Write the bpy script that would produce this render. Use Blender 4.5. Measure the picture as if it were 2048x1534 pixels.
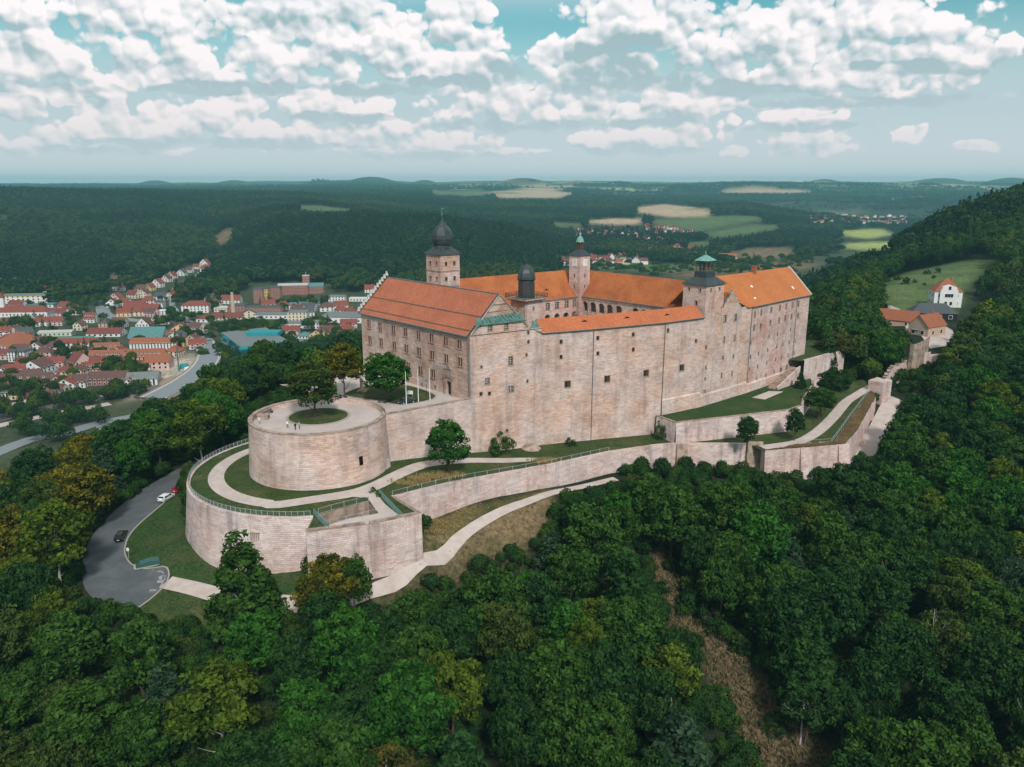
import bpy, bmesh, math, random
import numpy as np
from mathutils import Vector, Matrix
from mathutils.geometry import delaunay_2d_cdt

# ------------------------------------------------------------------ scene, camera
for o in list(bpy.data.objects): bpy.data.objects.remove(o, do_unlink=True)
scene = bpy.context.scene
COL = scene.collection
rng = np.random.default_rng(7); random.seed(7)
R = math.radians
FPX = 1600.0; HORIZON = 367.0; CAMZ = 52.0
TILT = math.atan((767 - HORIZON) / FPX); CT, ST = math.cos(TILT), math.sin(TILT)
cam_d = bpy.data.cameras.new('camera'); cam = bpy.data.objects.new('camera', cam_d); COL.objects.link(cam)
cam.location = (0, 0, CAMZ); cam.rotation_euler = (math.pi / 2 - TILT, 0, 0)
cam_d.sensor_width = 36; cam_d.lens = 36 * FPX / 2048; cam_d.clip_start = 1; cam_d.clip_end = 60000
scene.camera = cam
scene.render.resolution_x, scene.render.resolution_y = 1024, 767

def ray(px, py):
    a = (px - 1024) / FPX; b = (767 - py) / FPX
    return np.array([a, CT + b * ST, -ST + b * CT])
def P(px, py, z):                       # survey: where a sight line meets the level z
    d = ray(px, py); return d * ((z - CAMZ) / d[2]) + [0, 0, CAMZ]
def proj(x, y, z):
    z = z - CAMZ; dep = y * CT - z * ST; up = y * ST + z * CT
    return 1024 + FPX * x / dep, 767 - FPX * up / dep, dep

# ------------------------------------------------------------------ light
SUN_EL, SUN_AZ = 42.0, 166.0            # azimuth clockwise from +Y
sd = bpy.data.lights.new('sun', 'SUN'); sun = bpy.data.objects.new('sun', sd); COL.objects.link(sun)
sd.energy = 2.8; sd.angle = R(7); sd.color = (1.0, 0.945, 0.89)
sdir = Vector((math.sin(R(SUN_AZ)) * math.cos(R(SUN_EL)), math.cos(R(SUN_AZ)) * math.cos(R(SUN_EL)), math.sin(R(SUN_EL))))
sun.rotation_euler = sdir.to_track_quat('Z', 'Y').to_euler(); sun.location = (60, -60, 120)
scene.view_settings.view_transform = 'Standard'; scene.view_settings.look = 'None'
scene.view_settings.exposure = 0.2; scene.view_settings.gamma = 1.0; scene.view_settings.use_curve_mapping = False
cy = scene.cycles
cy.max_bounces = 3; cy.diffuse_bounces = 2; cy.glossy_bounces = 1; cy.transmission_bounces = 2; cy.volume_bounces = 0
cy.transparent_max_bounces = 6; cy.caustics_reflective = False; cy.caustics_refractive = False
cy.use_denoising = True; cy.use_adaptive_sampling = True; cy.adaptive_threshold = .02; cy.use_light_tree = False; cy.sample_clamp_indirect = 4.0

# ------------------------------------------------------------------ node helpers
class NT:
    def __init__(s, tree): s.t = tree; s.n = tree.nodes; s.l = tree.links
    def node(s, kind, **kw):
        n = s.n.new(kind)
        for k, v in kw.items(): setattr(n, k, v)
        return n
    def put(s, sock, v):
        if v is None: return
        if isinstance(v, bpy.types.NodeSocket): s.l.new(v, sock)
        elif isinstance(v, bpy.types.Node): s.l.new(v.outputs[0], sock)
        else:
            if hasattr(sock.default_value, '__len__') and isinstance(v, (tuple, list)) and len(v) == 3 and len(sock.default_value) == 4: v = (*v, 1)
            sock.default_value = v
    def m(s, op, a, b=None, c=None, clamp=False):
        n = s.n.new('ShaderNodeMath'); n.operation = op; n.use_clamp = clamp
        for i, v in enumerate((a, b, c)): s.put(n.inputs[i], v)
        return n.outputs[0]
    def vm(s, op, a, b=None):
        n = s.n.new('ShaderNodeVectorMath'); n.operation = op
        s.put(n.inputs[0], a); s.put(n.inputs[1], b); return n.outputs[0]
    def mix(s, f, a, b, blend='MIX'):
        n = s.n.new('ShaderNodeMix'); n.data_type = 'RGBA'; n.blend_type = blend; n.clamp_factor = True
        s.put(n.inputs[0], f); s.put(n.inputs[6], a); s.put(n.inputs[7], b); return n.outputs[2]
    def noise(s, vec, scale, detail=4, rough=.55, dist=0.0, out=0):
        n = s.n.new('ShaderNodeTexNoise'); s.put(n.inputs['Vector'], vec); n.inputs['Scale'].default_value = scale
        n.inputs['Detail'].default_value = detail; n.inputs['Roughness'].default_value = rough; n.inputs['Distortion'].default_value = dist
        return n.outputs[out]
    def ramp(s, f, lo, hi, to0=0.0, to1=1.0, smooth=True):
        n = s.n.new('ShaderNodeMapRange'); n.interpolation_type = 'SMOOTHSTEP' if smooth else 'LINEAR'
        for i, v in enumerate((f, lo, hi, to0, to1)): s.put(n.inputs[i], v)
        return n.outputs[0]
    def xyz(s, v):
        n = s.n.new('ShaderNodeSeparateXYZ'); s.put(n.inputs[0], v); return n.outputs
    def comb(s, x, y, z):
        n = s.n.new('ShaderNodeCombineXYZ'); [s.put(n.inputs[i], v) for i, v in enumerate((x, y, z))]; return n.outputs[0]
    def mapping(s, vec, scale=(1, 1, 1), loc=(0, 0, 0)):
        n = s.n.new('ShaderNodeMapping'); s.put(n.inputs[0], vec); n.inputs['Scale'].default_value = scale; n.inputs['Location'].default_value = loc
        return n.outputs[0]

# ------------------------------------------------------------------ world: physical sky with fair-weather cumulus
world = bpy.data.worlds.new('World'); scene.world = world; world.use_nodes = True
w = NT(world.node_tree); w.n.clear()
sky = w.node('ShaderNodeTexSky', sky_type='NISHITA', sun_disc=False, sun_elevation=R(SUN_EL), sun_rotation=R(SUN_AZ), altitude=400)
dirn = w.node('ShaderNodeTexCoord').outputs['Generated']
dx, dy, dz = w.xyz(dirn)
az = w.m('ARCTAN2', dx, dy); el = w.m('ARCSINE', dz)
el0 = w.m('MAXIMUM', el, 0.0)
blue = w.mix(1.0, w.mix(1.0, sky.outputs[0], (.075, .075, .075), 'MULTIPLY'), (0.55, 1.2, 1.0), 'MULTIPLY')
# soft horizon veil
veil = w.ramp(el0, .085, .205, 1.0, 0.0)
lowsky = w.mix(w.ramp(el0, 0.0, .10), (.58, .62, .665), (.45, .555, .595))
base = w.mix(w.m('MULTIPLY', veil, .96), blue, lowsky)
def noise2(vec, scale, detail, rough, out=0):
    o = w.noise(vec, scale, detail, rough, 0.0, out); o.node.noise_dimensions = '2D'; return o
# lumps become smaller and flatter towards the horizon as the clouds recede
pv = w.comb(w.m('MULTIPLY', az, 2.6), w.m('MULTIPLY', el, 3.0), 0.0)
warp = noise2(pv, 13.0, 2, .5, 1)
pw = w.node('ShaderNodeVectorMath', operation='MULTIPLY_ADD'); w.put(pw.inputs[0], warp); pw.inputs[1].default_value = (.022, .022, 0); w.put(pw.inputs[2], pv)
def vor(vec, scale):
    n = w.node('ShaderNodeTexVoronoi', voronoi_dimensions='2D', feature='F1'); w.put(n.inputs['Vector'], vec); n.inputs['Scale'].default_value = scale; n.inputs['Randomness'].default_value = 1.0
    d = n.outputs['Distance']; return w.m('MULTIPLY', d, d)          # squared distance: round domes
def puffs(vec): return w.m('SUBTRACT', w.m('SUBTRACT', .34, w.m('MULTIPLY', vor(vec, 13.0), .62)), w.m('MULTIPLY', vor(vec, 30.0), .36))
p0 = puffs(pw.outputs[0]); p1 = puffs(w.vm('ADD', pw.outputs[0], (.007, .017, 0)))   # a second look a little towards the light gives each dome a lit side
n0 = noise2(pw.outputs[0], 9.0, 6, .55)
b0 = w.m('ADD', w.m('MULTIPLY', n0, .75), w.m('MULTIPLY', p0, .62))
c0 = noise2(pw.outputs[0], 9.0, 2, .5); c1 = noise2(w.vm('ADD', pw.outputs[0], (.012, .034, 0)), 9.0, 2, .5)
relief = w.m('ADD', w.m('MULTIPLY', w.m('SUBTRACT', c0, c1), 1.0), w.m('MULTIPLY', w.m('SUBTRACT', p0, p1), .75))
q = w.node('ShaderNodeVectorMath', operation='MULTIPLY_ADD'); w.put(q.inputs[0], warp); q.inputs[1].default_value = (.022, .012, 0)
w.put(q.inputs[2], w.comb(az, el, 0.0)); q = q.outputs[0]
def bodies(rows, q):
    D = None
    for (bx_, by_, rx, ry) in rows:
        d = ray(bx_, by_); d = d / np.linalg.norm(d); a0 = math.atan2(d[0], d[1]) + .011; e0 = math.asin(d[2]) + .006
        k = w.node('ShaderNodeVectorMath', operation='MULTIPLY_ADD'); w.put(k.inputs[0], q)
        k.inputs[1].default_value = (1600.0 / rx, 1600.0 / ry, 0); k.inputs[2].default_value = (-a0 * 1600.0 / rx, -e0 * 1600.0 / ry, 0)
        f = w.node('ShaderNodeVectorMath', operation='DOT_PRODUCT'); w.put(f.inputs[0], k.outputs[0]); w.put(f.inputs[1], k.outputs[0])
        f = f.outputs['Value']
        D = f if D is None else w.m('MINIMUM', D, f)
    return w.m('SUBTRACT', 1.0, D)
WHITE = [(30,60,95,95),(60,130,100,42),(120,180,90,22),(300,45,112,110),(345,120,120,48),(430,140,50,34),(205,165,60,32),(640,55,165,110),(560,125,85,46),(760,90,120,70),(880,115,145,44),(905,55,75,60),
         (1145,120,80,46),(1190,80,60,30),(1290,60,150,80),(1470,105,130,62),(1560,60,110,70),(1720,60,170,90),(1830,95,120,72),(1900,110,85,44),(1650,165,150,24),(1790,180,50,22),
         (1010,205,150,46),(940,190,70,30),(1230,210,150,32),(1390,205,110,24),(655,212,130,28),(640,190,60,20),(420,240,130,36),(495,212,44,32),(250,260,95,28),(205,238,50,26),(560,265,160,30),(690,270,90,30),(150,200,34,14),(870,288,150,26),(780,268,75,32),(1300,280,140,26),(1390,260,55,34),(1200,280,70,20),(1465,303,28,12),
         (1620,280,85,18),(1640,296,70,14),(1820,268,24,18),(50,286,80,22),(95,276,34,20),(180,294,26,12),(1950,292,44,10),(1560,236,100,18),(20,215,50,26),(2008,85,24,16),(1050,300,90,8),(340,302,40,8)]
BASES = [(450,282,120,9),(850,312,170,8),(1300,302,130,8),(120,300,120,8),(1010,252,170,12),(640,178,230,13),(900,162,140,9),(1330,172,230,26),(1700,205,230,13),(1500,182,120,12),(60,172,130,12),(400,182,90,8),(1040,250,150,9),(560,292,170,6),(250,284,80,6),(700,236,110,9),(1600,252,130,11),(1290,246,110,9),(1870,138,80,11),(1230,110,120,45),(1780,130,90,9),(1000,160,60,40)]
Dw = bodies(WHITE, q); Ds = bodies(BASES, q); Du = bodies(WHITE, w.vm('ADD', q, (.004, .011, 0)))
vert = w.m('MAXIMUM', w.m('MINIMUM', w.m('SUBTRACT', w.m('MAXIMUM', Dw, -1.0), w.m('MAXIMUM', Du, -1.0)), .8), -.8)
dens_f = w.m('ADD', w.m('MAXIMUM', Dw, -1.5), w.m('MULTIPLY_ADD', b0, 3.6, -1.52))
dens = w.ramp(dens_f, 0.0, .40)
dsh = w.ramp(w.m('ADD', w.m('MAXIMUM', Ds, -1.5), w.m('MULTIPLY_ADD', b0, 2.2, -1.0)), -.35, .8)
haze_c = w.ramp(el0, .015, .19)
lit = w.m('SUBTRACT', w.m('ADD', w.m('MULTIPLY', vert, .62), w.m('MULTIPLY_ADD', relief, 2.3, .64)), w.m('MULTIPLY', dsh, .62), None, True)
shadow_c = w.mix(haze_c, (.44, .53, .565), (.32, .45, .485)); light_c = w.mix(haze_c, (.78, .715, .72), (.93, .875, .88))
ccol = w.mix(lit, shadow_c, light_c)
cover = w.m('MULTIPLY', w.m('MAXIMUM', dens, w.m('MULTIPLY', dsh, .85)), w.ramp(el0, .012, .075, .45, .98))
skyc = w.mix(cover, base, ccol)
# the same weather all round: a loose cloud field beyond the named bodies
far_side = w.m('MAXIMUM', w.ramp(w.m('ABSOLUTE', az), .60, .80), w.ramp(el, .17, .26), None, True)
gcov = w.ramp(w.noise(w.mapping(dirn, (1, 1, 2.0)), 3.0, 3, .55), .40, .56)
gen = w.mix(gcov, blue, (.74, .76, .79))
gen = w.mix(w.ramp(el0, 0.0, .17, .6, 0.0), gen, (.55, .60, .64))
low = w.ramp(el, -.02, -.004, 1.0, 0.0)
bg1 = w.node('ShaderNodeBackground'); w.put(bg1.inputs[0], skyc)
bg2 = w.node('ShaderNodeBackground'); w.put(bg2.inputs[0], gen)
bg3 = w.node('ShaderNodeBackground'); bg3.inputs[0].default_value = (.05, .075, .06, 1)   # land beyond the built sheet
m1 = w.node('ShaderNodeMixShader'); w.put(m1.inputs[0], far_side); w.l.new(bg1.outputs[0], m1.inputs[1]); w.l.new(bg2.outputs[0], m1.inputs[2])
m2 = w.node('ShaderNodeMixShader'); w.put(m2.inputs[0], low); w.l.new(m1.outputs[0], m2.inputs[1]); w.l.new(bg3.outputs[0], m2.inputs[2])
out = w.node('ShaderNodeOutputWorld'); w.l.new(m2.outputs[0], out.inputs[0])
world.cycles.sampling_method = 'MANUAL'; world.cycles.sample_map_resolution = 256

# ------------------------------------------------------------------ materials
MATS = {}
def mat(name, f, rough=.9, spec=.25, bump=None, bump_d=.05, emit=None):
    """f(NT) -> colour socket or tuple; bump(NT) -> height socket"""
    if name in MATS: return MATS[name]
    m = bpy.data.materials.new(name); m.use_nodes = True; t = NT(m.node_tree)
    b = t.n['Principled BSDF']; b.inputs['Roughness'].default_value = rough; b.inputs['Specular IOR Level'].default_value = spec
    c = f(t) if callable(f) else f
    t.put(b.inputs['Base Color'], c)
    m.diffuse_color = (.5, .5, .5, 1)
    if bump:
        bn = t.node('ShaderNodeBump'); bn.inputs['Distance'].default_value = bump_d; bn.inputs['Strength'].default_value = .8
        t.put(bn.inputs['Height'], bump(t)); t.l.new(bn.outputs[0], b.inputs['Normal'])
    MATS[name] = m; return m
def uvn(t): return t.node('ShaderNodeUVMap').outputs[0]
def obc(t): return t.node('ShaderNodeTexCoord').outputs['Object']
def geo(t): return t.node('ShaderNodeNewGeometry').outputs['Position']
def orand(t): return t.node('ShaderNodeObjectInfo').outputs['Random']

def masonry(name, c1, c2, cm, bw=1.05, rh=.40, stain=.5, warm=(.46, .34, .25), contrast=1.0):
    st = {}
    def f(t):
        uv = uvn(t); pos = geo(t)
        wob = t.vm('SCALE', t.noise(uv, .8, 2, .5, 0, 1)); wob.node.inputs['Scale'].default_value = .22
        v = t.vm('ADD', uv, wob)
        br = t.node('ShaderNodeTexBrick'); t.put(br.inputs['Vector'], v); br.inputs['Scale'].default_value = 1.0
        br.inputs['Brick Width'].default_value = bw; br.inputs['Row Height'].default_value = rh; br.inputs['Mortar Size'].default_value = .022
        br.inputs['Mortar Smooth'].default_value = .4; br.inputs['Bias'].default_value = -.1; br.offset = .43; br.squash = 1.3; br.squash_frequency = 3
        br.inputs['Color1'].default_value = (*c1, 1); br.inputs['Color2'].default_value = (*c2, 1); br.inputs['Mortar'].default_value = (*cm, 1)
        col = br.outputs['Color']
        # single stones that differ: grey ones, red ones (a second, offset bond)
        b2 = t.node('ShaderNodeTexBrick'); t.put(b2.inputs['Vector'], t.vm('ADD', v, (7.31 * bw, 11 * rh, 0))); b2.inputs['Scale'].default_value = 1.0; b2.offset = .43; b2.squash = 1.3; b2.squash_frequency = 3
        b2.inputs['Brick Width'].default_value = bw; b2.inputs['Row Height'].default_value = rh; b2.inputs['Mortar Size'].default_value = 0.0; b2.inputs['Color1'].default_value = (0, 0, 0, 1); b2.inputs['Color2'].default_value = (1, 1, 1, 1)
        k = t.xyz(b2.outputs['Color'])[0]
        col = t.mix(t.ramp(k, .74, .95, 0, .34), col, (.46, .29, .215))
        col = t.mix(t.ramp(k, .30, .08, 0, .45), col, (.74, .64, .59))
        col = t.mix(t.ramp(k, .46, .50, 0, t.ramp(k, .54, .50, 0, .34)), col, (.32, .25, .22))
        band = t.noise(t.mapping(uv, (.10, 2.3, 1)), 1.0, 3, .7)
        col = t.mix(t.ramp(band, .52, .72, 0, .24), col, tuple(x * .66 for x in c2))
        big = t.noise(pos, .11, 5, .6)
        col = t.mix(t.ramp(big, .38, .66, 0, .55), col, t.mix(1.0, col, warm, 'OVERLAY'))
        streak = t.noise(t.mapping(pos, (.45, .45, .05)), 1.0, 5, .62)
        col = t.mix(t.ramp(streak, .49, .70, 0, stain), col, (.28, .225, .205))
        blot = t.noise(t.mapping(pos, (.16, .16, .22), (3, 7, 1)), 1.0, 6, .66)
        col = t.mix(1.0, col, t.mix(t.ramp(blot, .32, .62), (.82, .80, .80), (1.08, 1.07, 1.07)), 'MULTIPLY')
        pale = t.noise(t.mapping(pos, (.20, .20, .12), (9, 4, 2)), 1.0, 4, .6)
        col = t.mix(t.ramp(pale, .52, .75, 0, .45), col, (.70, .58, .53))
        fine = t.noise(uv, 6.5, 3, .65)
        st['h'] = t.m('ADD', t.m('MULTIPLY', br.outputs['Fac'], -1.0), t.m('MULTIPLY', fine, .8))
        return t.mix(1.0, col, t.mix(t.ramp(fine, .2, .8), (.80, .79, .78), (1.16, 1.16, 1.16)), 'MULTIPLY')
    return mat(name, f, .92, .15, lambda t: st['h'], .10)
ASH = masonry('castle_sandstone', (.70, .56, .515), (.60, .46, .415), (.43, .335, .30))
ASHP = masonry('pink_sandstone', (.64, .51, .475), (.56, .43, .395), (.42, .33, .30), 1.1, .42, .45, (.40, .22, .18))
ASHD = masonry('weathered_sandstone', (.66, .53, .48), (.55, .43, .38), (.30, .235, .205), 1.2, .44, .62, (.32, .20, .12))
RUB = masonry('rubble_sandstone', (.74, .63, .605), (.63, .51, .485), (.44, .355, .33), 1.05, .40, .60, (.46, .36, .32))
RUBB = masonry('bastion_sandstone', (.70, .575, .54), (.60, .47, .435), (.43, .34, .315), 1.15, .42, .45, (.46, .36, .28))
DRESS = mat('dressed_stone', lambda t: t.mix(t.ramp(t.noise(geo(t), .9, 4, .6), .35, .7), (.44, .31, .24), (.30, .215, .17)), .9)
COPING = mat('coping_stone', lambda t: t.mix(t.ramp(t.noise(geo(t), .55, 4, .6), .4, .65), (.40, .295, .235), (.21, .165, .135)), .95)

def tile_mat(name, a, b, lich=.35):
    def f(t):
        p = geo(t); uv = uvn(t)
        n1 = t.noise(p, .16, 5, .6); n2 = t.noise(p, 2.6, 3, .7)
        c = t.mix(t.ramp(n1, .36, .66), a, b)
        rows = t.node('ShaderNodeTexBrick'); t.put(rows.inputs['Vector'], uv); rows.inputs['Scale'].default_value = 1.0
        rows.inputs['Brick Width'].default_value = .36; rows.inputs['Row Height'].default_value = .34; rows.inputs['Mortar Size'].default_value = .03
        rows.inputs['Color1'].default_value = (1.18, 1.16, 1.12, 1); rows.inputs['Color2'].default_value = (.74, .74, .74, 1); rows.inputs['Mortar'].default_value = (.55, .52, .5, 1)
        c = t.mix(.8, c, rows.outputs[0], 'MULTIPLY')
        strk = t.noise(t.mapping(uv, (.9, .06, 1)), 1.0, 4, .6)
        c = t.mix(t.ramp(strk, .52, .75, 0, lich), c, (.20, .115, .06))
        return t.mix(1.0, c, t.mix(n2, (.74, .74, .74), (1.22, 1.22, 1.22)), 'MULTIPLY')
    return mat(name, f, .8, .2)
TILE1 = tile_mat('clay_tiles_red', (.47, .158, .085), (.41, .132, .072), .14)
TILE2 = tile_mat('clay_tiles_orange', (.47, .158, .050), (.36, .105, .038), .45)
TILE3 = tile_mat('clay_tiles_new', (.53, .185, .062), (.47, .158, .052), .22)
TILE4 = tile_mat('clay_tiles_lean', (.50, .16, .07), (.45, .14, .06), .12)
SLATE = mat('dark_slate', lambda t: t.mix(t.ramp(t.noise(geo(t), 1.1, 4, .6), .3, .7), (.045, .062, .066), (.024, .034, .036)), .45, .4)
COPPER = mat('green_copper', lambda t: t.mix(t.ramp(t.noise(t.mapping(geo(t), (1.2, 1.2, .3)), 1.0, 4, .6), .35, .65), (.10, .215, .18), (.04, .10, .09)), .6, .4)
COPPERB = mat('bright_copper', lambda t: t.mix(t.ramp(t.noise(geo(t), 1.3, 4, .6), .35, .65), (.19, .40, .33), (.10, .25, .21)), .6, .4)
ZINC = mat('zinc_gutter', (.14, .155, .15), .5, .4)
WOOD = mat('red_brown_shutter', lambda t: t.mix(orand(t), (.165, .062, .045), (.115, .048, .05)), .8)
PORTW = mat('dark_port_wood', (.075, .045, .03), .8)
GLASSD = mat('dark_glass', (.018, .024, .028), .12, .5)
DARK = mat('dark_interior', (.014, .012, .011), .95, 0)
GREEN_DOOR = mat('green_door', (.012, .04, .034), .6)
PLASTER = mat('plaster_white', (.52, .48, .45), .85)
METALG = mat('galvanised_fence', (.36, .40, .40), .45, .5)
TEALP = mat('teal_railing_paint', (.16, .30, .29), .5, .4)
WHITEP = mat('white_paint', (.74, .72, .71), .5, .4)
BLACKM = mat('black_metal', (.02, .022, .022), .4, .5)
RUBBER = mat('tyre_rubber', (.012, .012, .012), .8)
BENCHW = mat('dark_bench_wood', (.04, .055, .05), .7)
BARK = mat('bark', lambda t: t.mix(t.noise(obc(t), 3, 4, .6), (.045, .035, .026), (.10, .078, .06)), .95)
BIRCH = mat('birch_bark', lambda t: t.mix(t.ramp(t.noise(t.mapping(obc(t), (1, 1, 3)), 1.3, 3, .6), .5, .65), (.50, .46, .42), (.09, .075, .065)), .9)
DEADW = mat('bleached_wood', (.42, .39, .37), .9)

def gravel(name, a, b, s=.8):
    return mat(name, lambda t: t.mix(t.ramp(t.noise(geo(t), s * .25, 5, .65), .35, .65), t.mix(t.noise(geo(t), 5, 3, .7), a, tuple(x * .85 for x in a)), b), .95)
PAVE = gravel('pale_paving', (.55, .475, .435), (.44, .375, .335))
PATH = gravel('pale_gravel_path', (.55, .475, .435), (.43, .36, .32), 1.6)
ASPH = mat('asphalt', lambda t: t.mix(t.ramp(t.noise(geo(t), .22, 5, .65), .35, .7), t.mix(t.noise(geo(t), 6, 2, .6), (.085, .098, .104), (.068, .08, .086)), (.115, .125, .13)), .85)
ROADT = mat('town_asphalt', (.20, .225, .235), .85)
CONC = mat('pale_concrete', (.46, .40, .36), .9)
KERB = mat('kerb_stone', (.34, .30, .265), .9)
def grass_mat(name, a, b, dry, dryf=.4):
    def f(t):
        p = geo(t)
        c = t.mix(t.ramp(t.noise(p, .30, 5, .7), .34, .66), a, b)
        c = t.mix(t.ramp(t.noise(p, .10, 6, .68), .46, .66, 0, dryf), c, dry)
        return t.mix(1.0, c, t.mix(t.ramp(t.noise(p, 1.7, 4, .8), .30, .70), (.50, .52, .50), (1.5, 1.45, 1.4)), 'MULTIPLY')
    return mat(name, f, .95, .1)
LAWN = grass_mat('lawn_grass', (.048, .072, .022), (.030, .056, .018), (.105, .095, .045), .55)
LAWN2 = grass_mat('fresh_lawn_grass', (.034, .068, .020), (.026, .054, .018), (.085, .085, .035), .5)
DRYG = grass_mat('dry_wall_growth', (.12, .078, .035), (.085, .062, .028), (.17, .11, .05), .5)
STRAW = mat('straw_grass', lambda t: t.mix(t.noise(geo(t), 2, 3, .7), (.36, .25, .10), (.22, .17, .07)), .95)

# ------------------------------------------------------------------ mesh helpers
class MB:
    def __init__(s): s.v = []; s.f = []; s.uv = []; s.mi = []
    def poly(s, pts, m=0, uv=None):
        i = len(s.v); pts = [tuple(map(float, p)) for p in pts]; s.v += pts; s.f.append(list(range(i, i + len(pts)))); s.mi.append(m)
        if uv is None:
            a = np.array(pts); n = np.cross(a[1] - a[0], a[2] - a[0]) if len(a) < 4 else np.cross(a[2] - a[0], a[3] - a[1]); L = np.linalg.norm(n); n = n / L if L > 0 else np.array([0, 0, 1.])
            h = math.hypot(n[0], n[1])
            if h > .15:
                tx, ty = -n[1] / h, n[0] / h; k = 1 / max(h, .3)
                uv = [(p[0] * tx + p[1] * ty, p[2] * k) for p in pts]
            else: uv = [(p[0], p[1]) for p in pts]
        s.uv += list(uv); return s
    def box(s, c, size, rz=0.0, m=0, taper=1.0):
        x, y, z = size[0] / 2, size[1] / 2, size[2] / 2; co, si = math.cos(rz), math.sin(rz)
        def w(px, py, pz):
            k = taper if pz > 0 else 1; px *= k; py *= k
            return (c[0] + px * co - py * si, c[1] + px * si + py * co, c[2] + pz)
        q = [w(-x, -y, -z), w(x, -y, -z), w(x, y, -z), w(-x, y, -z), w(-x, -y, z), w(x, -y, z), w(x, y, z), w(-x, y, z)]
        for a in ((3, 2, 1, 0), (4, 5, 6, 7), (0, 1, 5, 4), (1, 2, 6, 5), (2, 3, 7, 6), (3, 0, 4, 7)): s.poly([q[i] for i in a], m)
        return s
    def bar(s, a, b, r, n=5, m=0, r2=None):
        a, b = Vector(a), Vector(b); d = (b - a)
        if d.length < 1e-6: return s
        d.normalize(); x = d.orthogonal().normalized(); y = d.cross(x); r2 = r if r2 is None else r2
        ra = [a + (x * math.cos(2 * math.pi * i / n) + y * math.sin(2 * math.pi * i / n)) * r for i in range(n)]
        rb = [b + (x * math.cos(2 * math.pi * i / n) + y * math.sin(2 * math.pi * i / n)) * r2 for i in range(n)]
        for i in range(n): s.poly([ra[i], ra[(i + 1) % n], rb[(i + 1) % n], rb[i]], m)
        s.poly(list(reversed(ra)), m); s.poly(rb, m); return s
    def lathe(s, prof, n, c=(0, 0, 0), rot=0.0, m=0, cap=True):
        rings = [[(c[0] + r * math.cos(rot + 2 * math.pi * i / n), c[1] + r * math.sin(rot + 2 * math.pi * i / n), c[2] + z) for i in range(n)] for r, z in prof]
        for k in range(len(rings) - 1):
            for i in range(n):
                j = (i + 1) % n; L = 2 * math.pi * max(prof[k][0], prof[k + 1][0]) / n
                s.poly([rings[k][i], rings[k][j], rings[k + 1][j], rings[k + 1][i]], m, [(i * L, prof[k][1]), ((i + 1) * L, prof[k][1]), ((i + 1) * L, prof[k + 1][1]), (i * L, prof[k + 1][1])])
        if cap:
            if prof[-1][0] > 1e-3: s.poly(rings[-1], m)
            if prof[0][0] > 1e-3: s.poly(list(reversed(rings[0])), m)
        return s
    def mesh(s, name, mats, smooth=False):
        me = bpy.data.meshes.new(name); me.from_pydata(s.v, [], s.f)
        for x in (mats if isinstance(mats, (list, tuple)) else [mats]): me.materials.append(x)
        me.polygons.foreach_set('material_index', s.mi)
        ul = me.uv_layers.new(name='UVMap'); ul.data.foreach_set('uv', np.array(s.uv, dtype=np.float32).ravel())
        if smooth: me.polygons.foreach_set('use_smooth', [True] * len(me.polygons))
        me.update(); return me
    def build(s, name, mats, parent=None, smooth=False): return obj(name, s.mesh(name, mats, smooth), parent)
def obj(name, me, parent=None, loc=None, rz=None):
    o = bpy.data.objects.new(name, me); COL.objects.link(o)
    if parent is not None: o.parent = parent
    if loc is not None: o.location = loc
    if rz is not None: o.rotation_euler = (0, 0, rz)
    return o
def tag(o, label=None, cat=None, group=None, kind=None):
    if label: o['label'] = label
    if cat: o['category'] = cat
    if group: o['group'] = group
    if kind: o['kind'] = kind
    return o
def thing(name, label, cat, loc=(0, 0, 0), rz=0.0, group=None):
    o = obj(name, None, None, loc, rz); return tag(o, label, cat, group)
def copy_tree(root, loc, rz=0.0, scale=1.0):
    r = root.copy(); COL.objects.link(r); r.location = loc; r.rotation_euler = (0, 0, rz); r.scale = (scale,) * 3 if not hasattr(scale, '__len__') else scale
    for ch in root.children:
        c = ch.copy(); COL.objects.link(c); c.parent = r
        for g in ch.children:
            d = g.copy(); COL.objects.link(d); d.parent = c
    return r
ORD = 'first second third fourth fifth sixth seventh eighth ninth tenth eleventh twelfth thirteenth fourteenth fifteenth sixteenth seventeenth eighteenth nineteenth twentieth'.split()
TENS = {2: 'twenty', 3: 'thirty', 4: 'forty', 5: 'fifty', 6: 'sixty', 7: 'seventy', 8: 'eighty', 9: 'ninety'}
TENTH = {2: 'twentieth', 3: 'thirtieth', 4: 'fortieth', 5: 'fiftieth', 6: 'sixtieth', 7: 'seventieth', 8: 'eightieth', 9: 'ninetieth'}
def ordinal(k):                     # 0-based
    k += 1
    if k <= 20: return ORD[k - 1]
    return TENTH[k // 10] if k % 10 == 0 else TENS[k // 10] + '-' + ORD[k % 10 - 1]

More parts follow.
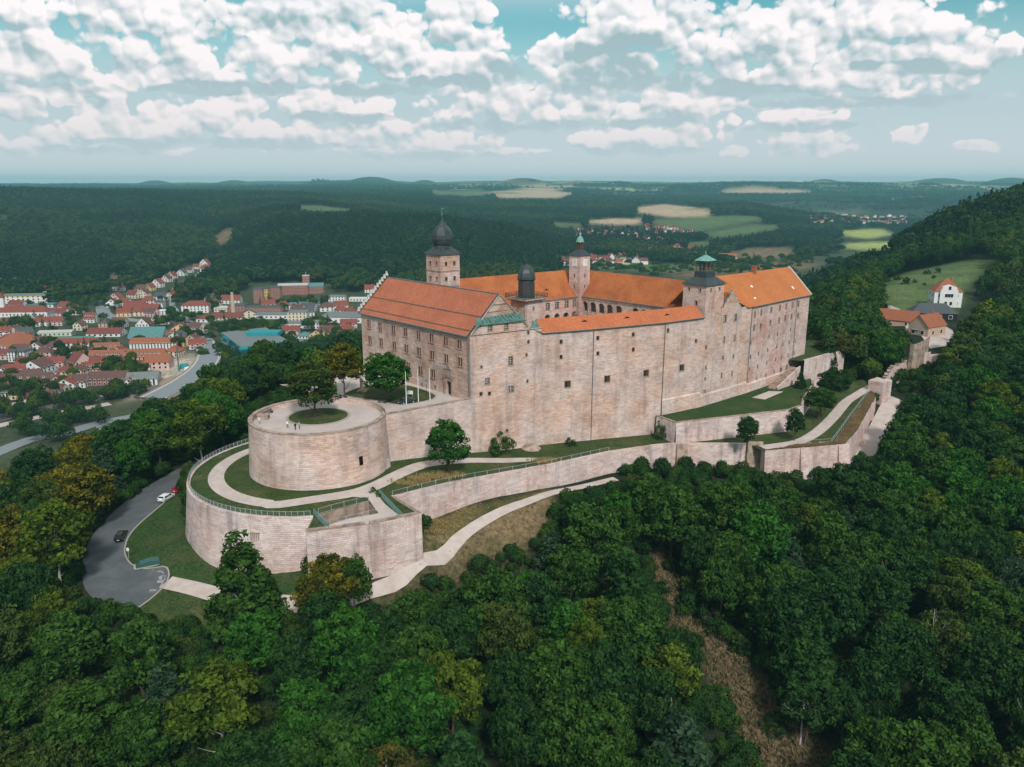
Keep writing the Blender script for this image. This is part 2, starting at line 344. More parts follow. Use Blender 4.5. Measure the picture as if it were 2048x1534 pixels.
def inside(poly, x, y):
    poly = np.asarray(poly)[:, :2]; x = np.asarray(x, float); y = np.asarray(y, float); r = np.zeros(x.shape, bool); j = len(poly) - 1
    for i in range(len(poly)):
        xi, yi = poly[i]; xj, yj = poly[j]
        if yi != yj: r ^= ((yi > y) != (yj > y)) & (x < (xj - xi) * (y - yi) / (yj - yi) + xi)
        j = i
    return r
def resample(pts, step, closed=False):
    pts = [np.asarray(p, float) for p in pts]; pts = pts + [pts[0]] if closed else pts
    out = []
    for a, b in zip(pts, pts[1:]):
        n = max(1, int(np.linalg.norm((b - a)[:2]) / step))
        out += [a + (b - a) * i / n for i in range(n)]
    return out if closed else out + [pts[-1]]
def smooth_line(pts, step=2.0, closed=False):        # Catmull-Rom
    p = [np.asarray(q, float) for q in pts]; n = len(p); out = []
    rngi = range(n) if closed else range(n - 1)
    for i in rngi:
        g = (lambda k: p[k % n]) if closed else (lambda k: p[min(max(k, 0), n - 1)])
        p0, p1, p2, p3 = g(i - 1), g(i), g(i + 1), g(i + 2)
        m = max(2, int(np.linalg.norm((p2 - p1)[:2]) / step))
        for k in range(m):
            t = k / m
            out.append(.5 * ((2 * p1) + (p2 - p0) * t + (2 * p0 - 5 * p1 + 4 * p2 - p3) * t * t + (3 * p1 - p0 - 3 * p2 + p3) * t ** 3))
    return out if closed else out + [p[-1]]
def sheet(name, outline, zf, material, step=3.0, holes=(), parent=None):
    """a flat or draped sheet filling an outline, with inner points so that it follows the ground"""
    o = [np.asarray(p, float)[:2] for p in outline]; ol = resample(o, step, True); pts = [tuple(p) for p in ol]; edges = [(i, (i + 1) % len(ol)) for i in range(len(ol))]
    for h in holes:
        hl = resample([np.asarray(p, float)[:2] for p in h], step, True); b = len(pts); pts += [tuple(p) for p in hl]; edges += [(b + i, b + (i + 1) % len(hl)) for i in range(len(hl))]
    a = np.array(o); x0, y0 = a.min(0); x1, y1 = a.max(0)
    gx, gy = np.meshgrid(np.arange(x0 + step / 2, x1, step), np.arange(y0 + step / 2, y1, step)); gx = gx.ravel(); gy = gy.ravel()
    keep = inside(o, gx, gy); pts += list(zip(gx[keep], gy[keep]))
    r = delaunay_2d_cdt([Vector(p) for p in pts], edges, [], 0, 1e-5)
    V = np.array([tuple(v) for v in r[0]]); F = [tuple(f) for f in r[2]]
    cen = np.array([V[list(f)].mean(0) for f in F]); ok = inside(o, cen[:, 0], cen[:, 1])
    for h in holes: ok &= ~inside(h, cen[:, 0], cen[:, 1])
    F = [f for f, k in zip(F, ok) if k]
    F = [f if np.cross(V[f[1]] - V[f[0]], V[f[2]] - V[f[0]]) > 0 else f[::-1] for f in F]
    z = zf(V[:, 0], V[:, 1]) if callable(zf) else np.full(len(V), float(zf))
    me = bpy.data.meshes.new(name); me.from_pydata(np.column_stack([V, z]).tolist(), [], F); me.materials.append(material)
    me.polygons.foreach_set('use_smooth', [True] * len(me.polygons)); me.update()
    return obj(name, me, parent)
def ribbon(name, line, width, zf, lift, material, parent=None, across=3):
    L = [np.asarray(p, float)[:2] for p in line]; n = len(L); mb = []; W = width if hasattr(width, '__len__') else [width] * n
    for i in range(n):
        t = L[min(i + 1, n - 1)] - L[max(i - 1, 0)]; t = t / np.linalg.norm(t); nn = np.array([-t[1], t[0]])
        for k in range(across): mb.append(L[i] + nn * W[i] * (.5 - k / (across - 1)))
    V = np.array(mb); z = (zf(V[:, 0], V[:, 1]) if callable(zf) else np.full(len(V), float(zf))) + lift
    F = [(i * across + k, i * across + k + 1, (i + 1) * across + k + 1, (i + 1) * across + k) for i in range(n - 1) for k in range(across - 1)]
    me = bpy.data.meshes.new(name); me.from_pydata(np.column_stack([V, z]).tolist(), [], F); me.materials.append(material)
    me.polygons.foreach_set('use_smooth', [True] * len(F)); me.update(); return obj(name, me, parent)
def rbf(ctrl, eps=25.0, lam=1.5):
    c = np.array(ctrl, float); X = c[:, :2]; n = len(c); A = np.zeros((n + 3, n + 3)); A[:n, :n] = np.sqrt(((X[:, None] - X[None]) ** 2).sum(2) + eps)
    A[:n, n] = 1; A[:n, n + 1:] = X; A[n, :n] = 1; A[n + 1:, :n] = X.T; A[:n, :n] -= np.eye(n) * lam
    s = np.linalg.solve(A, np.concatenate([c[:, 2], np.zeros(3)]))
    def f(x, y):
        x = np.asarray(x, float); y = np.asarray(y, float); sh = x.shape; q = np.column_stack([x.ravel(), y.ravel()])
        r = np.sqrt(((q[:, None] - X[None]) ** 2).sum(2) + eps) @ s[:n] + s[n] + q @ s[n + 1:]
        return r.reshape(sh)
    return f

# ------------------------------------------------------------------ terrain
VALLEY = -75.0
FAR = {-500: [(1050,-75),(1250,-60),(1700,-5),(2250,34),(2800,26),(5000,10),(9000,45),(14000,60)],
   0: [(1050,-75),(1250,-60),(1700,-8),(2250,30),(2800,22),(5000,10),(9000,45),(14000,60)],
   300: [(1150,-75),(1350,-58),(1800,-16),(2350,21),(3000,15),(5000,5),(9000,55),(14000,70)],
   450: [(1250,-75),(1600,-52),(1950,-22),(2500,15),(3100,12),(5000,5),(9000,66),(14000,70)],
   600: [(980,-75),(1150,-52),(1500,-20),(1800,-8),(2100,-4),(2600,14),(3200,4),(6000,15),(10000,80),(14000,70)],
   730: [(960,-75),(1200,-45),(1500,-16),(1800,-20),(2400,-10),(3200,2),(5000,12),(9500,100),(14000,70)],
   850: [(950,-75),(1200,-45),(1500,-16),(1850,-40),(2600,-18),(3400,-2),(4500,4),(7000,20),(10000,72),(14000,70)],
   1000: [(950,-75),(1200,-55),(1500,-32),(1900,-52),(2800,-24),(3300,-22),(4500,-2),(7000,30),(10000,92),(14000,80)],
   1130: [(1300,-75),(1550,-74),(1850,-64),(2300,-47),(2900,-26),(3400,-27),(5000,-4),(8000,60),(10000,92),(14000,80)],
   1300: [(1450,-75),(1800,-66),(2300,-47),(2800,-30),(3300,-30),(4500,-32),(6500,25),(10000,70),(14000,80)],
   1450: [(1600,-75),(2000,-62),(2400,-40),(2700,-26),(3000,-28),(4000,-46),(6000,44),(9000,50),(12000,72),(14000,80)],
   1600: [(1700,-75),(2100,-72),(2450,-56),(2750,-56),(3500,-72),(4500,-34),(6000,42),(8000,36),(11000,82),(14000,80)],
   1700: [(2000,-75),(3200,-75),(3800,-52),(4500,-30),(5000,-16),(6000,40),(8000,36),(11000,84),(14000,80)],
   1850: [(2000,-75),(2800,-75),(3300,-54),(4200,-18),(5200,-12),(6200,34),(11000,96),(14000,80)],
   2048: [(2000,-75),(2800,-75),(3300,-60),(4200,-20),(5200,-10),(6200,30),(11000,104),(14000,80)],
   2700: [(2000,-75),(2800,-75),(3300,-60),(4200,-20),(5200,-10),(6200,30),(11000,104),(14000,80)]}
# ridges told apart against the sky and each other: crest sight line (px,py), half width px, distance, tree cover
RIDGES = [(740,352,100,7600,0),(640,359,60,7200,0),(850,360,60,8000,0),(1050,354,110,7400,0),(1160,358,80,7800,0),(470,358,90,8000,0),(310,360,80,8200,0),(1500,365,150,5600,10),(1700,366,130,5800,10),(1370,369,90,5400,10),(1850,367,110,5900,10),(1240,368,80,6600,0),(1880,354,130,8400,0),(2020,352,110,8200,0),(1650,358,80,8300,0),
          (1130,409,90,2850,14),(1030,412,80,2950,14),(1460,408,110,2720,14),(1560,426,80,2650,14),(1630,455,55,2600,14),(850,432,120,1500,14),(960,448,70,1480,14),(1620,399,140,4000,10),(1800,401,120,4100,10),(900,388,130,3900,0),(1100,392,120,4200,0),(780,395,90,3300,10)]
_cols = sorted(FAR); _tan = np.array([(c - 1024) / FPX / CT for c in _cols])
def _smooth_noise(x, y, s, seed):
    r = np.random.default_rng(seed); k = r.normal(size=(9, 2)); ph = r.uniform(0, 6.28, 9)
    return sum(np.sin((x * a + y * b) / s + p) for (a, b), p in zip(k, ph)) / 4.0
def h_far(x, y):
    x = np.asarray(x, float); y = np.asarray(y, float); yy = np.maximum(y, 1.0); t = np.clip(x / yy, _tan[0], _tan[-1])
    zs = np.array([np.interp(yy, [q[0] for q in FAR[c]], [q[1] for q in FAR[c]], left=VALLEY) for c in _cols])
    i = np.clip(np.searchsorted(_tan, t) - 1, 0, len(_tan) - 2); f = (t - _tan[i]) / (_tan[i + 1] - _tan[i]); f = f * f * (3 - 2 * f)
    a = np.take_along_axis(zs, i[None], 0)[0]; b = np.take_along_axis(zs, i[None] + 1, 0)[0]
    z = a * (1 - f) + b * f
    z = np.where(y > 800, z, VALLEY)
    for (rpx, rpy, hw, Yr, tc) in RIDGES:
        d = ray(rpx, rpy); k = Yr / d[1]; xc = d[0] * k; zt = CAMZ + d[2] * k - tc; sl = hw * Yr / FPX * .62; sy = Yr * .085
        lat = (x / yy * Yr - xc) / sl; q = (zt + 80) * np.exp(-.5 * lat ** 2 - .5 * ((y - Yr) / sy) ** 2) - 80
        z = np.maximum(z, q)
    z = np.where(z > 62, 62 + (z - 62) * .8, z)
    amp = np.clip((z + 74) / 30, 0, 1) * np.clip(y / 4000, .3, 2.0)
    z = z + np.clip((y - 4200) / 3000, 0, 1) * (_smooth_noise(x, y, 1100, 41) * 6 + _smooth_noise(x, y, 420, 43) * 4)
    return z + amp * (_smooth_noise(x, y, 260, 3) * 3.5 + _smooth_noise(x, y, 90, 5) * 1.2)
def pz(px, py, z): return tuple(P(px, py, z))
CB = np.array([-44.0, 174.5])           # centre of the round bastion
HILL = [pz(165,1150,-25.3), pz(262,1228,-26), pz(340,1160,-25), pz(240,1100,-25), pz(205,1050,-24.6), pz(270,1000,-24.2), pz(340,950,-23.6), pz(430,900,-23),
   (-76,205,-22.5), (-80,225,-24), pz(440,1170,-24.5), pz(585,1205,-24.5), pz(690,1208,-25.2), pz(735,1182,-24.4), pz(790,1152,-22.9), pz(850,1119,-21.4), pz(900,1086,-20.6), pz(950,1053,-20.2), pz(1010,1022,-20), pz(1100,990,-20.4), pz(1232,962,-21.6), pz(860,1080,-20.4), pz(900,1056,-20.0),
   pz(560,1120,-22), pz(400,1080,-22), pz(330,1080,-23.5), pz(1354,945,-23.8), pz(1500,955,-25), pz(1690,925,-25), pz(1735,905,-23.5), pz(1780,815,-19), pz(1870,742,-14),
   (-44,175,-26), (0,200,-24), (60,225,-24), (60,260,-14), (20,290,-14), (-30,260,-12), (-58,230,-9), (-72,245,-20), (-52,275,-16), (100,300,-14), (120,285,-13),
   pz(1000,1100,-24.5), pz(900,1150,-27), pz(1080,1060,-23.5), pz(800,1200,-28),
   (0,120,-34), (0,95,-44), (0,60,-62), (0,0,-88), (-60,100,-41), (-60,60,-60), (-100,110,-41), (-110,140,-38), (-125,170,-42), (-138,215,-41), (-122,250,-37), (-98,290,-27), (-60,300,-18), (-180,180,-66), (-185,240,-70), (-165,300,-66), (-130,350,-62), (-210,300,-84), (-190,120,-74), (-130,80,-66),
   (-60,350,-48), (0,370,-44), (80,390,-36), (60,450,-70), (140,470,-46), (0,470,-84), (-100,420,-84), (-260,250,-95), (-250,60,-95), (-120,0,-95),
   (50,140,-36), (60,105,-46), (60,60,-66), (95,165,-33), (105,125,-42), (140,180,-36), (140,140,-46), (185,230,-31), (200,180,-44), (240,290,-28), (280,240,-42), (150,60,-80), (260,120,-80), (380,200,-80), (150,-60,-100), (-150,-100,-110),
   (150,300,-12), (165,330,-10), (190,360,-10), (230,400,-10), (240,430,-10.5), (280,440,-13), (320,400,-26), (360,330,-42), (200,420,-11), (190,470,-14),
   (260,470,-6), (290,520,-1), (330,560,2), (240,520,-8), (380,540,8), (430,520,4), (480,430,-18),
   (215,540,-30), (255,600,-27), (310,650,-15), (350,700,0), (385,720,17), (430,740,26), (480,760,41), (560,800,48), (640,820,52), (420,850,-45), (540,950,-20), (300,780,-46), (210,640,-58), (190,560,-40), (120,520,-66), (160,700,-84), (260,950,-95), (420,1150,-95), (650,1100,-60), (800,800,40), (700,500,0),
   (-400,500,-130), (0,800,-130), (-600,0,-130), (0,-400,-130), (600,-100,-120), (900,300,-100), (200,1400,-140), (900,1500,-120)]
_hill = rbf(HILL, 25.0, .3)
def ground_z(x, y):
    x = np.asarray(x, float); y = np.asarray(y, float)
    a = _hill(x, y) + np.where(np.hypot(x, y) < 900, .35, 0) * _smooth_noise(x, y, 26, 11); b = h_far(x, y); k = 5.0
    a = np.where(np.hypot(x, y) > 1600, -200, a); d = np.clip((a - b) / k, -30, 30)
    return np.where(d > 0, a, b) + k * np.log1p(np.exp(-np.abs(d)))*.6
def gz(x, y): return float(ground_z(np.array([x]), np.array([y]))[0])
def hit(px, py, lo=30.0, hi=14000.0):
    """where a sight line meets the terrain sheet"""
    d = ray(px, py); t = np.geomspace(lo, hi, 1500); p = d[None] * t[:, None] + [0, 0, CAMZ]; u = p[:, 2] - ground_z(p[:, 0], p[:, 1])
    k = np.argmax(u < 0)
    if k == 0: return p[-1]
    a = u[k - 1] / (u[k - 1] - u[k]); return p[k - 1] + (p[k] - p[k - 1]) * a

angs = np.concatenate([np.radians(np.linspace(-52, 52, 330)), np.radians(np.linspace(58, 302, 42))])
rads = np.concatenate([[1.0, 10.0], np.geomspace(22, 11800, 370)])
AA, RR = np.meshgrid(angs, rads, indexing='ij'); GX = (RR * np.sin(AA)).ravel(); GY = (RR * np.cos(AA)).ravel()
GZ = np.concatenate([ground_z(GX[i:i + 8000], GY[i:i + 8000]) for i in range(0, len(GX), 8000)])
na, nr = len(angs), len(rads)
gf = [(i * nr + j, i * nr + j + 1, ((i + 1) % na) * nr + j + 1, ((i + 1) % na) * nr + j) for i in range(na) for j in range(nr - 1)]
gm = bpy.data.meshes.new('ground'); gm.from_pydata(np.column_stack([GX, GY, GZ]).tolist(), [], gf)
gm.polygons.foreach_set('use_smooth', [True] * len(gf))
_GZ = GZ.reshape(na, nr); _lr = np.log(rads); _NF = 330
def mesh_z(x, y):
    '''height of the built sheet itself (front sector)'''
    x = np.asarray(x, float); y = np.asarray(y, float); a = np.arctan2(x, y); l = np.log(np.hypot(x, y))
    i = np.clip(np.searchsorted(angs[:_NF], a) - 1, 0, _NF - 2); j = np.clip(np.searchsorted(_lr, l) - 1, 0, nr - 2)
    f = (a - angs[i]) / (angs[i + 1] - angs[i]); g = (np.exp(l) - rads[j]) / (rads[j + 1] - rads[j])
    return (_GZ[i, j] * (1 - f) + _GZ[i + 1, j] * f) * (1 - g) + (_GZ[i, j + 1] * (1 - f) + _GZ[i + 1, j + 1] * f) * g
# land use, as plan outlines: what grows where (each outline surveyed on the ground it lies on)
LANDPX = []
def land(pts):
    LANDPX.append(pts); return [hit(*p)[:2] for p in pts]
FIELDS = {   # outline, kind: 1 stubble tan, 2 pasture green, 3 bright meadow, 4 dry slope, 5 bare earth
  'stubble_a': (land([(1172,441),(1230,436),(1286,437),(1290,447),(1240,450),(1175,446)]), 1),
  'stubble_b': (land([(1270,415),(1330,408),(1390,414),(1425,424),(1420,433),(1340,434),(1275,425)]), 1),
  'pasture_a': (land([(1300,440),(1400,433),(1520,433),(1530,440),(1400,462),(1320,456)]), 2),
  'pasture_b': (land([(1410,465),(1480,452),(1562,449),(1560,456),(1500,468),(1430,476)]), 2),
  'pasture_c': (land([(1465,505),(1500,495),(1570,495),(1600,507),(1560,517),(1480,515)]), 4),
  'meadow_a': (land([(1690,487),(1740,484),(1790,483),(1800,496),(1730,500),(1690,497)]), 3),
  'meadow_b': (land([(1680,462),(1730,458),(1770,458),(1790,468),(1740,478),(1690,472)]), 3),
  'pasture_d': (land([(590,412),(640,411),(715,418),(700,422),(640,422),(600,418)]), 2),
  'pasture_e': (land([(-40,432),(20,430),(22,436),(-40,438)]), 2),
  'pasture_f': (land([(1180,530),(1280,526),(1400,530),(1420,536),(1380,545),(1200,540)]), 2),
  'pasture_g': (land([(1330,545),(1480,530),(1620,520),(1640,530),(1560,550),(1400,560)]), 4),
  'pasture_h': (land([(1370,484),(1420,482),(1425,490),(1375,492)]), 2),
  'pasture_i': (land([(1100,443),(1170,447),(1160,455),(1110,453)]), 2),
  'stubble_c': (land([(980,383),(1090,378),(1150,386),(1120,396),(1000,396)]), 1),
  'stubble_d': (land([(1440,381),(1560,379),(1640,384),(1560,387),(1450,386)]), 1),
  'stubble_e': (land([(860,383),(960,379),(990,386),(930,392),(870,389)]), 2),
  'gully': (land([(425,475),(445,458),(468,455),(470,470),(445,490),(430,490)]), 4),
  'clearing': (land([(216,552),(240,543),(272,545),(262,556),(240,562),(238,580),(222,578)]), 4),
  'castle_meadow': (land([(1752,592),(1765,562),(1800,547),(1880,532),(1950,519),(2008,517),(1985,532),(1945,560),(1930,600),(1905,632),(1850,642),(1800,642),(1770,625)]), 2),
  'dry_bank': (land([(850,1045),(1000,1005),(1140,975),(1090,1010),(1110,1040),(1080,1085),(1040,1110),(940,1140),(830,1172),(735,1190),(735,1175),(846,1110)]), 4),
  'dirt_strip': (land([(1300,1085),(1340,1085),(1350,1150),(1435,1235),(1500,1330),(1590,1440),(1680,1534),(1740,1600),(1540,1600),(1440,1400),(1392,1290),(1325,1225),(1297,1130)]), 5),
  'ring_bank': (land([(360,965),(345,1000),(270,1060),(250,1110),(335,1150),(440,1190),(590,1215),(620,1180),(640,1150),(600,1100),(450,1100),(380,1080)]), 6),
  'turn_bank': (land([(340,1165),(440,1190),(430,1250),(270,1245),(262,1230)]), 6),
  'building_site': (land([(300,730),(395,705),(405,740),(380,770),(290,795),(240,800),(250,785),(330,760)]), 7),
}
rfz = np.random.default_rng(77)
for k in range(120):
    Yk = rfz.uniform(2700, 10500); tk = rfz.uniform(-.12, .62) if k % 4 else rfz.uniform(-.62, .62); cx, cyy = Yk * tk, Yk; a_ = rfz.uniform(.4, 1.3) * 60 * Yk / 2600; b_ = a_ * rfz.uniform(.8, 2.2); rot = rfz.uniform(-.5, .5)
    if Yk < 3600 and tk < .02: continue
    poly = [(cx + a_ * math.cos(q_) * (1 + .25 * math.sin(3 * q_ + k)) * math.cos(rot) * 1.6, cyy + b_ * math.sin(q_) + a_ * math.cos(q_) * math.sin(rot)) for q_ in np.linspace(0, 2 * math.pi, 11)[:-1]]
    FIELDS['far_plot_%d' % k] = (poly, int(rfz.choice([1, 1, 2, 2, 3, 4])))
PAL = {0: (.020, .030, .014), 1: (.42, .31, .20), 2: (.085, .125, .045), 3: (.30, .34, .10), 4: (.155, .115, .062), 5: (.105, .078, .046), 6: (.040, .072, .020), 7: (.42, .35, .28), 8: (.050, .065, .035)}
pal = np.array([PAL[k] for k in range(9)])
def land_kind(x, y, z):
    kv = np.where((z < -70) & (np.hypot(x, y) < 1700), 8, 0)
    for nm, (poly, k) in FIELDS.items():
        a = np.asarray(poly)[:, :2]
        ii = np.where((x > a[:, 0].min()) & (x < a[:, 0].max()) & (y > a[:, 1].min()) & (y < a[:, 1].max()))[0]
        if len(ii): kv[ii[inside(a, x[ii], y[ii])]] = k
    return kv
lc = np.zeros((len(GX), 3)); gr = np.hypot(GX, GY)
for k in range(12):                       # soft borders: average of nearby samples
    ar = gr * (1 + .028 * rng.uniform(-1, 1)); aa = np.arctan2(GX, GY) + .006 * rng.uniform(-1, 1)
    lc += pal[land_kind(ar * np.sin(aa), ar * np.cos(aa), GZ)] / 12
ca = gm.color_attributes.new('land', 'FLOAT_COLOR', 'POINT'); ca.data.foreach_set('color', np.column_stack([lc, np.ones(len(lc))]).astype(np.float32).ravel())
def _gcol(t):
    a = t.node('ShaderNodeAttribute', attribute_name='land').outputs['Color']; p = geo(t)
    c = t.mix(1.0, a, t.mix(t.ramp(t.noise(p, .9, 5, .8), .28, .72), (.38, .38, .38), (1.62, 1.62, 1.62)), 'MULTIPLY')
    return t.mix(1.0, c, t.mix(t.ramp(t.noise(p, .05, 3, .65), .3, .7), (.70, .78, .75), (1.28, 1.2, 1.2)), 'MULTIPLY')
gm.materials.append(mat('land_cover', _gcol, .95, .1)); gm.update()
ground = tag(obj('ground', gm), kind='structure')

# ------------------------------------------------------------------ castle: plan frame (origin = sharp front corner, u along the gate front, n along the long front)
B0 = np.array([-10.1, 189.6]); U = np.array([-0.67137551, 0.74111735]); N = np.array([0.74111735, 0.67137551])
def L(u, n): return B0 + U * u + N * n
def L3(u, n, z): q = L(u, n); return (q[0], q[1], z)
def on_wall(px, py, a, b):
    """distance along a->b and height where a sight line meets the vertical plane through a,b"""
    a = np.asarray(a, float)[:2]; b = np.asarray(b, float)[:2]; t = (b - a) / np.linalg.norm(b - a); nn = np.array([-t[1], t[0]]); d = ray(px, py)
    k = (a @ nn) / (d[:2] @ nn); p = d * k; return float((p[:2] - a) @ t), float(p[2] + CAMZ)

WIN_CACHE = {}
def window_mesh(kind, w, h):
    """one window, outside towards -y, sill at z=0; sub-piece meshes are cached and shared"""
    key = (kind, round(w, 2), round(h, 2))
    if key in WIN_CACHE: return WIN_CACHE[key]
    fr = MB(); pn = MB(); sh = []
    t = .16
    if kind in ('pair', 'lattice', 'tall', 'port', 'house'):
        f = .10 if kind != 'house' else .08
        fr.box((-w / 2 - t / 2, .05, h / 2), (t, .34, h + t)); fr.box((w / 2 + t / 2, .05, h / 2), (t, .34, h + t)); fr.box((0, .05, h + t / 2), (w + 2 * t, .36, t)); fr.box((0, 0, -t / 2), (w + 3 * t, .46, t))
        pn.poly([(-w / 2, .22, 0), (w / 2, .22, 0), (w / 2, .22, h), (-w / 2, .22, h)])
        if kind == 'pair':
            fr.box((0, .05, h / 2), (.14, .26, h))
            for s in (-1, 1):
                b = MB(); x0, x1 = (-w / 2, -.07) if s < 0 else (.07, w / 2); cx = (x0 + x1) / 2; ww = x1 - x0 - .04
                b.box((cx, .12, h / 2), (ww, .06, h - .04)); b.box((cx, .085, h * .25), (ww * .7, .02, h * .38)); b.box((cx, .085, h * .74), (ww * .7, .02, h * .38)); sh.append(b)
        elif kind in ('lattice', 'tall'):
            fr.box((0, .15, h / 2), (.07, .05, h), 0, 1)
            for k in range(1, 4): fr.box((0, .15, h * k / 4), (w, .05, .06), 0, 1)
        elif kind == 'port':
            b = MB(); b.box((w * .24, .19, h * .5), (w * .46, .05, h * .96)); sh.append(b)
    elif kind == 'slit':
        fr.box((-w / 2 - .07, .08, h / 2), (.14, .26, h + .2)); fr.box((w / 2 + .07, .08, h / 2), (.14, .26, h + .2)); fr.box((0, .08, h + .07), (w, .26, .14)); fr.box((0, .06, -.07), (w + .3, .32, .14))
        pn.poly([(-w / 2, .30, 0), (w / 2, .30, 0), (w / 2, .30, h), (-w / 2, .30, h)])
    elif kind == 'arch':
        n = 8; r = w / 2
        for k in range(n):
            a0, a1 = math.pi * k / n, math.pi * (k + 1) / n; zc = h - r
            q = [((r + d) * math.cos(a), zc + (r + d) * math.sin(a)) for d in (0, .18) for a in (a0, a1)]
            for yy in (-.06,): fr.poly([(q[0][0], yy, q[0][1]), (q[2][0], yy, q[2][1]), (q[3][0], yy, q[3][1]), (q[1][0], yy, q[1][1])])
            fr.poly([(q[0][0], -.06, q[0][1]), (q[1][0], -.06, q[1][1]), (q[1][0], .3, q[1][1]), (q[0][0], .3, q[0][1])])
            fr.poly([(q[2][0], .02, q[2][1]), (q[2][0], -.06, q[2][1]), (q[3][0], -.06, q[3][1]), (q[3][0], .02, q[3][1])][::-1])
        for s in (-1, 1): fr.box((s * (r + .09), .02, (h - r) / 2), (.18, .16, h - r))
        fr.box((0, 0, -.08), (w + .5, .34, .16))
        pn.poly([(-w / 2, .30, 0), (w / 2, .30, 0), (w / 2, .30, h), (-w / 2, .30, h)])
    out = (fr.mesh('surround', [DRESS, WHITEP]), pn.mesh('pane', GLASSD), [b.mesh('shutter', PORTW if kind == 'port' else WOOD) for b in sh])
    WIN_CACHE[key] = out; return out
def put_window(parent, kind, w, h, loc, rz):
    fr, pn, sh = window_mesh(kind, w, h)
    o = obj('window', fr, parent, loc, rz); p = obj('pane', pn, o)
    for s in sh: obj('shutter', s, o)
    return o
def wall(mb, a, b, z0, z1, holes=(), depth=.35, m=0, u_off=0.0, base_out=0.0):
    """vertical wall a->b with the outside on its right; holes: (s0,s1,z0,z1,arch)"""
    a = np.asarray(a, float)[:2]; b = np.asarray(b, float)[:2]; Ln = np.linalg.norm(b - a); t = (b - a) / Ln; o = np.array([t[1], -t[0]])
    us = sorted({0.0, Ln, *[v for h in holes for v in (h[0], h[1])]}); vs = sorted({z0, z1, *[v for h in holes for v in (h[2], h[3])]})
    us = [x for x in us if -1e-6 <= x <= Ln + 1e-6]; vs = [x for x in vs if z0 - 1e-6 <= x <= z1 + 1e-6]
    def pt(s, z, d=0.0):
        q = a + t * s - o * d + o * base_out * (z1 - z) / (z1 - z0); return (q[0], q[1], z)
    for i in range(len(us) - 1):
        for j in range(len(vs) - 1):
            cs, cz = (us[i] + us[i + 1]) / 2, (vs[j] + vs[j + 1]) / 2
            if any(h[0] < cs < h[1] and h[2] < cz < h[3] for h in holes): continue
            mb.poly([pt(us[i], vs[j]), pt(us[i + 1], vs[j]), pt(us[i + 1], vs[j + 1]), pt(us[i], vs[j + 1])], m,
                    [(us[i] + u_off, vs[j]), (us[i + 1] + u_off, vs[j]), (us[i + 1] + u_off, vs[j + 1]), (us[i] + u_off, vs[j + 1])])
    for h in holes:
        s0, s1, h0, h1 = h[:4]; d = depth
        mb.poly([pt(s0, h0), pt(s0, h1), pt(s0, h1, d), pt(s0, h0, d)][::-1], m); mb.poly([pt(s1, h0), pt(s1, h0, d), pt(s1, h1, d), pt(s1, h1)][::-1], m)
        mb.poly([pt(s0, h0), pt(s0, h0, d), pt(s1, h0, d), pt(s1, h0)][::-1], m); mb.poly([pt(s0, h1), pt(s1, h1), pt(s1, h1, d), pt(s0, h1, d)][::-1], m)
        if len(h) > 4 and h[4]:
            r = (s1 - s0) / 2; cx = (s0 + s1) / 2; zc = h1 - r; n = 6
            for sg in (-1, 1):
                for k in range(n):
                    q0, q1 = math.pi / 2 * k / n, math.pi / 2 * (k + 1) / n
                    A = (cx + sg * r * math.cos(q0), zc + r * math.sin(q0)); Bq = (cx + sg * r * math.cos(q1), zc + r * math.sin(q1)); Cq = (cx + sg * r, h1)
                    tri = [pt(*A, .01), pt(*Cq, .01), pt(*Bq, .01)]; mb.poly(tri if sg > 0 else tri[::-1], m)
def facade(parent, name, a, b, z0, z1, wins, material, u_off=0.0, extra=(), depth=.35, base_out=0.0):
    """wins: (px,py,w,h,kind) surveyed window centres"""
    a = np.asarray(a, float)[:2]; b = np.asarray(b, float)[:2]; t = (b - a) / np.linalg.norm(b - a); rz = math.atan2(t[1], t[0]); Ln = np.linalg.norm(b - a)
    holes = list(extra); spots = []
    for (px, py, w_, h_, k) in wins:
        s, z = on_wall(px, py, a, b)
        if s - w_ / 2 < .2 or s + w_ / 2 > Ln - .2: s = min(max(s, w_ / 2 + .3), Ln - w_ / 2 - .3)
        h = (s - w_ / 2, s + w_ / 2, z - h_ / 2, z + h_ / 2, k == 'arch')
        if any(h[0] < q[1] + .05 and h[1] > q[0] - .05 and h[2] < q[3] + .05 and h[3] > q[2] - .05 for q in holes): continue
        holes.append(h); spots.append((s, z - h_ / 2, w_, h_, k))
    mb = MB(); wall(mb, a, b, z0, z1, holes, depth, 0, u_off, base_out); mb.build(name, material, parent)
    for s, z, w_, h_, k in spots:
        q = a + t * s; oo = np.array([t[1], -t[0]]) * base_out * (z1 - z) / (z1 - z0)
        put_window(parent, k, w_, h_, (q[0] + oo[0], q[1] + oo[1], z), rz)
def pipe(parent, pts, r=.09): 
    mb = MB()
    for p, q in zip(pts, pts[1:]): mb.bar(p, q, r, 6)
    return mb.build('downpipe', ZINC, parent)
def roof_plane(mb, e0, e1, r1, r0, m=0):
    e0, e1, r1, r0 = map(np.asarray, (e0, e1, r1, r0)); d = (e1 - e0) / np.linalg.norm(e1 - e0)
    def uvp(p): v = p - e0; u = v @ d; return (u, np.linalg.norm(v - d * u))
    mb.poly([e0, e1, r1, r0], m, [uvp(p) for p in (e0, e1, r1, r0)])
def z1f(x, y): return 400 + x, y

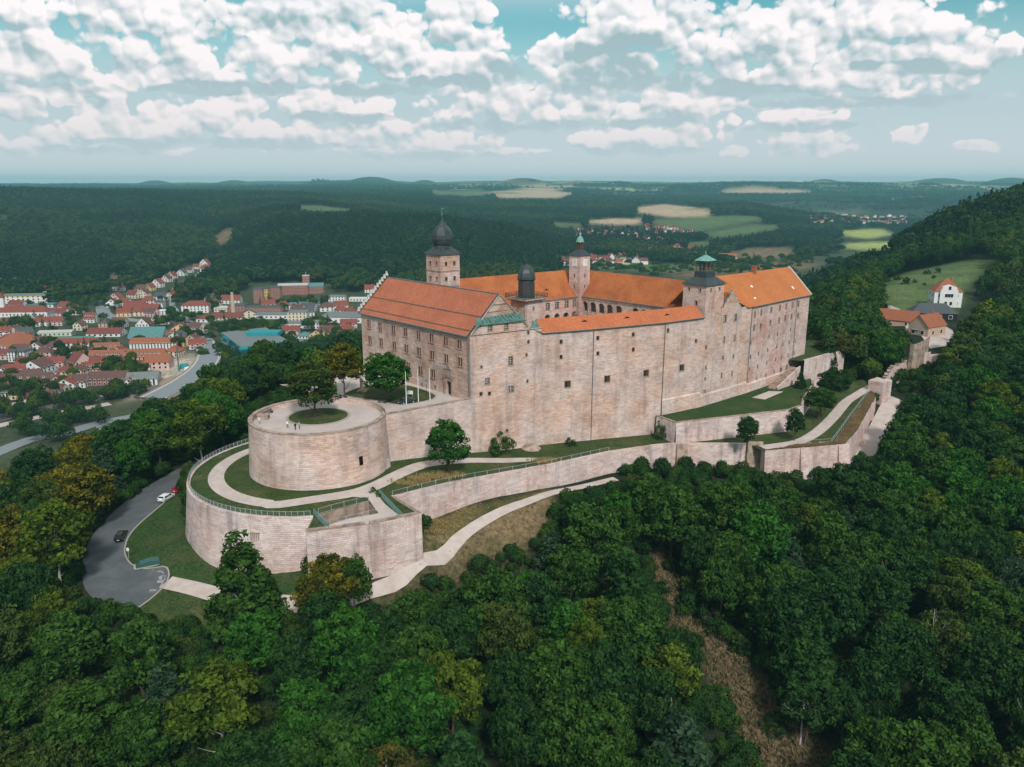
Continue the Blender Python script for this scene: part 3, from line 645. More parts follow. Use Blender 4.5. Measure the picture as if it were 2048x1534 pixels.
# ---- gate wing (left): u 0..49, n 0..19
EZ = 16.5; RZ = 25.6
gw = thing('gate_wing', 'left castle wing with rows of paired red shutters, arched green gate and red tile roof', 'castle wing')
Z1 = lambda x, y: (680 + x / 4.09, 400 + y / 4.09)
Z2 = lambda x, y: (1000 + x / 4.09, 450 + y / 4.09)
Z3 = lambda x, y: (1300 + x / 5.1125, 480 + y / 5.1125)
wl = [(*Z1(x, y), 1.75, 2.2, 'pair') for x, y in [(238,1015),(328,1037),(438,1060),(537,1082),(643,1105),(750,1130),(866,1155),(978,1182),(246,1145),(338,1165),(445,1193),(545,1217),(648,1243),(756,1268),(870,1297),(985,1325),
      (256,1280),(350,1305),(455,1337),(558,1362),(660,1395),(763,1422)]]
wl += [(*Z1(x, y), .6, .8, 'slit') for x, y in [(560,1480),(670,1510),(780,1530)]]
sg, zg = on_wall(898, 775, L(49, 0), L(0, 0))
facade(gw, 'wall', L(49, 0), L(0, 0), -9, EZ, wl, ASHD, 0, [(sg - 1.15, sg + 1.15, -.05, 3.6, True)], .9)
gq = L(49, 0) - U * sg; grz = math.atan2(-U[1], -U[0])
door = MB(); door.box((0, .75, 1.7), (2.3, .12, 3.5)); door.box((0, .66, 1.7), (.08, .1, 3.4))
do = obj('gate_door', door.mesh('gate_door', GREEN_DOOR), gw, (gq[0], gq[1], 0), grz)
por = MB()                                      # stone portal frame with small pediment
for s in (-1, 1): por.box((s * 1.6, -.1, 2.2), (.7, .5, 4.4)); por.box((s * 1.6, -.16, 4.5), (.9, .7, .3))
por.box((0, -.1, 4.95), (4.4, .5, .6)); por.box((0, -.08, 6.0), (2.4, .4, 1.5)); por.box((0, -.14, 6.9), (2.9, .6, .25))
por.poly([(-1.4, -.3, 7.02), (1.4, -.3, 7.02), (0, -.3, 8.1)]); por.poly([(1.4, .05, 7.02), (-1.4, .05, 7.02), (0, .05, 8.1)]); por.poly([(-1.4, -.3, 7.02), (0, -.3, 8.1), (0, .05, 8.1), (-1.4, .05, 7.02)]); por.poly([(0, -.3, 8.1), (1.4, -.3, 7.02), (1.4, .05, 7.02), (0, .05, 8.1)])
obj('gate_portal', por.mesh('gate_portal', COPING), gw, (gq[0], gq[1], 0), grz)
fill = MB()
wall(fill, L(49, 19), L(49, 0), -9, EZ); fill.poly([L3(49, 19, EZ), L3(49, 0, EZ), L3(49, 9.5, RZ - .2)])       # far gable end
wall(fill, L(0, 0), L(0, 19), -9, EZ); fill.poly([L3(0, 0, EZ), L3(0, 19, EZ), L3(0, 9.5, RZ - .2)])              # near gable
wall(fill, L(0, 19), L(49, 19), 4, EZ)
fill.build('end_wall', ASHD, gw)
rf = MB()
def lerp3(a, b, f): return np.asarray(a) * (1 - f) + np.asarray(b) * f
e0, e1 = np.array(L3(49.3, -.55, EZ - .25)), np.array(L3(.45, -.55, EZ - .25)); r0, r1 = np.array(L3(49.3, 9.5, RZ)), np.array(L3(.45, 9.5, RZ))
roof_plane(rf, e0, e1, r1, r0); roof_plane(rf, L3(.45, 19.55, EZ - .25), L3(49.3, 19.55, EZ - .25), r0, r1)
rfo = rf.build('roof', TILE1, gw)
sg_ = MB()
for f in (.115, .44):
    p, q = lerp3(e0, r0, f), lerp3(e1, r1, f); up = np.array([0, 0, .22])
    sg_.bar(p + up, q + up, .10, 4)
    for k in range(0, 40): a = lerp3(p, q, k / 39); sg_.bar(a, a + up, .05, 3)
sg_.build('snow_guard', ZINC, rfo)
gt = MB(); gt.bar(e0 + [0, 0, -.05], e1 + [0, 0, -.05], .2, 6); gt.bar(r0 + [0, 0, .05], r1 + [0, 0, .05], .2, 6); gt.build('gutter', ZINC, rfo)
MB().bar(e1, r1, .16, 5).build('verge', SLATE, rfo); MB().bar(np.array(e0), np.array(r0), .25, 5).build('verge', SLATE, rfo)
for k in range(13):                              # stone volutes along the far gable
    a = lerp3(L3(49.6, -.3, EZ + .3), L3(49.6, 9.5, RZ + .6), k / 12)
    c = MB(); c.box((0, 0, .35), (.7, .8, .8), 0, 0, .6); c.lathe([(.02, .65), (.26, .8), (.26, 1.0), (.02, 1.2)], 8); obj('gable_volute', c.mesh('gable_volute', PLASTER), gw, tuple(a), grz)
# window and little openings on the near gable
for nn, zz, ww, hh in ((12.3, 18.2, .8, 1.0), (15.6, 18.4, .8, 1.0), (9.8, 22.4, .5, .5)):
    q = L(-.02, nn); put_window(gw, 'slit', ww, hh, (q[0], q[1], zz), math.atan2(N[1], N[0]))
stp = MB(); 
for k, zz in enumerate((19.6, 21.6, 23.3)):
    hw = 9.5 * (1 - (zz - EZ) / (RZ - EZ)); a, b = L(-.12, 9.5 - hw), L(-.12, 9.5 + hw); stp.bar((*a, zz), (*b, zz), .12, 4)
stp.bar(L3(-.1, 0, EZ), L3(-.1, 9.5, RZ), .22, 5); stp.bar(L3(-.1, 19, EZ), L3(-.1, 9.5, RZ), .22, 5)
stp.build('gable_cornice', COPING, gw)
pipe(gw, [L3(.25, -.35, EZ - .4), L3(.25, -.35, -1)])

# ---- long front: bent curtain wall
Q = [L(0, 0), L(-4.0, 20.1), L(-8.9, 34.2), L(-15.2, 56.2), L(-17.4, 71.1), L(-17.6, 95.7), L(-15.9, 134.2)]
lf = thing('curtain_wing', 'high blank sandstone front with small loopholes under a low tiled roof', 'castle wing')
w01 = [(1021,721.5,1.2,2.1,'lattice'),(974.6,762,1.2,1.4,'lattice'),(1022,777.6,1.5,1.4,'lattice'),(1056.5,665,.55,.8,'slit'),(1056.8,683.6,.55,.8,'slit'),(1053,710,.5,.7,'slit'),(1055,762,.5,.8,'slit'),(963,733.7,.5,.6,'slit'),(962,788,.8,.9,'slit'),(979,787,.8,.9,'slit'),(1014,861,.7,.7,'slit')]
facade(lf, 'wall', Q[0], Q[1], -17, EZ, w01, ASH)
w12 = [(1122,683.5,.8,1.0,'slit'),(1122,714,.8,1.0,'slit'),(1135,768,1.7,1.7,'port')]
facade(lf, 'wall', Q[1], Q[2], -18, 15.3, w12, ASH, 21)
w23 = [(1195.6,676,.8,1.0,'slit'),(1195.6,707,.8,1.0,'slit'),(1214,757.6,1.7,1.7,'port'),(1266.5,669,.8,1.0,'slit'),(1266.5,699,.8,1.0,'slit'),(1292,746,1.7,1.7,'port')]
facade(lf, 'wall', Q[2], Q[3], -19, 15.3, w23, ASH, 36)
w34 = [(1336,661,.8,1.1,'slit'),(1392,682,.8,1.0,'slit'),(1363,735,1.7,1.7,'port')]
facade(lf, 'wall', Q[3], Q[4], -19, 15.3, w34, ASH, 58)
# cornice over the first bay and attic with copper lean-to
co = MB(); t01 = (Q[1] - Q[0]) / np.linalg.norm(Q[1] - Q[0]); o01 = np.array([t01[1], -t01[0]])
co.bar((*(Q[0] + o01 * .1), EZ), (*(Q[1] + o01 * .1), EZ), .18, 5); co.build('cornice', COPING, lf)
at = thing('copper_attic', 'low stone attic with two windows under a green copper roof', 'attic')
a0, a1 = Q[0] + t01 * 3.4 - o01 * .25, Q[0] + t01 * 15.2 - o01 * .25
facade(at, 'wall', a0, a1, EZ, 19.0, [(*Z1(1228,1040),1.15,1.6,'lattice'),(*Z1(1360,1030),1.15,1.6,'lattice')], ASH)
sd_ = MB(); wall(sd_, L(0, 3.0), a0, EZ, 19.0); sd_.build('side_wall', ASH, at); sd_ = MB(); wall(sd_, a1, L(0, 15.5), EZ, 19.0); sd_.build('side_wall', ASH, at)
cr = MB(); c0, c1 = a0 + o01 * .5 - t01 * .6, a1 + o01 * .5 + t01 * .6
roof_plane(cr, (*c0, 18.9), (*c1, 18.9), L3(0.05, 15.8, 20.6), L3(0.05, 2.2, 20.4)); cr.poly([L3(.05, 2.2, 20.4), (*c0, 18.9), (*(Q[0] + t01 * 1.2), 17.6)]); cr.poly([(*c0, 18.9), (*c1, 18.9), (*c1, 18.7), (*c0, 18.7)][::-1])
crf = cr.build('roof', COPPER, at)
for k in range(1, 12):
    sm = MB(); f = k / 12; sm.bar(lerp3((*c0, 18.95), (*c1, 18.95), f), lerp3(L3(.1, 2.2, 20.45), L3(.1, 15.8, 20.65), f), .06, 4); sm.build('seam', COPPER, crf)
# low roof on the curtain wall, bent with it
lr = MB(); IN = 3.4; ez = 15.25; rz_ = 18.3
def inner(i, d):
    if i == 1: t = Q[2] - Q[1]
    elif i == 4: t = Q[4] - Q[3]
    else: t = Q[i + 1] - Q[i - 1]
    t = t / np.linalg.norm(t); return Q[i] + np.array([-t[1], t[0]]) * d
for i in (1, 2, 3):
    roof_plane(lr, (*inner(i, -.5), ez), (*inner(i + 1, -.5), ez), (*inner(i + 1, IN), rz_), (*inner(i, IN), rz_))
    roof_plane(lr, (*inner(i + 1, IN + 2.2), ez + .6), (*inner(i, IN + 2.2), ez + .6), (*inner(i, IN), rz_), (*inner(i + 1, IN), rz_))
lro = lr.build('roof', TILE4, lf)
gt = MB()
for i in (1, 2, 3): gt.bar((*inner(i, -.55), ez - .05), (*inner(i + 1, -.55), ez - .05), .16, 5)
gt.build('gutter', ZINC, lro)
hip = MB(); hip.poly([(*inner(1, -.5), ez), (*inner(1, IN), rz_), (*(Q[1] - t01 * 3.6 + np.array([-o01[0], -o01[1]]) * .3), EZ + .1)][::-1]); hip.build('copper_hip', COPPER, lro)
bk = MB(); wall(bk, inner(4, IN + 1.9), inner(3, IN + 1.9), -6, ez + .7); wall(bk, inner(3, IN + 1.9), inner(2, IN + 1.9), -6, ez + .7); wall(bk, inner(2, IN + 1.9), inner(1, IN + 1.9), -6, ez + .7); bk.poly([(*inner(1, 0), ez), (*inner(1, IN), rz_), (*inner(1, IN + 2), ez)]); bk.poly([(*inner(4, 0), ez), (*inner(4, IN + 2), ez), (*inner(4, IN), rz_)]); bk.build('court_wall', ASHP, lf)
def eyebrow(parent, p, rzz, slope, w=2.0, h=.55, material=TILE4):
    """eyebrow dormer: curved tiled hood over a dark slot"""
    mb = MB(); n = 10; D_ = h / math.tan(slope) + .3 if slope > 0 else 1.5
    for k in range(n):
        x0, x1 = -w + 2 * w * k / n, -w + 2 * w * (k + 1) / n; f = lambda x: h * (0.5 + .5 * math.cos(math.pi * x / w))
        mb.poly([(x0, 0, f(x0) + .04), (x1, 0, f(x1) + .04), (x1, D_, f(0) * 1.0 * (D_ * math.tan(slope) / h) * .98), (x0, D_, f(0) * (D_ * math.tan(slope) / h) * .98)], 0)
        mb.poly([(x0, .06, -.05), (x1, .06, -.05), (x1, .06, f(x1)), (x0, .06, f(x0))], 1)
    return obj('eyebrow_dormer', mb.mesh('eyebrow_dormer', [material, DARK]), parent, p, rzz)
for px, py, i in ((1169, 644, 1), (1254, 637, 2), (1334, 631, 3)):
    d = ray(px, py); t = Q[i + 1] - Q[i]; t = t / np.linalg.norm(t); o = np.array([t[1], -t[0]]); sl = (rz_ - ez) / (IN + .5)
    e = inner(i, -.5); k = ((ez - CAMZ) - sl * (-(e @ -o)) ) 
    # plane: z = ez + sl * ((p - e) . (-o))
    k = (ez - CAMZ + sl * (e @ o)) / (d[2] + sl * (d[:2] @ o)); p = d * k + [0, 0, CAMZ]
    eyebrow(lro, (p[0], p[1], p[2] - .1), math.atan2(t[1], t[0]), math.atan(sl), 1.5, .55)
pipe(lf, [(*inner(2, -.35), ez - .3), (*inner(2, -.25), -17)]); pipe(lf, [(*inner(3, -.35), ez - .3), (*inner(3, -.25), -13)])

# ---- palace wing (right): curtain front with small scrolled gable, then long window front
pw = thing('palace_wing', 'tall right castle wing with many small windows and bright orange roof', 'castle wing')
w45 = [(1412,694.5,.7,1.0,'slit'),(1411.5,735,.6,1.0,'slit'),(1410,757.6,.5,.8,'slit'),(1409,785,.8,1.5,'tall'),(1450,637,1.3,2.0,'tall'),(1470.6,634.6,1.3,2.0,'tall'),(1448,679,.8,1.7,'tall'),(1469,675.4,.8,1.7,'tall'),(1446,715,.6,1.1,'slit'),(1466.5,712,.6,1.1,'slit'),(1443,750.7,.6,1.5,'slit'),(1464,747,.6,1.5,'slit'),(1452,605,.8,1.0,'slit'),(1473.6,603.5,.9,1.2,'arch')]
n45 = on_wall(1441, 640, Q[4], Q[5])[0]
facade(pw, 'wall', Q[4], Q[5], -17, 16.2, [q for q in w45 if q[1] > 612], ASH, 73)
C5, D6 = Q[5], Q[6]
w56 = [(*Z3(x, y), .8, 1.6, 'tall') for x, y in [(1072,758),(1137,738),(1238,713),(1327,690),(1392,675),(1457,662),(1518,648)]]
w56 += [(*Z3(x, y), 1.0, 1.8, 'arch') for x, y in [(1065,895),(1132,878),(1230,845),(1320,822),(1382,795),(1447,780),(1513,772)]]
w56 += [(*Z3(x, y), .5, 1.1, 'slit') for x, y in [(1218,985),(1303,960),(1370,935),(1437,915),(1030,1050),(1204,1125),(1295,1090),(1358,1070),(1422,1045),(1484,1030),(1027,1195),(1108,1160),(1018,1320),(1100,1290),(1193,1255),(1285,1220),(1347,1200),(1410,1178),(1473,1155),(1007,1460),(1088,1420),(1184,1385),(1268,1345),(1462,1280)]]
w56 += [(*Z3(x, y), 1.2, 2.3, 'arch') for x, y in [(1338,1340),(1397,1310)]]
facade(pw, 'wall', C5, D6, -17, 16.0, w56, ASHP, 98)
RU, RZ2 = -7.2, 24.4
ew = MB(); wall(ew, D6, L(1.0, 134.4), -17, 16.0); ew.poly([(*D6, 16.0), L3(1.0, 134.4, 16.0), L3(RU, 134.3, RZ2 - .2)]); wall(ew, L(1, 134.4), L(1, 88), -5, 16.0); ew.build('end_wall', ASHP, pw)
rr = MB(); c_e = C5 + (C5 - D6) / np.linalg.norm(C5 - D6) * 2.5
roof_plane(rr, (*(c_e + U * -.5), 15.8), (*(D6 + U * -.5), 15.8), L3(RU, 134.6, RZ2), L3(RU, 80, RZ2)); roof_plane(rr, L3(1.6, 134.6, 15.8), L3(1.6, 80, 15.8), L3(RU, 80, RZ2), L3(RU, 134.6, RZ2))
rro = rr.build('roof', TILE3, pw)
gt = MB(); gt.bar((*(C5 + U * -.55), 15.75), (*(D6 + U * -.55), 15.75), .18, 5); gt.build('gutter', ZINC, rro)
MB().bar((*(D6 + U * -.5 + N * .25), 15.9), L3(RU, 134.75, RZ2 + .15), .24, 5).build('verge', PLASTER, rro); MB().bar(L3(RU, 134.75, RZ2 + .15), L3(1.6, 134.75, 15.9), .24, 5).build('verge', PLASTER, rro)
ch = MB(); ch.box((0, 0, 0), (1.4, 1.0, 2.6)); ch.box((0, 0, 1.35), (1.7, 1.3, .2)); obj('chimney', ch.mesh('chimney', mat('brick_chimney', (.33, .12, .07))), rro, L3(RU - .4, 112, RZ2 + .5), grz)
for f, g in ((.22, .55), (.42, .45), (.12, .2), (.8, .32)):
    p = lerp3(lerp3((*(C5 + U * -.5), 15.8), (*(D6 + U * -.5), 15.8), f), lerp3(L3(RU, 96, RZ2), L3(RU, 134, RZ2), f), g)
    sk = MB(); sk.box((0, 0, .1), (.9, 1.1, .12)); o = obj('skylight', sk.mesh('skylight', WHITEP), rro, tuple(p), math.atan2(N[1], N[0])); o.rotation_euler.x = math.atan2(RZ2 - 15.8, 9.2)
gbm = MB(); pts = [(-5.4, 0), (5.4, 0), (5.2, .8), (4.2, 1.1), (3.7, 2.4), (2.9, 3.0), (2.5, 4.3), (1.5, 4.6), (1.1, 5.9), (.5, 6.3), (0, 6.9), (-.5, 6.3), (-1.1, 5.9), (-1.5, 4.6), (-2.5, 4.3), (-2.9, 3.0), (-3.7, 2.4), (-4.2, 1.1), (-5.2, .8)]
t45 = (Q[5] - Q[4]) / np.linalg.norm(Q[5] - Q[4]); gc = Q[4] + t45 * (on_wall(1463, 620, Q[4], Q[5])[0]); grz2 = math.atan2(t45[1], t45[0])
pts = [(x * .95, z * .78) for x, z in pts]
gbm.poly([(x, 0, z) for x, z in pts]); gbm.poly([(x, .7, z) for x, z in pts][::-1])
for (x0, z0), (x1, z1) in zip(pts, pts[1:] + pts[:1]): gbm.poly([(x0, 0, z0), (x0, .7, z0), (x1, .7, z1), (x1, 0, z1)])
gbo = obj('scrolled_gable', gbm.mesh('scrolled_gable', ASH), pw, (*gc, 16.2), grz2)
tr = MB()
for (x0, z0), (x1, z1) in zip(pts[1:], pts[2:]): tr.bar((x0, .3, z0), (x1, .3, z1), .3, 5)
tr.build('copper_edge', COPPER, gbo)
for x, z in ((-1.1, 3.0), (1.1, 3.0)):
    o = put_window(gbo, 'slit', .7, 1.1, (x, -.02, z), 0)
for z_ in (2.3, 4.5): b_ = MB(); b_.bar((-3.4 if z_ < 3 else -1.9, -.05, z_), (3.4 if z_ < 3 else 1.9, -.05, z_), .1, 4); b_.build('gable_cornice', COPING, gbo)
gr_ = MB(); roof_plane(gr_, (gc[0] - t45[0] * 4.4, gc[1] - t45[1] * 4.4, 17.2), L3(-9, 78.5, 17.2), L3(-9, 87.5, 20.9), (*gc, 20.9)); 
roof_plane(gr_, L3(-9, 92.5, 17.2), (gc[0] + t45[0] * 4.4, gc[1] + t45[1] * 4.4, 17.2), (*gc, 20.9), L3(-9, 87.5, 20.9)); gr_.build('gable_roof', TILE2, pw)
pipe(pw, [(*(C5 + U * -.3), 15.6), (*(C5 + U * -.3), -12)]); q6 = C5 + (D6 - C5) * .76; pipe(pw, [(*(q6 + U * -.3), 15.6), (*(q6 + U * -.3), -12)])

# ---- court wings behind
cl = thing('court_wing', 'rear castle wing facing the court with tall white windows over arches', 'castle wing')
ca_, cb_ = L(43.5, 19), L(40.4, 81.0)
wc = [(*Z2(x, y), 1.7, 2.2, 'lattice') for x, y in [(390,665),(466,655),(545,643),(610,634)]]
arc = []
for x, y in [(388,757),(466,747),(540,739),(610,730)]:
    s, z = on_wall(*Z2(x, y), ca_, cb_); arc.append((s - 1.3, s + 1.3, z - 2.8, z + 1.0, True))
for k in range(1, 11): s = arc[0][0] + 1.3 - 4.1 * k; arc.append((s - 1.3, s + 1.3, arc[0][2], arc[0][3], True))
arc = [a for a in arc if a[0] > .5]
facade(cl, 'wall', ca_, cb_, -6, 14.6, wc, ASHP, 0, arc, .8)
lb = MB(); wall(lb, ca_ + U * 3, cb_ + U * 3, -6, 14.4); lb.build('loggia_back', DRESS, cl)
rb = MB(); roof_plane(rb, (*(ca_ - U * .5), 14.5), (*(cb_ - U * .5 + N * 7), 14.5), L3(48, 88.7, 22.6), L3(55, 19, 22.6)); roof_plane(rb, L3(58, 88.7, 14), L3(64, 19, 14), L3(55, 19, 22.6), L3(48, 88.7, 22.6))
rbo = rb.build('roof', TILE2, cl)
gt = MB(); gt.bar((*(ca_ - U * .55), 14.45), (*(cb_ - U * .55), 14.45), .16, 5); gt.build('gutter', ZINC, rbo)
eyebrow(rbo, tuple(lerp3(lerp3((*(ca_ - U * .5), 14.5), (*(cb_ - U * .5), 14.5), .80), lerp3(L3(55, 19, 22.6), L3(48, 81, 22.6), .80), .33)), math.atan2(*(cb_ - ca_)[::-1]), math.atan2(8.1, 8.5), 1.4, .5, TILE2)
cr_ = thing('arcade_wing', 'rear castle wing with open round-arched gallery under a long orange roof', 'castle wing')
da, db = L(40.4, 81.6), L(-8, 83.0)
arc = []
for x, y in [(692,635),(760,645),(828,655),(895,668),(970,672),(1110,680),(1180,690)]:
    s, z = on_wall(*Z2(x, y), da, db); arc.append((s - 1.35, s + 1.35, z - 1.7, z + 1.5, True))
for k in range(1, 5): s = arc[-1][0] + 1.35 + 3.6 * k; arc.append((s - 1.35, s + 1.35, arc[-1][2], arc[-1][3], True))
arc = [(a[0], a[1], 9.6, 12.9, True) for a in arc if a[0] > .3 and a[1] < np.linalg.norm(db - da) - .4]
low = [(a[0], a[1], 3.6, 7.2, True) for a in arc]
mb = MB(); wall(mb, da, db, -6, 14.6, arc + low, .7); mb.build('wall', ASHD, cr_)
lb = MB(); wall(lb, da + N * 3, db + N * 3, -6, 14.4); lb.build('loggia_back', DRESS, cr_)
fl = MB(); fl.poly([(*da, 8.6), (*(da + N * 3), 8.6), (*(db + N * 3), 8.6), (*db, 8.6)][::-1]); fl.build('gallery_floor', COPING, cr_)
for a in arc:
    t_ = (db - da) / np.linalg.norm(db - da); s = a[0] - .45
    q = da + t_ * s; cpl = MB(); cpl.lathe([(.30, 0), (.30, .2), (.22, .3), (.20, 1.9), (.30, 2.1), (.30, 2.3)], 8); obj('column', cpl.mesh('column', DRESS), cr_, (q[0] - N[0] * .2, q[1] - N[1] * .2, 8.7))
rb2 = MB(); roof_plane(rb2, (*(da - N * .5 + U * 7), 14.5), (*(db - N * .5), 14.5), L3(-8, 88.7, 22.6), L3(48, 88.7, 22.6)); roof_plane(rb2, L3(-8, 97, 14), L3(56, 97, 14), L3(48, 88.7, 22.6), L3(-8, 88.7, 22.6))
rb2o = rb2.build('roof', TILE2, cr_)
sg2 = MB(); p, q = np.array((*(da + N * .9), 16.0)), np.array((*(db + N * .9), 16.0)); sg2.bar(p, q, .12, 4); sg2.bar(np.array((*(da - N * .55), 14.45)), np.array((*(db - N * .55), 14.45)), .16, 5); sg2.build('snow_guard', ZINC, rb2o)
tag(sheet('castle_court', [L(0, 19), L(44, 19), L(41, 82), L(-10, 83), L(-14, 71), L(-5, 34)], -2.0, PAVE, 8), kind='structure')

# ---- towers
def sq_tower(name, label, u0, u1, n0, n1, z0, z1, wins, material, bands=()):
    t = thing(name, label, 'tower')
    cs = [L(u0, n0), L(u0, n1), L(u1, n1), L(u1, n0)]
    mb = MB(); hl = {0: [], 1: [], 2: [], 3: []}; spots = []
    for side, f, zc, ww, hh, k in wins:
        a, b = cs[side], cs[(side + 1) % 4]; Ln = np.linalg.norm(b - a); s = f * Ln; hl[side].append((s - ww / 2, s + ww / 2, zc - hh / 2, zc + hh / 2, k == 'arch')); spots.append((a, b, s, zc - hh / 2, ww, hh, k))
    for i in range(4): wall(mb, cs[i], cs[(i + 1) % 4], z0, z1, hl[i], .35, 0, i * 9)
    mb.build('wall', material, t)
    for a, b, s, z, ww, hh, k in spots:
        d = (b - a) / np.linalg.norm(b - a); q = a + d * s; put_window(t, k, ww, hh, (q[0], q[1], z), math.atan2(d[1], d[0]))
    for zb in bands:
        bb = MB(); cc = (L(u0, n0) + L(u1, n1)) / 2; bb.box((*cc, zb), (abs(n1 - n0) + .3, abs(u1 - u0) + .3, .28), math.atan2(N[1], N[0])); bb.build('string_course', COPING, t)
    return t
NR = math.atan2(N[1], N[0])
# onion tower
ot = sq_tower('onion_tower', 'square stone tower with dark onion dome behind the red roof', 39.5, 46.5, 21.5, 28.5, 4, 32, [(s, f, z, .8, 1.1, 'slit') for z in (29.3, 24.9) for s in (0, 3) for f in (.28, .72)] + [(0, .72, 20.9, .7, .9, 'slit')], ASHD, (27.2, 22.6))
oc = (L(39.5, 21.5) + L(46.5, 28.5)) / 2
m_ = MB(); m_.lathe([(5.6, 31.9), (5.3, 32.2), (3.2, 33.6), (2.9, 33.8)], 4, (*oc, 0), NR + math.pi / 4); m_.build('skirt_roof', SLATE, ot)
m_ = MB(); m_.lathe([(2.55, 33.6), (2.5, 34.3), (2.85, 34.9), (3.18, 36.2), (3.12, 37.3), (2.7, 38.6), (2.0, 39.6), (1.1, 40.4), (.5, 41.2), (.26, 42.0), (.16, 42.7)], 8, (*oc, 0), NR + math.pi / 8); dm = m_.build('onion_dome', SLATE, ot)
m_ = MB(); m_.bar((*oc, 42.5), (*oc, 45.2), .06, 5); m_.lathe([(.02, 43.2), (.2, 43.4), (.2, 43.55), (.02, 43.8)], 8, (*oc, 0)); m_.box((oc[0] + .25, oc[1], 45.0), (.55, .05, .3)); m_.build('weather_vane', COPPERB, dm)
# clock tower
ct_ = sq_tower('clock_tower', 'slim stone clock tower with white clock faces and small green lantern', 39.0, 44.0, 80, 85, 8, 28.3, [(s, f, 21.5, .5, 1.0, 'slit') for s in (0, 3) for f in (.5,)] + [(s, .5, 17.8, .5, 1.0, 'slit') for s in (0, 3)], ASHP, ())
tc = (L(39, 80) + L(44, 85)) / 2
for s, (cen, rz) in enumerate(((L(39, 82.5), NR), (L(41.5, 80), math.atan2(-U[1], -U[0])))):
    f = MB(); f.box((0, -.06, 0), (2.1, .12, 2.3)); fo = obj('clock_face', f.mesh('clock_face', WHITEP), ct_, (*cen, 25.9), rz)
    h = MB(); h.bar((0, -.16, 0), (.1, -.16, .8), .05, 4); h.bar((0, -.16, 0), (.5, -.16, -.2), .06, 4)
    for k in range(12): a = k * math.pi / 6; h.bar((.85 * math.sin(a), -.14, .85 * math.cos(a)), (.97 * math.sin(a), -.14, .97 * math.cos(a)), .04, 4)
    h.build('clock_hands', BLACKM, fo)
m_ = MB(); m_.lathe([(4.0, 28.2), (3.8, 28.5), (1.5, 30.0), (1.3, 30.2)], 4, (*tc, 0), NR + math.pi / 4); m_.build('cap_roof', SLATE, ct_)
ln = MB(); [ln.bar((tc[0] + .95 * math.cos(a), tc[1] + .95 * math.sin(a), 30), (tc[0] + .95 * math.cos(a), tc[1] + .95 * math.sin(a), 32.8), .13, 5) for a in [NR + k * math.pi / 4 for k in range(8)]]; ln.lathe([(.5, 30), (.5, 32.8)], 6, (*tc, 0)); ln.build('lantern', mat('lantern_wood', (.14, .07, .05)), ct_)
m_ = MB(); m_.lathe([(1.5, 32.7), (1.35, 33.1), (1.15, 33.9), (.55, 34.5), (.3, 34.8), (.42, 35.2), (.1, 36.0), (.04, 37.2)], 8, (*tc, 0), NR + math.pi / 8); m_.build('lantern_cap', COPPERB, ct_)
# balcony tower
bt = sq_tower('balcony_tower', 'stone tower with railed balcony and dark domed lantern beside the copper roof', 3.0, 8.6, 21.0, 27.0, 2, 22.6, [(0, .5, 20.2, .5, .9, 'slit'), (0, .45, 16.5, .4, .8, 'slit'), (3, .5, 20.2, .5, .9, 'slit')], ASHD, ())
bc = (L(3, 21) + L(8.6, 27)) / 2
m_ = MB(); m_.box((*bc, 22.75), (8.2, 7.8, .35), NR); m_.box((*bc, 22.45), (7.2, 6.8, .4), NR); m_.build('balcony_slab', COPING, bt)
rl = MB(); hx, hy = 4.0, 3.8; cn = [(-hx, -hy), (hx, -hy), (hx, hy), (-hx, hy)]; rt = lambda p, z: (bc[0] + p[0] * math.cos(NR) - p[1] * math.sin(NR), bc[1] + p[0] * math.sin(NR) + p[1] * math.cos(NR), z)
for i in range(4):
    a, b = np.array(cn[i]), np.array(cn[(i + 1) % 4])
    for z in (23.15, 23.55, 24.05): rl.bar(rt(a, z), rt(b, z), .06, 4)
    for k in range(15): q = a + (b - a) * k / 14; rl.bar(rt(q, 22.9), rt(q, 24.05), .05 if k % 7 else .1, 4)
rl.build('balcony_railing', BLACKM, bt)
m_ = MB(); m_.lathe([(2.5, 22.9), (2.5, 23.3), (2.25, 23.4), (2.25, 27.5), (2.6, 27.7), (2.6, 27.95)], 8, (*bc, 0), NR + math.pi / 8); lt = m_.build('lantern', SLATE, bt)
for k in range(8):
    a = NR + k * math.pi / 4; q = (bc[0] + 2.1 * math.cos(a), bc[1] + 2.1 * math.sin(a), 24.0)
    wn = MB(); wn.box((0, 0, 1.5), (.95, .08, 2.6)); o = obj('window', wn.mesh('window', mat('lantern_glass', (.08, .05, .045), .2, .5)), lt, q, a + math.pi / 2)
    mu = MB(); mu.box((0, -.05, 1.5), (.07, .05, 2.6)); [mu.box((0, -.05, z), (.95, .05, .06)) for z in (.9, 1.9)]; obj('glazing_bar', mu.mesh('glazing_bar', SLATE), o)
m_ = MB(); m_.lathe([(2.5, 27.9), (2.45, 28.5), (2.25, 29.4), (1.8, 30.3), (1.1, 31.0), (.4, 31.4), (.15, 31.7), (.2, 31.9), (.02, 32.3)], 8, (*bc, 0), NR + math.pi / 8); m_.build('dome', SLATE, bt)
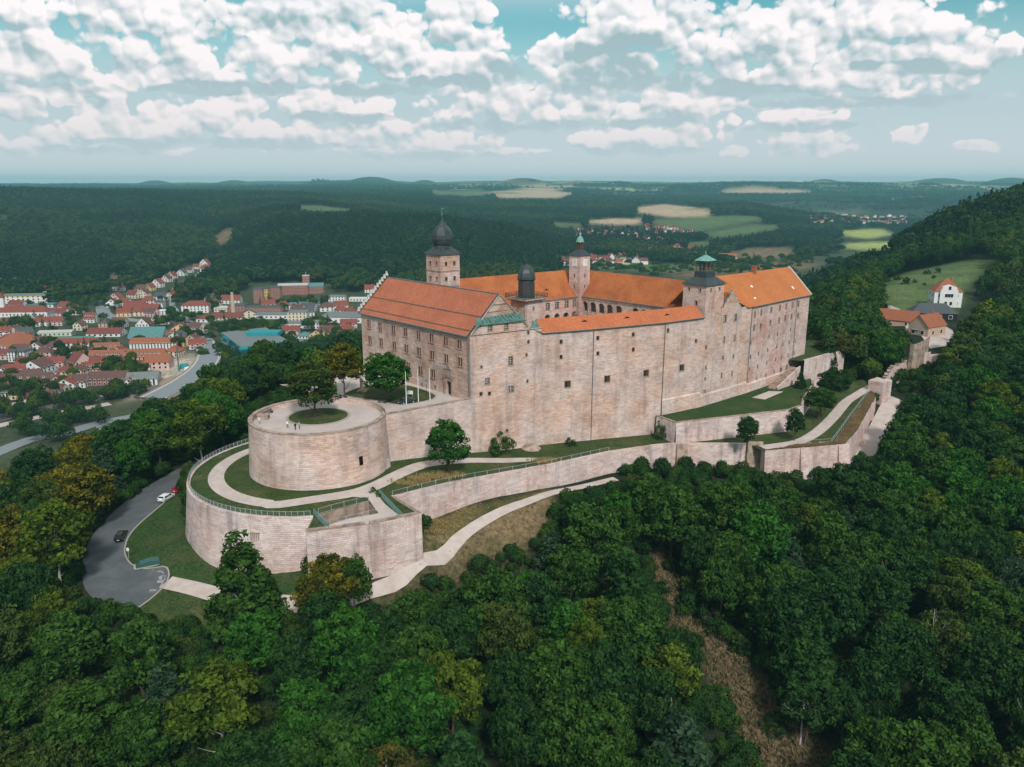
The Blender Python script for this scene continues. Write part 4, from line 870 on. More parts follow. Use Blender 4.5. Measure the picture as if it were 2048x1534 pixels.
# bell tower on the front
st_ = sq_tower('bell_tower', 'square front tower with open belfry and pale green pyramid cap', -17.0, -9.2, 72.2, 81.2, -2, 24.0, [(0, .26, 22.6, .6, .9, 'slit'), (0, .74, 22.6, .6, .9, 'slit'), (3, .26, 22.6, .6, .9, 'slit'), (3, .74, 22.6, .6, .9, 'slit'), (3, .6, 18.9, .8, 1.2, 'arch')], ASH, ())
sc_ = (L(-17, 72.2) + L(-9.2, 81.2)) / 2
m_ = MB(); s_ = math.sqrt(2)
def frustum(mb, c, w0, d0, z0, w1, d1, z1, rz):
    co, si = math.cos(rz), math.sin(rz); f = lambda x, y, z: (c[0] + x * co - y * si, c[1] + x * si + y * co, z)
    a = [f(-w0 / 2, -d0 / 2, z0), f(w0 / 2, -d0 / 2, z0), f(w0 / 2, d0 / 2, z0), f(-w0 / 2, d0 / 2, z0)]; b = [f(-w1 / 2, -d1 / 2, z1), f(w1 / 2, -d1 / 2, z1), f(w1 / 2, d1 / 2, z1), f(-w1 / 2, d1 / 2, z1)]
    for i in range(4): mb.poly([a[i], a[(i + 1) % 4], b[(i + 1) % 4], b[i]])
    mb.poly(b); mb.poly(a[::-1])
frustum(m_, sc_, 9.9, 8.7, 23.9, 9.6, 8.4, 24.2, NR); frustum(m_, sc_, 9.6, 8.4, 24.2, 5.0, 4.6, 25.9, NR); frustum(m_, sc_, 4.4, 4.2, 25.9, 4.2, 4.0, 27.6, NR); m_.build('skirt_roof', SLATE, st_)
m_ = MB()
for x in (-1, 0, 1):
    for y in (-1, 0, 1):
        if x or y: q = (sc_[0] + (x * 1.75) * math.cos(NR) - y * 1.65 * math.sin(NR), sc_[1] + x * 1.75 * math.sin(NR) + y * 1.65 * math.cos(NR)); m_.bar((*q, 27.5), (*q, 30.7), .17, 5)
m_.build('belfry_posts', mat('weathered_timber', (.12, .085, .06)), st_)
m_ = MB(); m_.lathe([(.1, 29.8), (.35, 29.6), (.5, 28.9), (.75, 28.5), (.7, 28.4)], 10, (*sc_, 0)); m_.bar((*sc_, 29.8), (*sc_, 31), .06, 4); m_.build('bell', mat('bronze', (.08, .06, .03), .4, .5), st_)
m_ = MB(); frustum(m_, sc_, 4.8, 4.6, 30.6, .4, .4, 32.2, NR); m_.lathe([(.25, 32.3), (.12, 32.7), (.04, 33.4)], 6, (*sc_, 0)); m_.build('pyramid_cap', COPPERB, st_)

# ------------------------------------------------------------------ ring lawn level (control heights surveyed along it)
LAWNC = [(*(CB + 16.2 * np.array([math.cos(a), math.sin(a)])), -11.0) for a in np.radians([150, 180, 210, 240, 270, 300])] + \
        [(*(CB + 28.7 * np.array([math.cos(a), math.sin(a)])), -11.6) for a in np.radians([110, 140, 170, 200, 230, 255, 280])] + \
        [pz(628,1036,-11.8), pz(612,1070,-12.2), pz(740,1054,-12.1), pz(843,1030,-12.0), pz(788,997,-12.4), pz(775,920,-10.4), pz(850,905,-11.5), pz(935,890,-13.2), pz(975,893,-14.0), pz(1060,889,-14.6), pz(1183,881,-15.2), pz(1318,869,-16.6),
         pz(1000,950,-14.0), pz(1105,930,-14.7), pz(1220,905,-15.5), pz(1352,888,-16.6), pz(1500,888,-17.0), pz(1600,882,-17.2), pz(1690,892,-17.4), pz(1663,838,-16.6), pz(1580,872,-17.2), pz(1450,890,-17.0), pz(1694,802,-15.4), pz(1745,782,-14.4), pz(1626,790,-16.2), pz(1770,765,-13.6), (130,285,-12.6), (120,270,-13.5)]
_lawn = rbf(LAWNC, 9.0, 3.0)
def lawn_z(x, y): return _lawn(x, y)
def lz(x, y): return float(lawn_z(np.array([x]), np.array([y]))[0])
def q2(px, py, z): return P(px, py, z)[:2]
ARC = lambda r, a0, a1, n: [CB + r * np.array([math.cos(a), math.sin(a)]) for a in np.radians(np.linspace(a0, a1, n))]
ang = lambda p: math.degrees(math.atan2(p[1] - CB[1], p[0] - CB[0])) % 360
RR_ = 29.0
ring_end = ang(q2(626, 1037, -11.8))
S_L, S_M, S_R = q2(612, 1070, -12.2), q2(740, 1053, -12.1), q2(843, 1030, -12.0)
LW = [q2(786, 998, -12.4), q2(900, 973, -13.2), q2(1000, 950, -14.0), q2(1105, 930, -14.7), q2(1220, 905, -15.5), q2(1315, 891, -16.3), q2(1352, 888, -16.6), q2(1500, 889, -17.0)]
RW = [q2(1530, 905, -17.2), q2(1690, 891, -17.4), q2(1714, 864, -17.0), q2(1735, 826, -16.0), q2(1752, 794, -14.6)]
PIT = [q2(636, 1031, -11.8), q2(737, 1004, -11.9), q2(757, 1027, -12.0), q2(659, 1051, -12.1)]
ring_arc = ARC(RR_, 100, ring_end, 60)
LAWN_POLY = ring_arc + [S_L, S_M, S_R] + LW + RW + [L(-30, 150), L(-20, 134), L(-10, 96), L(-8, 60), L(2, 20), L(10, 2), L(40, -6), CB + [12, 26]]
tag(sheet('ring_lawn', LAWN_POLY, lambda x, y: lawn_z(x, y), LAWN, 3.0, [PIT]), kind='structure')

# ---- round bastion
bs = thing('round_bastion', 'large round sandstone bastion with a tree on its top', 'bastion')
NS = 96; rows_ = [(-14, 16.0), (-7.2, 15.62), (-5.2, 15.5), (-2, 15.3), (1.05, 15.15)]
sl_a = ang(q2(697, 893, -4)) ; sl_i = int(sl_a / 360 * NS)
mb = MB()
for i in range(NS):
    a0, a1 = 2 * math.pi * i / NS, 2 * math.pi * (i + 1) / NS; u0, u1 = a0 * 15.5, a1 * 15.5
    for (z0, r0), (z1, r1) in zip(rows_, rows_[1:]):
        if i == sl_i and z0 == -7.2: continue
        mb.poly([(CB[0] + r0 * math.cos(a0), CB[1] + r0 * math.sin(a0), z0), (CB[0] + r0 * math.cos(a1), CB[1] + r0 * math.sin(a1), z0), (CB[0] + r1 * math.cos(a1), CB[1] + r1 * math.sin(a1), z1), (CB[0] + r1 * math.cos(a0), CB[1] + r1 * math.sin(a0), z1)], 0, [(u0, z0), (u1, z0), (u1, z1), (u0, z1)])
    mb.poly([(CB[0] + 14.35 * math.cos(a1), CB[1] + 14.35 * math.sin(a1), -.2), (CB[0] + 14.35 * math.cos(a0), CB[1] + 14.35 * math.sin(a0), -.2), (CB[0] + 14.35 * math.cos(a0), CB[1] + 14.35 * math.sin(a0), 1.05), (CB[0] + 14.35 * math.cos(a1), CB[1] + 14.35 * math.sin(a1), 1.05)])
mb.build('wall', RUBB, bs)
a = 2 * math.pi * (sl_i + .5) / NS; gs = MB(); gs.box((0, .75, 1.0), (1.1, .5, 2.2)); obj('gun_slot', gs.mesh('gun_slot', DARK), bs, (CB[0] + 15.6 * math.cos(a), CB[1] + 15.6 * math.sin(a), -7.2), a + math.pi / 2)
open_a = (ang(q2(775, 822, 0)) - 2) % 360
cpm = MB(); cpm.box((0, 0, 0), (1.0, 1.52, .20)); cpm = cpm.mesh('coping', COPING)
for k in range(62):
    a = 2 * math.pi * k / 62; dg = math.degrees(a)
    if 2 < dg < 82: continue
    obj('coping', cpm, bs, (CB[0] + 14.75 * math.cos(a), CB[1] + 14.75 * math.sin(a), 1.13 + random.uniform(-.03, .03)), a + random.uniform(-.02, .02))
# terrace and its straight retaining wall towards the castle
T_A = CB + 15.2 * np.array([math.cos(R(4)), math.sin(R(4))]); T_B = L(-.15, .35)
TERR = ARC(14.9, 75, 364, 70) + [T_A, T_B, L(0, 0), L(49, 0), L(52, -6), L(40, -16), (-62, 207)]
tag(sheet('terrace', TERR, 0.0, PAVE, 4.0), kind='structure')
tw = thing('terrace_wall', 'straight retaining wall between the round bastion and the castle corner', 'wall')
mb = MB(); wall(mb, T_A, T_B, -15, .75); mb.poly([(*T_A, .75), (*T_B, .75), (*(T_B + U * .8), .75), (*(T_A + U * .8), .75)]); wall(mb, T_B + U * .8, T_A + U * .8, -.3, .75); mb.build('wall', RUBB, tw)
tdir = (T_B - T_A) / np.linalg.norm(T_B - T_A); cpm2 = MB(); cpm2.box((0, 0, 0), (1.55, 1.0, .2)); cpm2 = cpm2.mesh('coping', COPING)
nT = int(np.linalg.norm(T_B - T_A) / 1.58)
for k in range(nT): q = T_A + tdir * (k + .5) * 1.58 + U * .4; obj('coping', cpm2, tw, (*q, .84 + random.uniform(-.03, .03)), math.atan2(tdir[1], tdir[0]))
bt2 = thing('old_footing', 'broken stone buttress stub at the foot of the castle corner', 'footing')
for k, (px, py, sx, sz) in enumerate(((948, 899, 3.4, 3.4), (963, 900, 2.6, 2.8))):
    q = q2(px, py, -13.4); b = MB(); b.box((0, 0, 0), (sx, 1.6, sz * 1.3), 0, 0, .93); obj('stone_block', b.mesh('stone_block', RUB), bt2, (*q, -13.6 + sz * .3), R(32))
b = MB(); b.lathe([(2.6, -3), (2.3, 0), (1.9, 2.2), (1.0, 3.2), (.2, 3.5)], 9); rk = tag(obj('rock_stub', b.mesh('rock_stub', RUB)), 'rough rock stub leaning on the foot of the round bastion', 'rock'); q = q2(762, 934, -11); rk.location = (*q, -11.3)
b = MB(); b.lathe([(2.8, -2), (2.6, .4), (1.5, 1.3), (.2, 1.6)], 8); rk = tag(obj('rock_stub', b.mesh('rock_stub', COPING)), 'flat rock at the foot of the high blank castle front', 'rock'); q = q2(1062, 896, -14.4); rk.location = (*q, -14.8)
# island and lawn patch on the terrace
ic = q2(637, 833, 0)
isl = tag(sheet('grass_island', [ic + 6.7 * np.array([math.cos(a), math.sin(a)]) for a in np.linspace(0, 2 * math.pi, 48)[:-1]], lambda x, y: .12 + .35 * np.clip(1 - np.hypot(x - ic[0], y - ic[1]) / 6.7, 0, 1), LAWN, 1.5), kind='structure')
mb = MB(); mb.lathe([(7.25, -.02), (7.25, .10), (6.65, .14), (6.65, 0)], 48, (*ic, 0), 0, 0, False); mb.build('kerb', KERB, isl)
TP = smooth_line([q2(*p, 0) for p in [(690,787),(735,772),(790,768),(840,778),(872,793),(850,803),(800,810),(760,803),(700,794)]], 2.0, True)
tp = tag(sheet('terrace_lawn', TP, .10, LAWN, 2.0), kind='structure')
mb = MB(); n = len(TP)
for i in range(n): mb.bar((*TP[i], .08), (*TP[(i + 1) % n], .08), .14, 4)
mb.build('kerb', KERB, tp)

# ---- ring wall
rw = thing('ring_wall', 'curved outer retaining wall below the round bastion lawn', 'wall')
mb = MB(); aa = np.radians(np.linspace(100, ring_end, 90)); zz = [(-11.45, 29.0), (-15, 29.3), (-20, 29.9), (-26, 30.6)]
for a0, a1 in zip(aa, aa[1:]):
    for (z1, r1), (z0, r0) in zip(zz, zz[1:]):
        mb.poly([(CB[0] + r0 * math.cos(a0), CB[1] + r0 * math.sin(a0), z0), (CB[0] + r0 * math.cos(a1), CB[1] + r0 * math.sin(a1), z0), (CB[0] + r1 * math.cos(a1), CB[1] + r1 * math.sin(a1), z1), (CB[0] + r1 * math.cos(a0), CB[1] + r1 * math.sin(a0), z1)], 0, [(a0 * 29, z0), (a1 * 29, z0), (a1 * 29, z1), (a0 * 29, z1)])
    mb.poly([(CB[0] + r * math.cos(a), CB[1] + r * math.sin(a), -11.45) for r, a in ((29.0, a0), (29.0, a1), (28.2, a1), (28.2, a0))])
mb.build('wall', RUB, rw)
nw = MB()
for k in range(5): nw.box((k * .42 - .9, 0, .1 * k), (.16, .4, 2.0 - .1 * k))
nw.box((0, 0, 1.2), (2.1, .35, .16)); a = R(ang(q2(500, 1075, -15))); obj('blocked_window', nw.mesh('blocked_window', COPING), rw, (CB[0] + 29.35 * math.cos(a), CB[1] + 29.35 * math.sin(a), -16.0), a + math.pi / 2)

# ---- spur
sp = thing('angular_spur', 'angular stone outwork with a pale walkway on its top', 'outwork')
mb = MB(); R_END = ring_arc[-1]
S_L2 = S_L + (R_END - S_L) * .9; S_R2 = LW[0] + (S_R - LW[0]) * .02
wall(mb, S_L2, S_L, -29, -11.5, (), .3, 0, 0, .25); wall(mb, S_L, S_M, -29, -11.5, (), .3, 0, 8, .25); wall(mb, S_M, S_R, -29, -11.5, (), .3, 0, 22, .25); wall(mb, S_R, S_R2, -26, -11.5, (), .3, 0, 35, .25)
mb.build('wall', RUB, sp)
cp = MB()
for a, b in ((S_L, S_M), (S_M, S_R)):
    d = (b - a) / np.linalg.norm(b - a); k = int(np.linalg.norm(b - a) / 1.4); mm = MB(); mm.box((0, 0, 0), (1.36, .7, .4)); mm = mm.mesh('coping', COPING)
    for i in range(k): q = a + d * (i + .5) * 1.4 + np.array([-d[1], d[0]]) * .3; obj('coping', mm, sp, (*q, -11.42 + random.uniform(-.06, .06)), math.atan2(d[1], d[0]))
pit = MB(); nP = len(PIT)
for i in range(nP):
    a, b = PIT[i], PIT[(i + 1) % nP]; wall(pit, b, a, -16.5, lz(*((a + b) / 2)) + .05)
pit.build('pit_wall', COPING, sp); 
tag(sheet('pit_floor', PIT, -15.4, LAWN2, 2.0), kind='structure')
# ---- long outer wall with buttress
ow = thing('outer_wall', 'long outer wall running below the castle lawn above the footpath', 'wall')
mb = MB(); off = 0
for i, (a, b) in enumerate(zip(LW, LW[1:])):
    za = (lz(*a), lz(*b)); d = b - a; Ln = np.linalg.norm(d); t = d / Ln; o = np.array([t[1], -t[0]])
    q = [(*(a + o * .6), -30), (*(b + o * .6), -30), (*b, za[1] + .25), (*a, za[0] + .25)]
    mb.poly(q, 0, [(off, -30), (off + Ln, -30), (off + Ln, za[1]), (off, za[0])]); mb.poly([(*a, za[0] + .25), (*b, za[1] + .25), (*(b - o * .9), za[1] + .2), (*(a - o * .9), za[0] + .2)]); off += Ln
mb.build('wall', RUB, ow)
def buttress(parent, p, rz, w_, d_, z0, z1, material=RUB):
    b = MB(); zt = z1; 
    b.poly([(-w_ / 2, -d_, z0), (w_ / 2, -d_, z0), (w_ / 2, -.25, zt), (-w_ / 2, -.25, zt)]); b.poly([(-w_ / 2, .3, z0), (-w_ / 2, -d_, z0), (-w_ / 2, -.25, zt), (-w_ / 2, .3, zt)]); b.poly([(w_ / 2, -d_, z0), (w_ / 2, .3, z0), (w_ / 2, .3, zt), (w_ / 2, -.25, zt)]); b.poly([(-w_ / 2, -.25, zt), (w_ / 2, -.25, zt), (w_ / 2, .3, zt), (-w_ / 2, .3, zt)])
    return obj('buttress', b.mesh('buttress', material), parent, (p[0], p[1], 0), rz)
tt = LW[7] - LW[6]; buttress(ow, LW[6] + tt * .08, math.atan2(tt[1], tt[0]), 3.0, 2.6, -27, lz(*LW[6]) + .1, COPING)
d_ = LW[7]; buttress(ow, LW[7] + [1.2, -.3], math.atan2(tt[1], tt[0]), 4.4, 2.4, -28, lz(*LW[7]) + .9, COPING)
tm = LW[4] - LW[3]
# ---- weedy right wall, turning uphill
w2 = thing('weedy_wall', 'thick outer wall with brown weeds on top that turns uphill', 'wall')
mb = MB(); 
for i, (a, b) in enumerate(zip(RW, RW[1:])):
    za = (lz(*a) + .4, lz(*b) + .4); d = b - a; Ln = np.linalg.norm(d); t = d / Ln; o = np.array([t[1], -t[0]])
    mb.poly([(*(a + o * .8), -34), (*(b + o * .8), -34), (*b, za[1]), (*a, za[0])], 0, [(off, -34), (off + Ln, -34), (off + Ln, za[1]), (off, za[0])]); off += Ln
    for s in (0, 1):
        pass
t = RW[0] - RW[1]; t = t / np.linalg.norm(t)
wall(mb, RW[0] + np.array([t[1], -t[0]]) * -0 + np.array([0, 3.2]), RW[0], -30, lz(*RW[0]) + .4)
mb.build('wall', RUB, w2)
inn = [q2(1533, 902, -16.9), q2(1600, 888, -16.8), q2(1668, 882, -16.7), q2(1705, 830, -15.6), q2(1743, 782, -14.2)]
top = sheet('weeds', list(RW) + inn[::-1], lambda x, y: lawn_z(x, y) + .55 + .18 * _smooth_noise(x, y, .8, 4), DRYG, 1.0, (), w2)
ib = MB()
for a, b in zip(inn, inn[1:]): ib.poly([(*b, lz(*b) - .5), (*a, lz(*a) - .5), (*a, lz(*a) + .6), (*b, lz(*b) + .6)])
ib.build('inner_face', RUB, w2)
for f, i in ((.5, 0), (.98, 0), (.35, 1), (.45, 2), (.9, 2), (.55, 3)):
    a, b = RW[i], RW[i + 1]; d = b - a; q = a + d * f; buttress(w2, q, math.atan2(d[1], d[0]), 2.6 if i else 3.4, 2.2 if i else 3.0, -31, lz(*q) + .3)
# ---- upper outer wall beyond, with pier
uw = thing('upper_outer_wall', 'ragged outer wall with buttresses climbing to the inn yard', 'wall')
UW = [q2(1756, 786, -14.8), q2(1768, 770, -13), q2(1787, 744, -11.5), q2(1820, 727, -10.5), q2(1861, 708, -9.0)]
ZT = [-11.6, -11.4, -9.6, -8.8, -7.6]; ZB = -27
mb = MB(); off = 0
for i in range(4):
    a, b = UW[i], UW[i + 1]; d = b - a; Ln = np.linalg.norm(d); t = d / Ln; o = np.array([t[1], -t[0]]); n = 7
    for k in range(n):
        p, q = a + d * k / n, a + d * (k + 1) / n; z0, z1 = ZT[i] + (ZT[i + 1] - ZT[i]) * k / n, ZT[i] + (ZT[i + 1] - ZT[i]) * (k + 1) / n; zz_ = (z0 + z1) / 2 + .35 * math.sin(k * 2.4 + i)
        mb.poly([(*(p + o * .5), ZB), (*(q + o * .5), ZB), (*q, zz_), (*p, zz_)], 0, [(off + Ln * k / n, ZB), (off + Ln * (k + 1) / n, ZB), (off + Ln * (k + 1) / n, zz_), (off + Ln * k / n, zz_)])
        mb.poly([(*p, zz_), (*q, zz_), (*(q - o * 1.4), zz_), (*(p - o * 1.4), zz_)], 1); mb.poly([(*(q - o * 1.4), ZB), (*(p - o * 1.4), ZB), (*(p - o * 1.4), zz_), (*(q - o * 1.4), zz_)])
        mb.poly([(*q, zz_ - 2), (*(q - o * 1.4), zz_ - 2), (*(q - o * 1.4), zz_), (*q, zz_)]); mb.poly([(*(p - o * 1.4), zz_ - 2), (*p, zz_ - 2), (*p, zz_), (*(p - o * 1.4), zz_)])
    off += Ln
mb.build('wall', [RUB, DRYG], uw)
for i, f in ((1, .5), (2, .2), (2, .8)): 
    a, b = UW[i], UW[i + 1]; d = b - a; q = a + d * f; buttress(uw, q, math.atan2(d[1], d[0]), 2.4, 3.0, -26, ZT[i] - .8)
pr_ = MB(); pr_.box((0, 0, -3), (6, 5, 12)); obj('pier', pr_.mesh('pier', RUB), uw, (UW[0][0] + 1.5, UW[0][1] + 2.5, -14.0), R(40))
ew_ = MB(); wall(ew_, UW[4], UW[4] + [14, 4], -24, -9.5); ew_.poly([(*UW[4], -9.5), (*(UW[4] + [14, 4]), -9.5), (*(UW[4] + [13.6, 5.4]), -9.5), (*(UW[4] + [-.4, 1.4]), -9.5)]); ew_.build('end_block', RUB, uw)
hb = thing('curved_yard_wall', 'dark curved retaining wall below the inn terrace', 'wall')
HB = smooth_line([q2(1790, 690, -6), q2(1805, 700, -6), q2(1826, 708, -6.2), q2(1845, 700, -6.2), q2(1858, 690, -6)], 2)
mb = MB()
for a, b in zip(HB, HB[1:]): wall(mb, a, b, -16, -2.6)
mb.build('wall', COPING, hb)

# ---- raised terrace east of the curtain
RT = [q2(1313, 834, -11.2), q2(1352, 848, -11.2), q2(1450, 837, -11.2), q2(1580, 822, -11.2), q2(1606, 812, -11.2), q2(1609, 798, -11.2), q2(1627, 772, -11.2), q2(1626, 762, -11.2)]
rt_ = thing('raised_terrace', 'raised terrace with stone retaining wall in front of the right wing', 'terrace')
mb = MB(); off = 0
for a, b in zip(RT, RT[1:]): Ln = np.linalg.norm(b - a); wall(mb, a, b, -20, -10.9, (), .3, 0, off, .5); off += Ln
mb.build('wall', RUB, rt_)
cpm3 = MB(); cpm3.box((0, 0, 0), (1.5, .7, .22)); cpm3 = cpm3.mesh('coping', COPING)
for a, b in zip(RT, RT[1:]):
    d = b - a; Ln = np.linalg.norm(d); d = d / Ln
    for k in range(int(Ln / 1.55)): q = a + d * (k + .5) * 1.55 + np.array([-d[1], d[0]]) * .3; obj('coping', cpm3, rt_, (*q, -10.82), math.atan2(d[1], d[0]))
tag(sheet('terrace_grass', RT + [L(-14, 136), L(-15, 96), L(-15, 72), L(-13, 56)], -11.1, LAWN2, 3.0), kind='structure')
# batter at the foot of the right front
ft = MB(); 
for a, b, z in ((Q[3], Q[4], -7.0), (Q[4], Q[5], -8.0), (Q[5], Q[6], -8.6)):
    d = (b - a) / np.linalg.norm(b - a); o = np.array([d[1], -d[0]]); ft.poly([(*(a + o * .55), -12), (*(b + o * .55), -12), (*(b + o * .4), z), (*(a + o * .4), z)]); ft.poly([(*(a + o * .4), z), (*(b + o * .4), z), (*b, z + .4), (*a, z + .4)])
ft.build('wall_foot', RUBB, pw)
# stairs and pad
stt = thing('stone_stairs', 'stone stairs with white side wall against the right wing', 'stairs')
s0, s1 = q2(1543, 777, -11), q2(1587, 762, -11); sdv = (s1 - s0); sL = np.linalg.norm(sdv); sdv = sdv / sL; so = np.array([sdv[1], -sdv[0]])
NSTEP = 16
for k in range(NSTEP):
    b = MB(); hgt = (k + 1) * .30; b.box((0, 0, hgt / 2), (sL / NSTEP, 3.0, hgt)); q = s0 + sdv * (k + .5) * sL / NSTEP; obj('step', b.mesh('step', COPING), stt, (*q, -11.1), math.atan2(sdv[1], sdv[0]))
b = MB(); b.poly([(0, 0, 0), (sL, 0, 0), (sL, 0, 5.4), (0, 0, .7)]); b.poly([(sL, .5, 0), (0, .5, 0), (0, .5, .7), (sL, .5, 5.4)]); b.poly([(0, 0, .7), (sL, 0, 5.4), (sL, .5, 5.4), (0, .5, .7)]); b.poly([(sL, 0, 0), (sL, .5, 0), (sL, .5, 5.4), (sL, 0, 5.4)]); q = s0 + so * 2.0; obj('side_wall', b.mesh('side_wall', RUB), stt, (*q, -11.1), math.atan2(sdv[1], sdv[0]))
tag(sheet('paved_pad', [q2(*p, -11.05) for p in [(1504,795),(1538,782),(1567,783),(1530,799)]], -11.05, PAVE, 2.0), kind='structure')
lw2 = thing('side_garden_wall', 'stone garden wall between the right wing end and the trees', 'wall')
g0, g1, g2 = q2(1609, 722, -4.5), q2(1660, 708, -4.5), q2(1690, 700, -4.5)
mb = MB(); wall(mb, g0, g1, -16, -4.3); wall(mb, g1, g2, -16, -4.3); mb.poly([(*g0, -4.3), (*g1, -4.3), (*(g1 + [-.3, .9]), -4.3), (*(g0 + [-.3, .9]), -4.3)]); mb.build('wall', RUB, lw2)
tag(sheet('side_garden', [g0 + [-4, 2], g0 + [0, .3], g1 + [0, .3], g2 + [0, .3], g2 + [10, 24], g0 + [8, 40], L(-8, 136)], -4.6, LAWN, 4.0), kind='structure')

# ---- footpaths on the lawn
PZ = lambda pts, z: [q2(x, y, z) for x, y in pts]
ringp = smooth_line([CB + 22.9 * np.array([math.cos(a), math.sin(a)]) for a in np.radians(np.linspace(118, 262, 22))] + [q2(*p) for p in [(690,992,-11.6),(745,978,-11.9),(800,955,-12.2),(850,937,-12.6),(900,928,-13.0),(950,923,-13.5),(1010,921,-14.0),(1060,918,-14.3),(1108,917,-14.6)]], 2.0)
LQ = lambda x, y: lawn_z(x, y)
tag(ribbon('ring_path', ringp, [3.4] * (len(ringp) - 6) + [3.2, 3.0, 2.6, 2.2, 1.8, 1.2], LQ, .06, PATH), kind='structure')
SPP = [q2(*p) for p in [(700,997,-11.8),(735,997,-11.9),(757,1027,-12.0),(700,1039,-12.1),(659,1051,-12.1),(655,1062,-12.1),(741,1051,-12.1),(800,1032,-12.0),(770,1008,-12.0),(749,983,-11.9),(720,984,-11.8)]]
tag(sheet('spur_walkway', SPP, lambda x, y: lawn_z(x, y) + .07, PAVE, 2.0), kind='structure')
inp = smooth_line([q2(*p) for p in [(1524,894,-16.9),(1560,889,-16.9),(1600,881,-16.9),(1635,862,-16.8),(1663,838,-16.6),(1678,820,-16),(1694,802,-15.4),(1718,787,-14.8),(1744,773,-14.2)]], 2.0)
tag(ribbon('inner_path', inp, 3.4, LQ, .07, PATH), kind='structure')
GQ = mesh_z
FPT = [(690,1208,-25.2),(735,1182,-24.4),(790,1152,-22.9),(850,1119,-21.4),(900,1086,-20.6),(950,1053,-20.2),(1010,1022,-20),(1100,990,-20.4),(1170,974,-21),(1232,962,-21.6)]
foot = smooth_line([q2(*p) for p in FPT], 2.0)
for _ in range(12): foot = [foot[0]] + [(foot[i - 1] + foot[i] * 2 + foot[i + 1]) / 4 for i in range(1, len(foot) - 1)] + [foot[-1]]
tag(ribbon('footpath', foot, 2.3, GQ, .30, PATH, None, 7), kind='structure')
app = smooth_line([hit(x, y)[:2] for x, y in [(332,1166),(370,1174),(410,1184),(440,1192),(500,1203),(560,1207),(600,1210)]], 2.0)
tag(ribbon('approach_path', app, 3.8, GQ, .16, PATH, None, 7), kind='structure')
rpath = smooth_line([hit(x, y)[:2] for x, y in [(1725,915),(1745,880),(1762,850),(1780,815),(1800,800)]], 2.0)
tag(ribbon('outer_lane', rpath, [5.5] * (len(rpath) - 3) + [6, 7, 8], GQ, .18, PATH, None, 7), kind='structure')
# road with turning place
road_l = [(165,1120),(180,1080),(205,1047),(240,1013),(280,983),(330,953),(380,925),(430,900),(480,874)]
road_r = [(335,1160),(262,1128),(250,1108),(253,1085),(268,1060),(310,1022),(345,992),(372,962),(400,945)]
TURN = [(165,1120),(164,1150),(172,1182),(205,1210),(258,1229),(300,1200),(334,1166),(336,1140),(325,1133)] + [(290,1139),(262,1128),(250,1108),(253,1085),(268,1060),(310,1022),(345,992),(372,966),(398,948),(420,925)] + road_l[::-1][2:]
TURN = smooth_line([hit(x, y)[:2] for x, y in TURN], 2.0, True)
tag(sheet('road', TURN, lambda x, y: mesh_z(x, y) + .14, ASPH, 1.6), kind='structure')
kb = [hit(x, y)[:2] for x, y in [(258,1230),(300,1200),(334,1166),(337,1142),(325,1134),(290,1139),(262,1129),(250,1108),(253,1085),(268,1060),(310,1022),(345,992),(372,964)]]
kb = smooth_line(kb, 1.5)
kr = MB()
for a, b in zip(kb, kb[1:]): 
    za, zb = [float(v) + .12 for v in mesh_z(np.array([a[0], b[0]]), np.array([a[1], b[1]]))]; d = (b - a) / np.linalg.norm(b - a); o = np.array([-d[1], d[0]]) * .14
    kr.poly([(*(a - o), za - .1), (*(b - o), zb - .1), (*(b - o), zb + .12), (*(a - o), za + .12)]); kr.poly([(*(a - o), za + .12), (*(b - o), zb + .12), (*(b + o), zb + .12), (*(a + o), za + .12)]); kr.poly([(*(b + o), zb - .1), (*(a + o), za - .1), (*(a + o), za + .12), (*(b + o), zb + .12)])
tag(kr.build('kerb', KERB), kind='structure')
dst = sheet('chalk_dust', [hit(x, y)[:2] for x, y in [(300,1142),(322,1140),(333,1150),(330,1165),(305,1188),(290,1200),(300,1180),(318,1160),(316,1150)]], lambda x, y: mesh_z(x, y) + .14, mat('dusty_asphalt', lambda t: t.mix(t.ramp(t.noise(geo(t), .9, 4, .7), .4, .6), (.12, .13, .135), (.30, .30, .30)), .9), 1.5); tag(dst, kind='structure')
# grass verge strips of the banks
bank = [(362,960),(372,964),(345,992),(310,1022),(268,1060),(253,1085),(250,1108),(262,1128),(290,1139),(325,1134),(337,1142),(335,1160),(370,1170),(430,1186),(500,1200),(600,1206),(625,1185),(625,1140),(560,1122),(480,1108),(410,1085),(375,1050),(362,1000)]
tag(sheet('bank_grass', [hit(x, y)[:2] for x, y in bank], lambda x, y: mesh_z(x, y) + .08, LAWN2, 1.6), kind='structure')
tag(sheet('turn_grass', [hit(x, y)[:2] for x, y in [(262,1231),(335,1170),(380,1178),(440,1196),(520,1212),(560,1216),(540,1250),(400,1256),(300,1248)]], lambda x, y: mesh_z(x, y) + .08, LAWN, 1.6), kind='structure')
tag(sheet('path_verge', [hit(x, y)[:2] for x, y in [(848,1042),(900,1030),(1000,1003),(1100,980),(1220,957),(1215,962),(1120,978),(1000,1018),(940,1050),(850,1110)]], lambda x, y: mesh_z(x, y) + .08, grass_mat('mixed_grass', (.10, .085, .035), (.055, .065, .025), (.20, .14, .06), .6), 2.0), kind='structure')

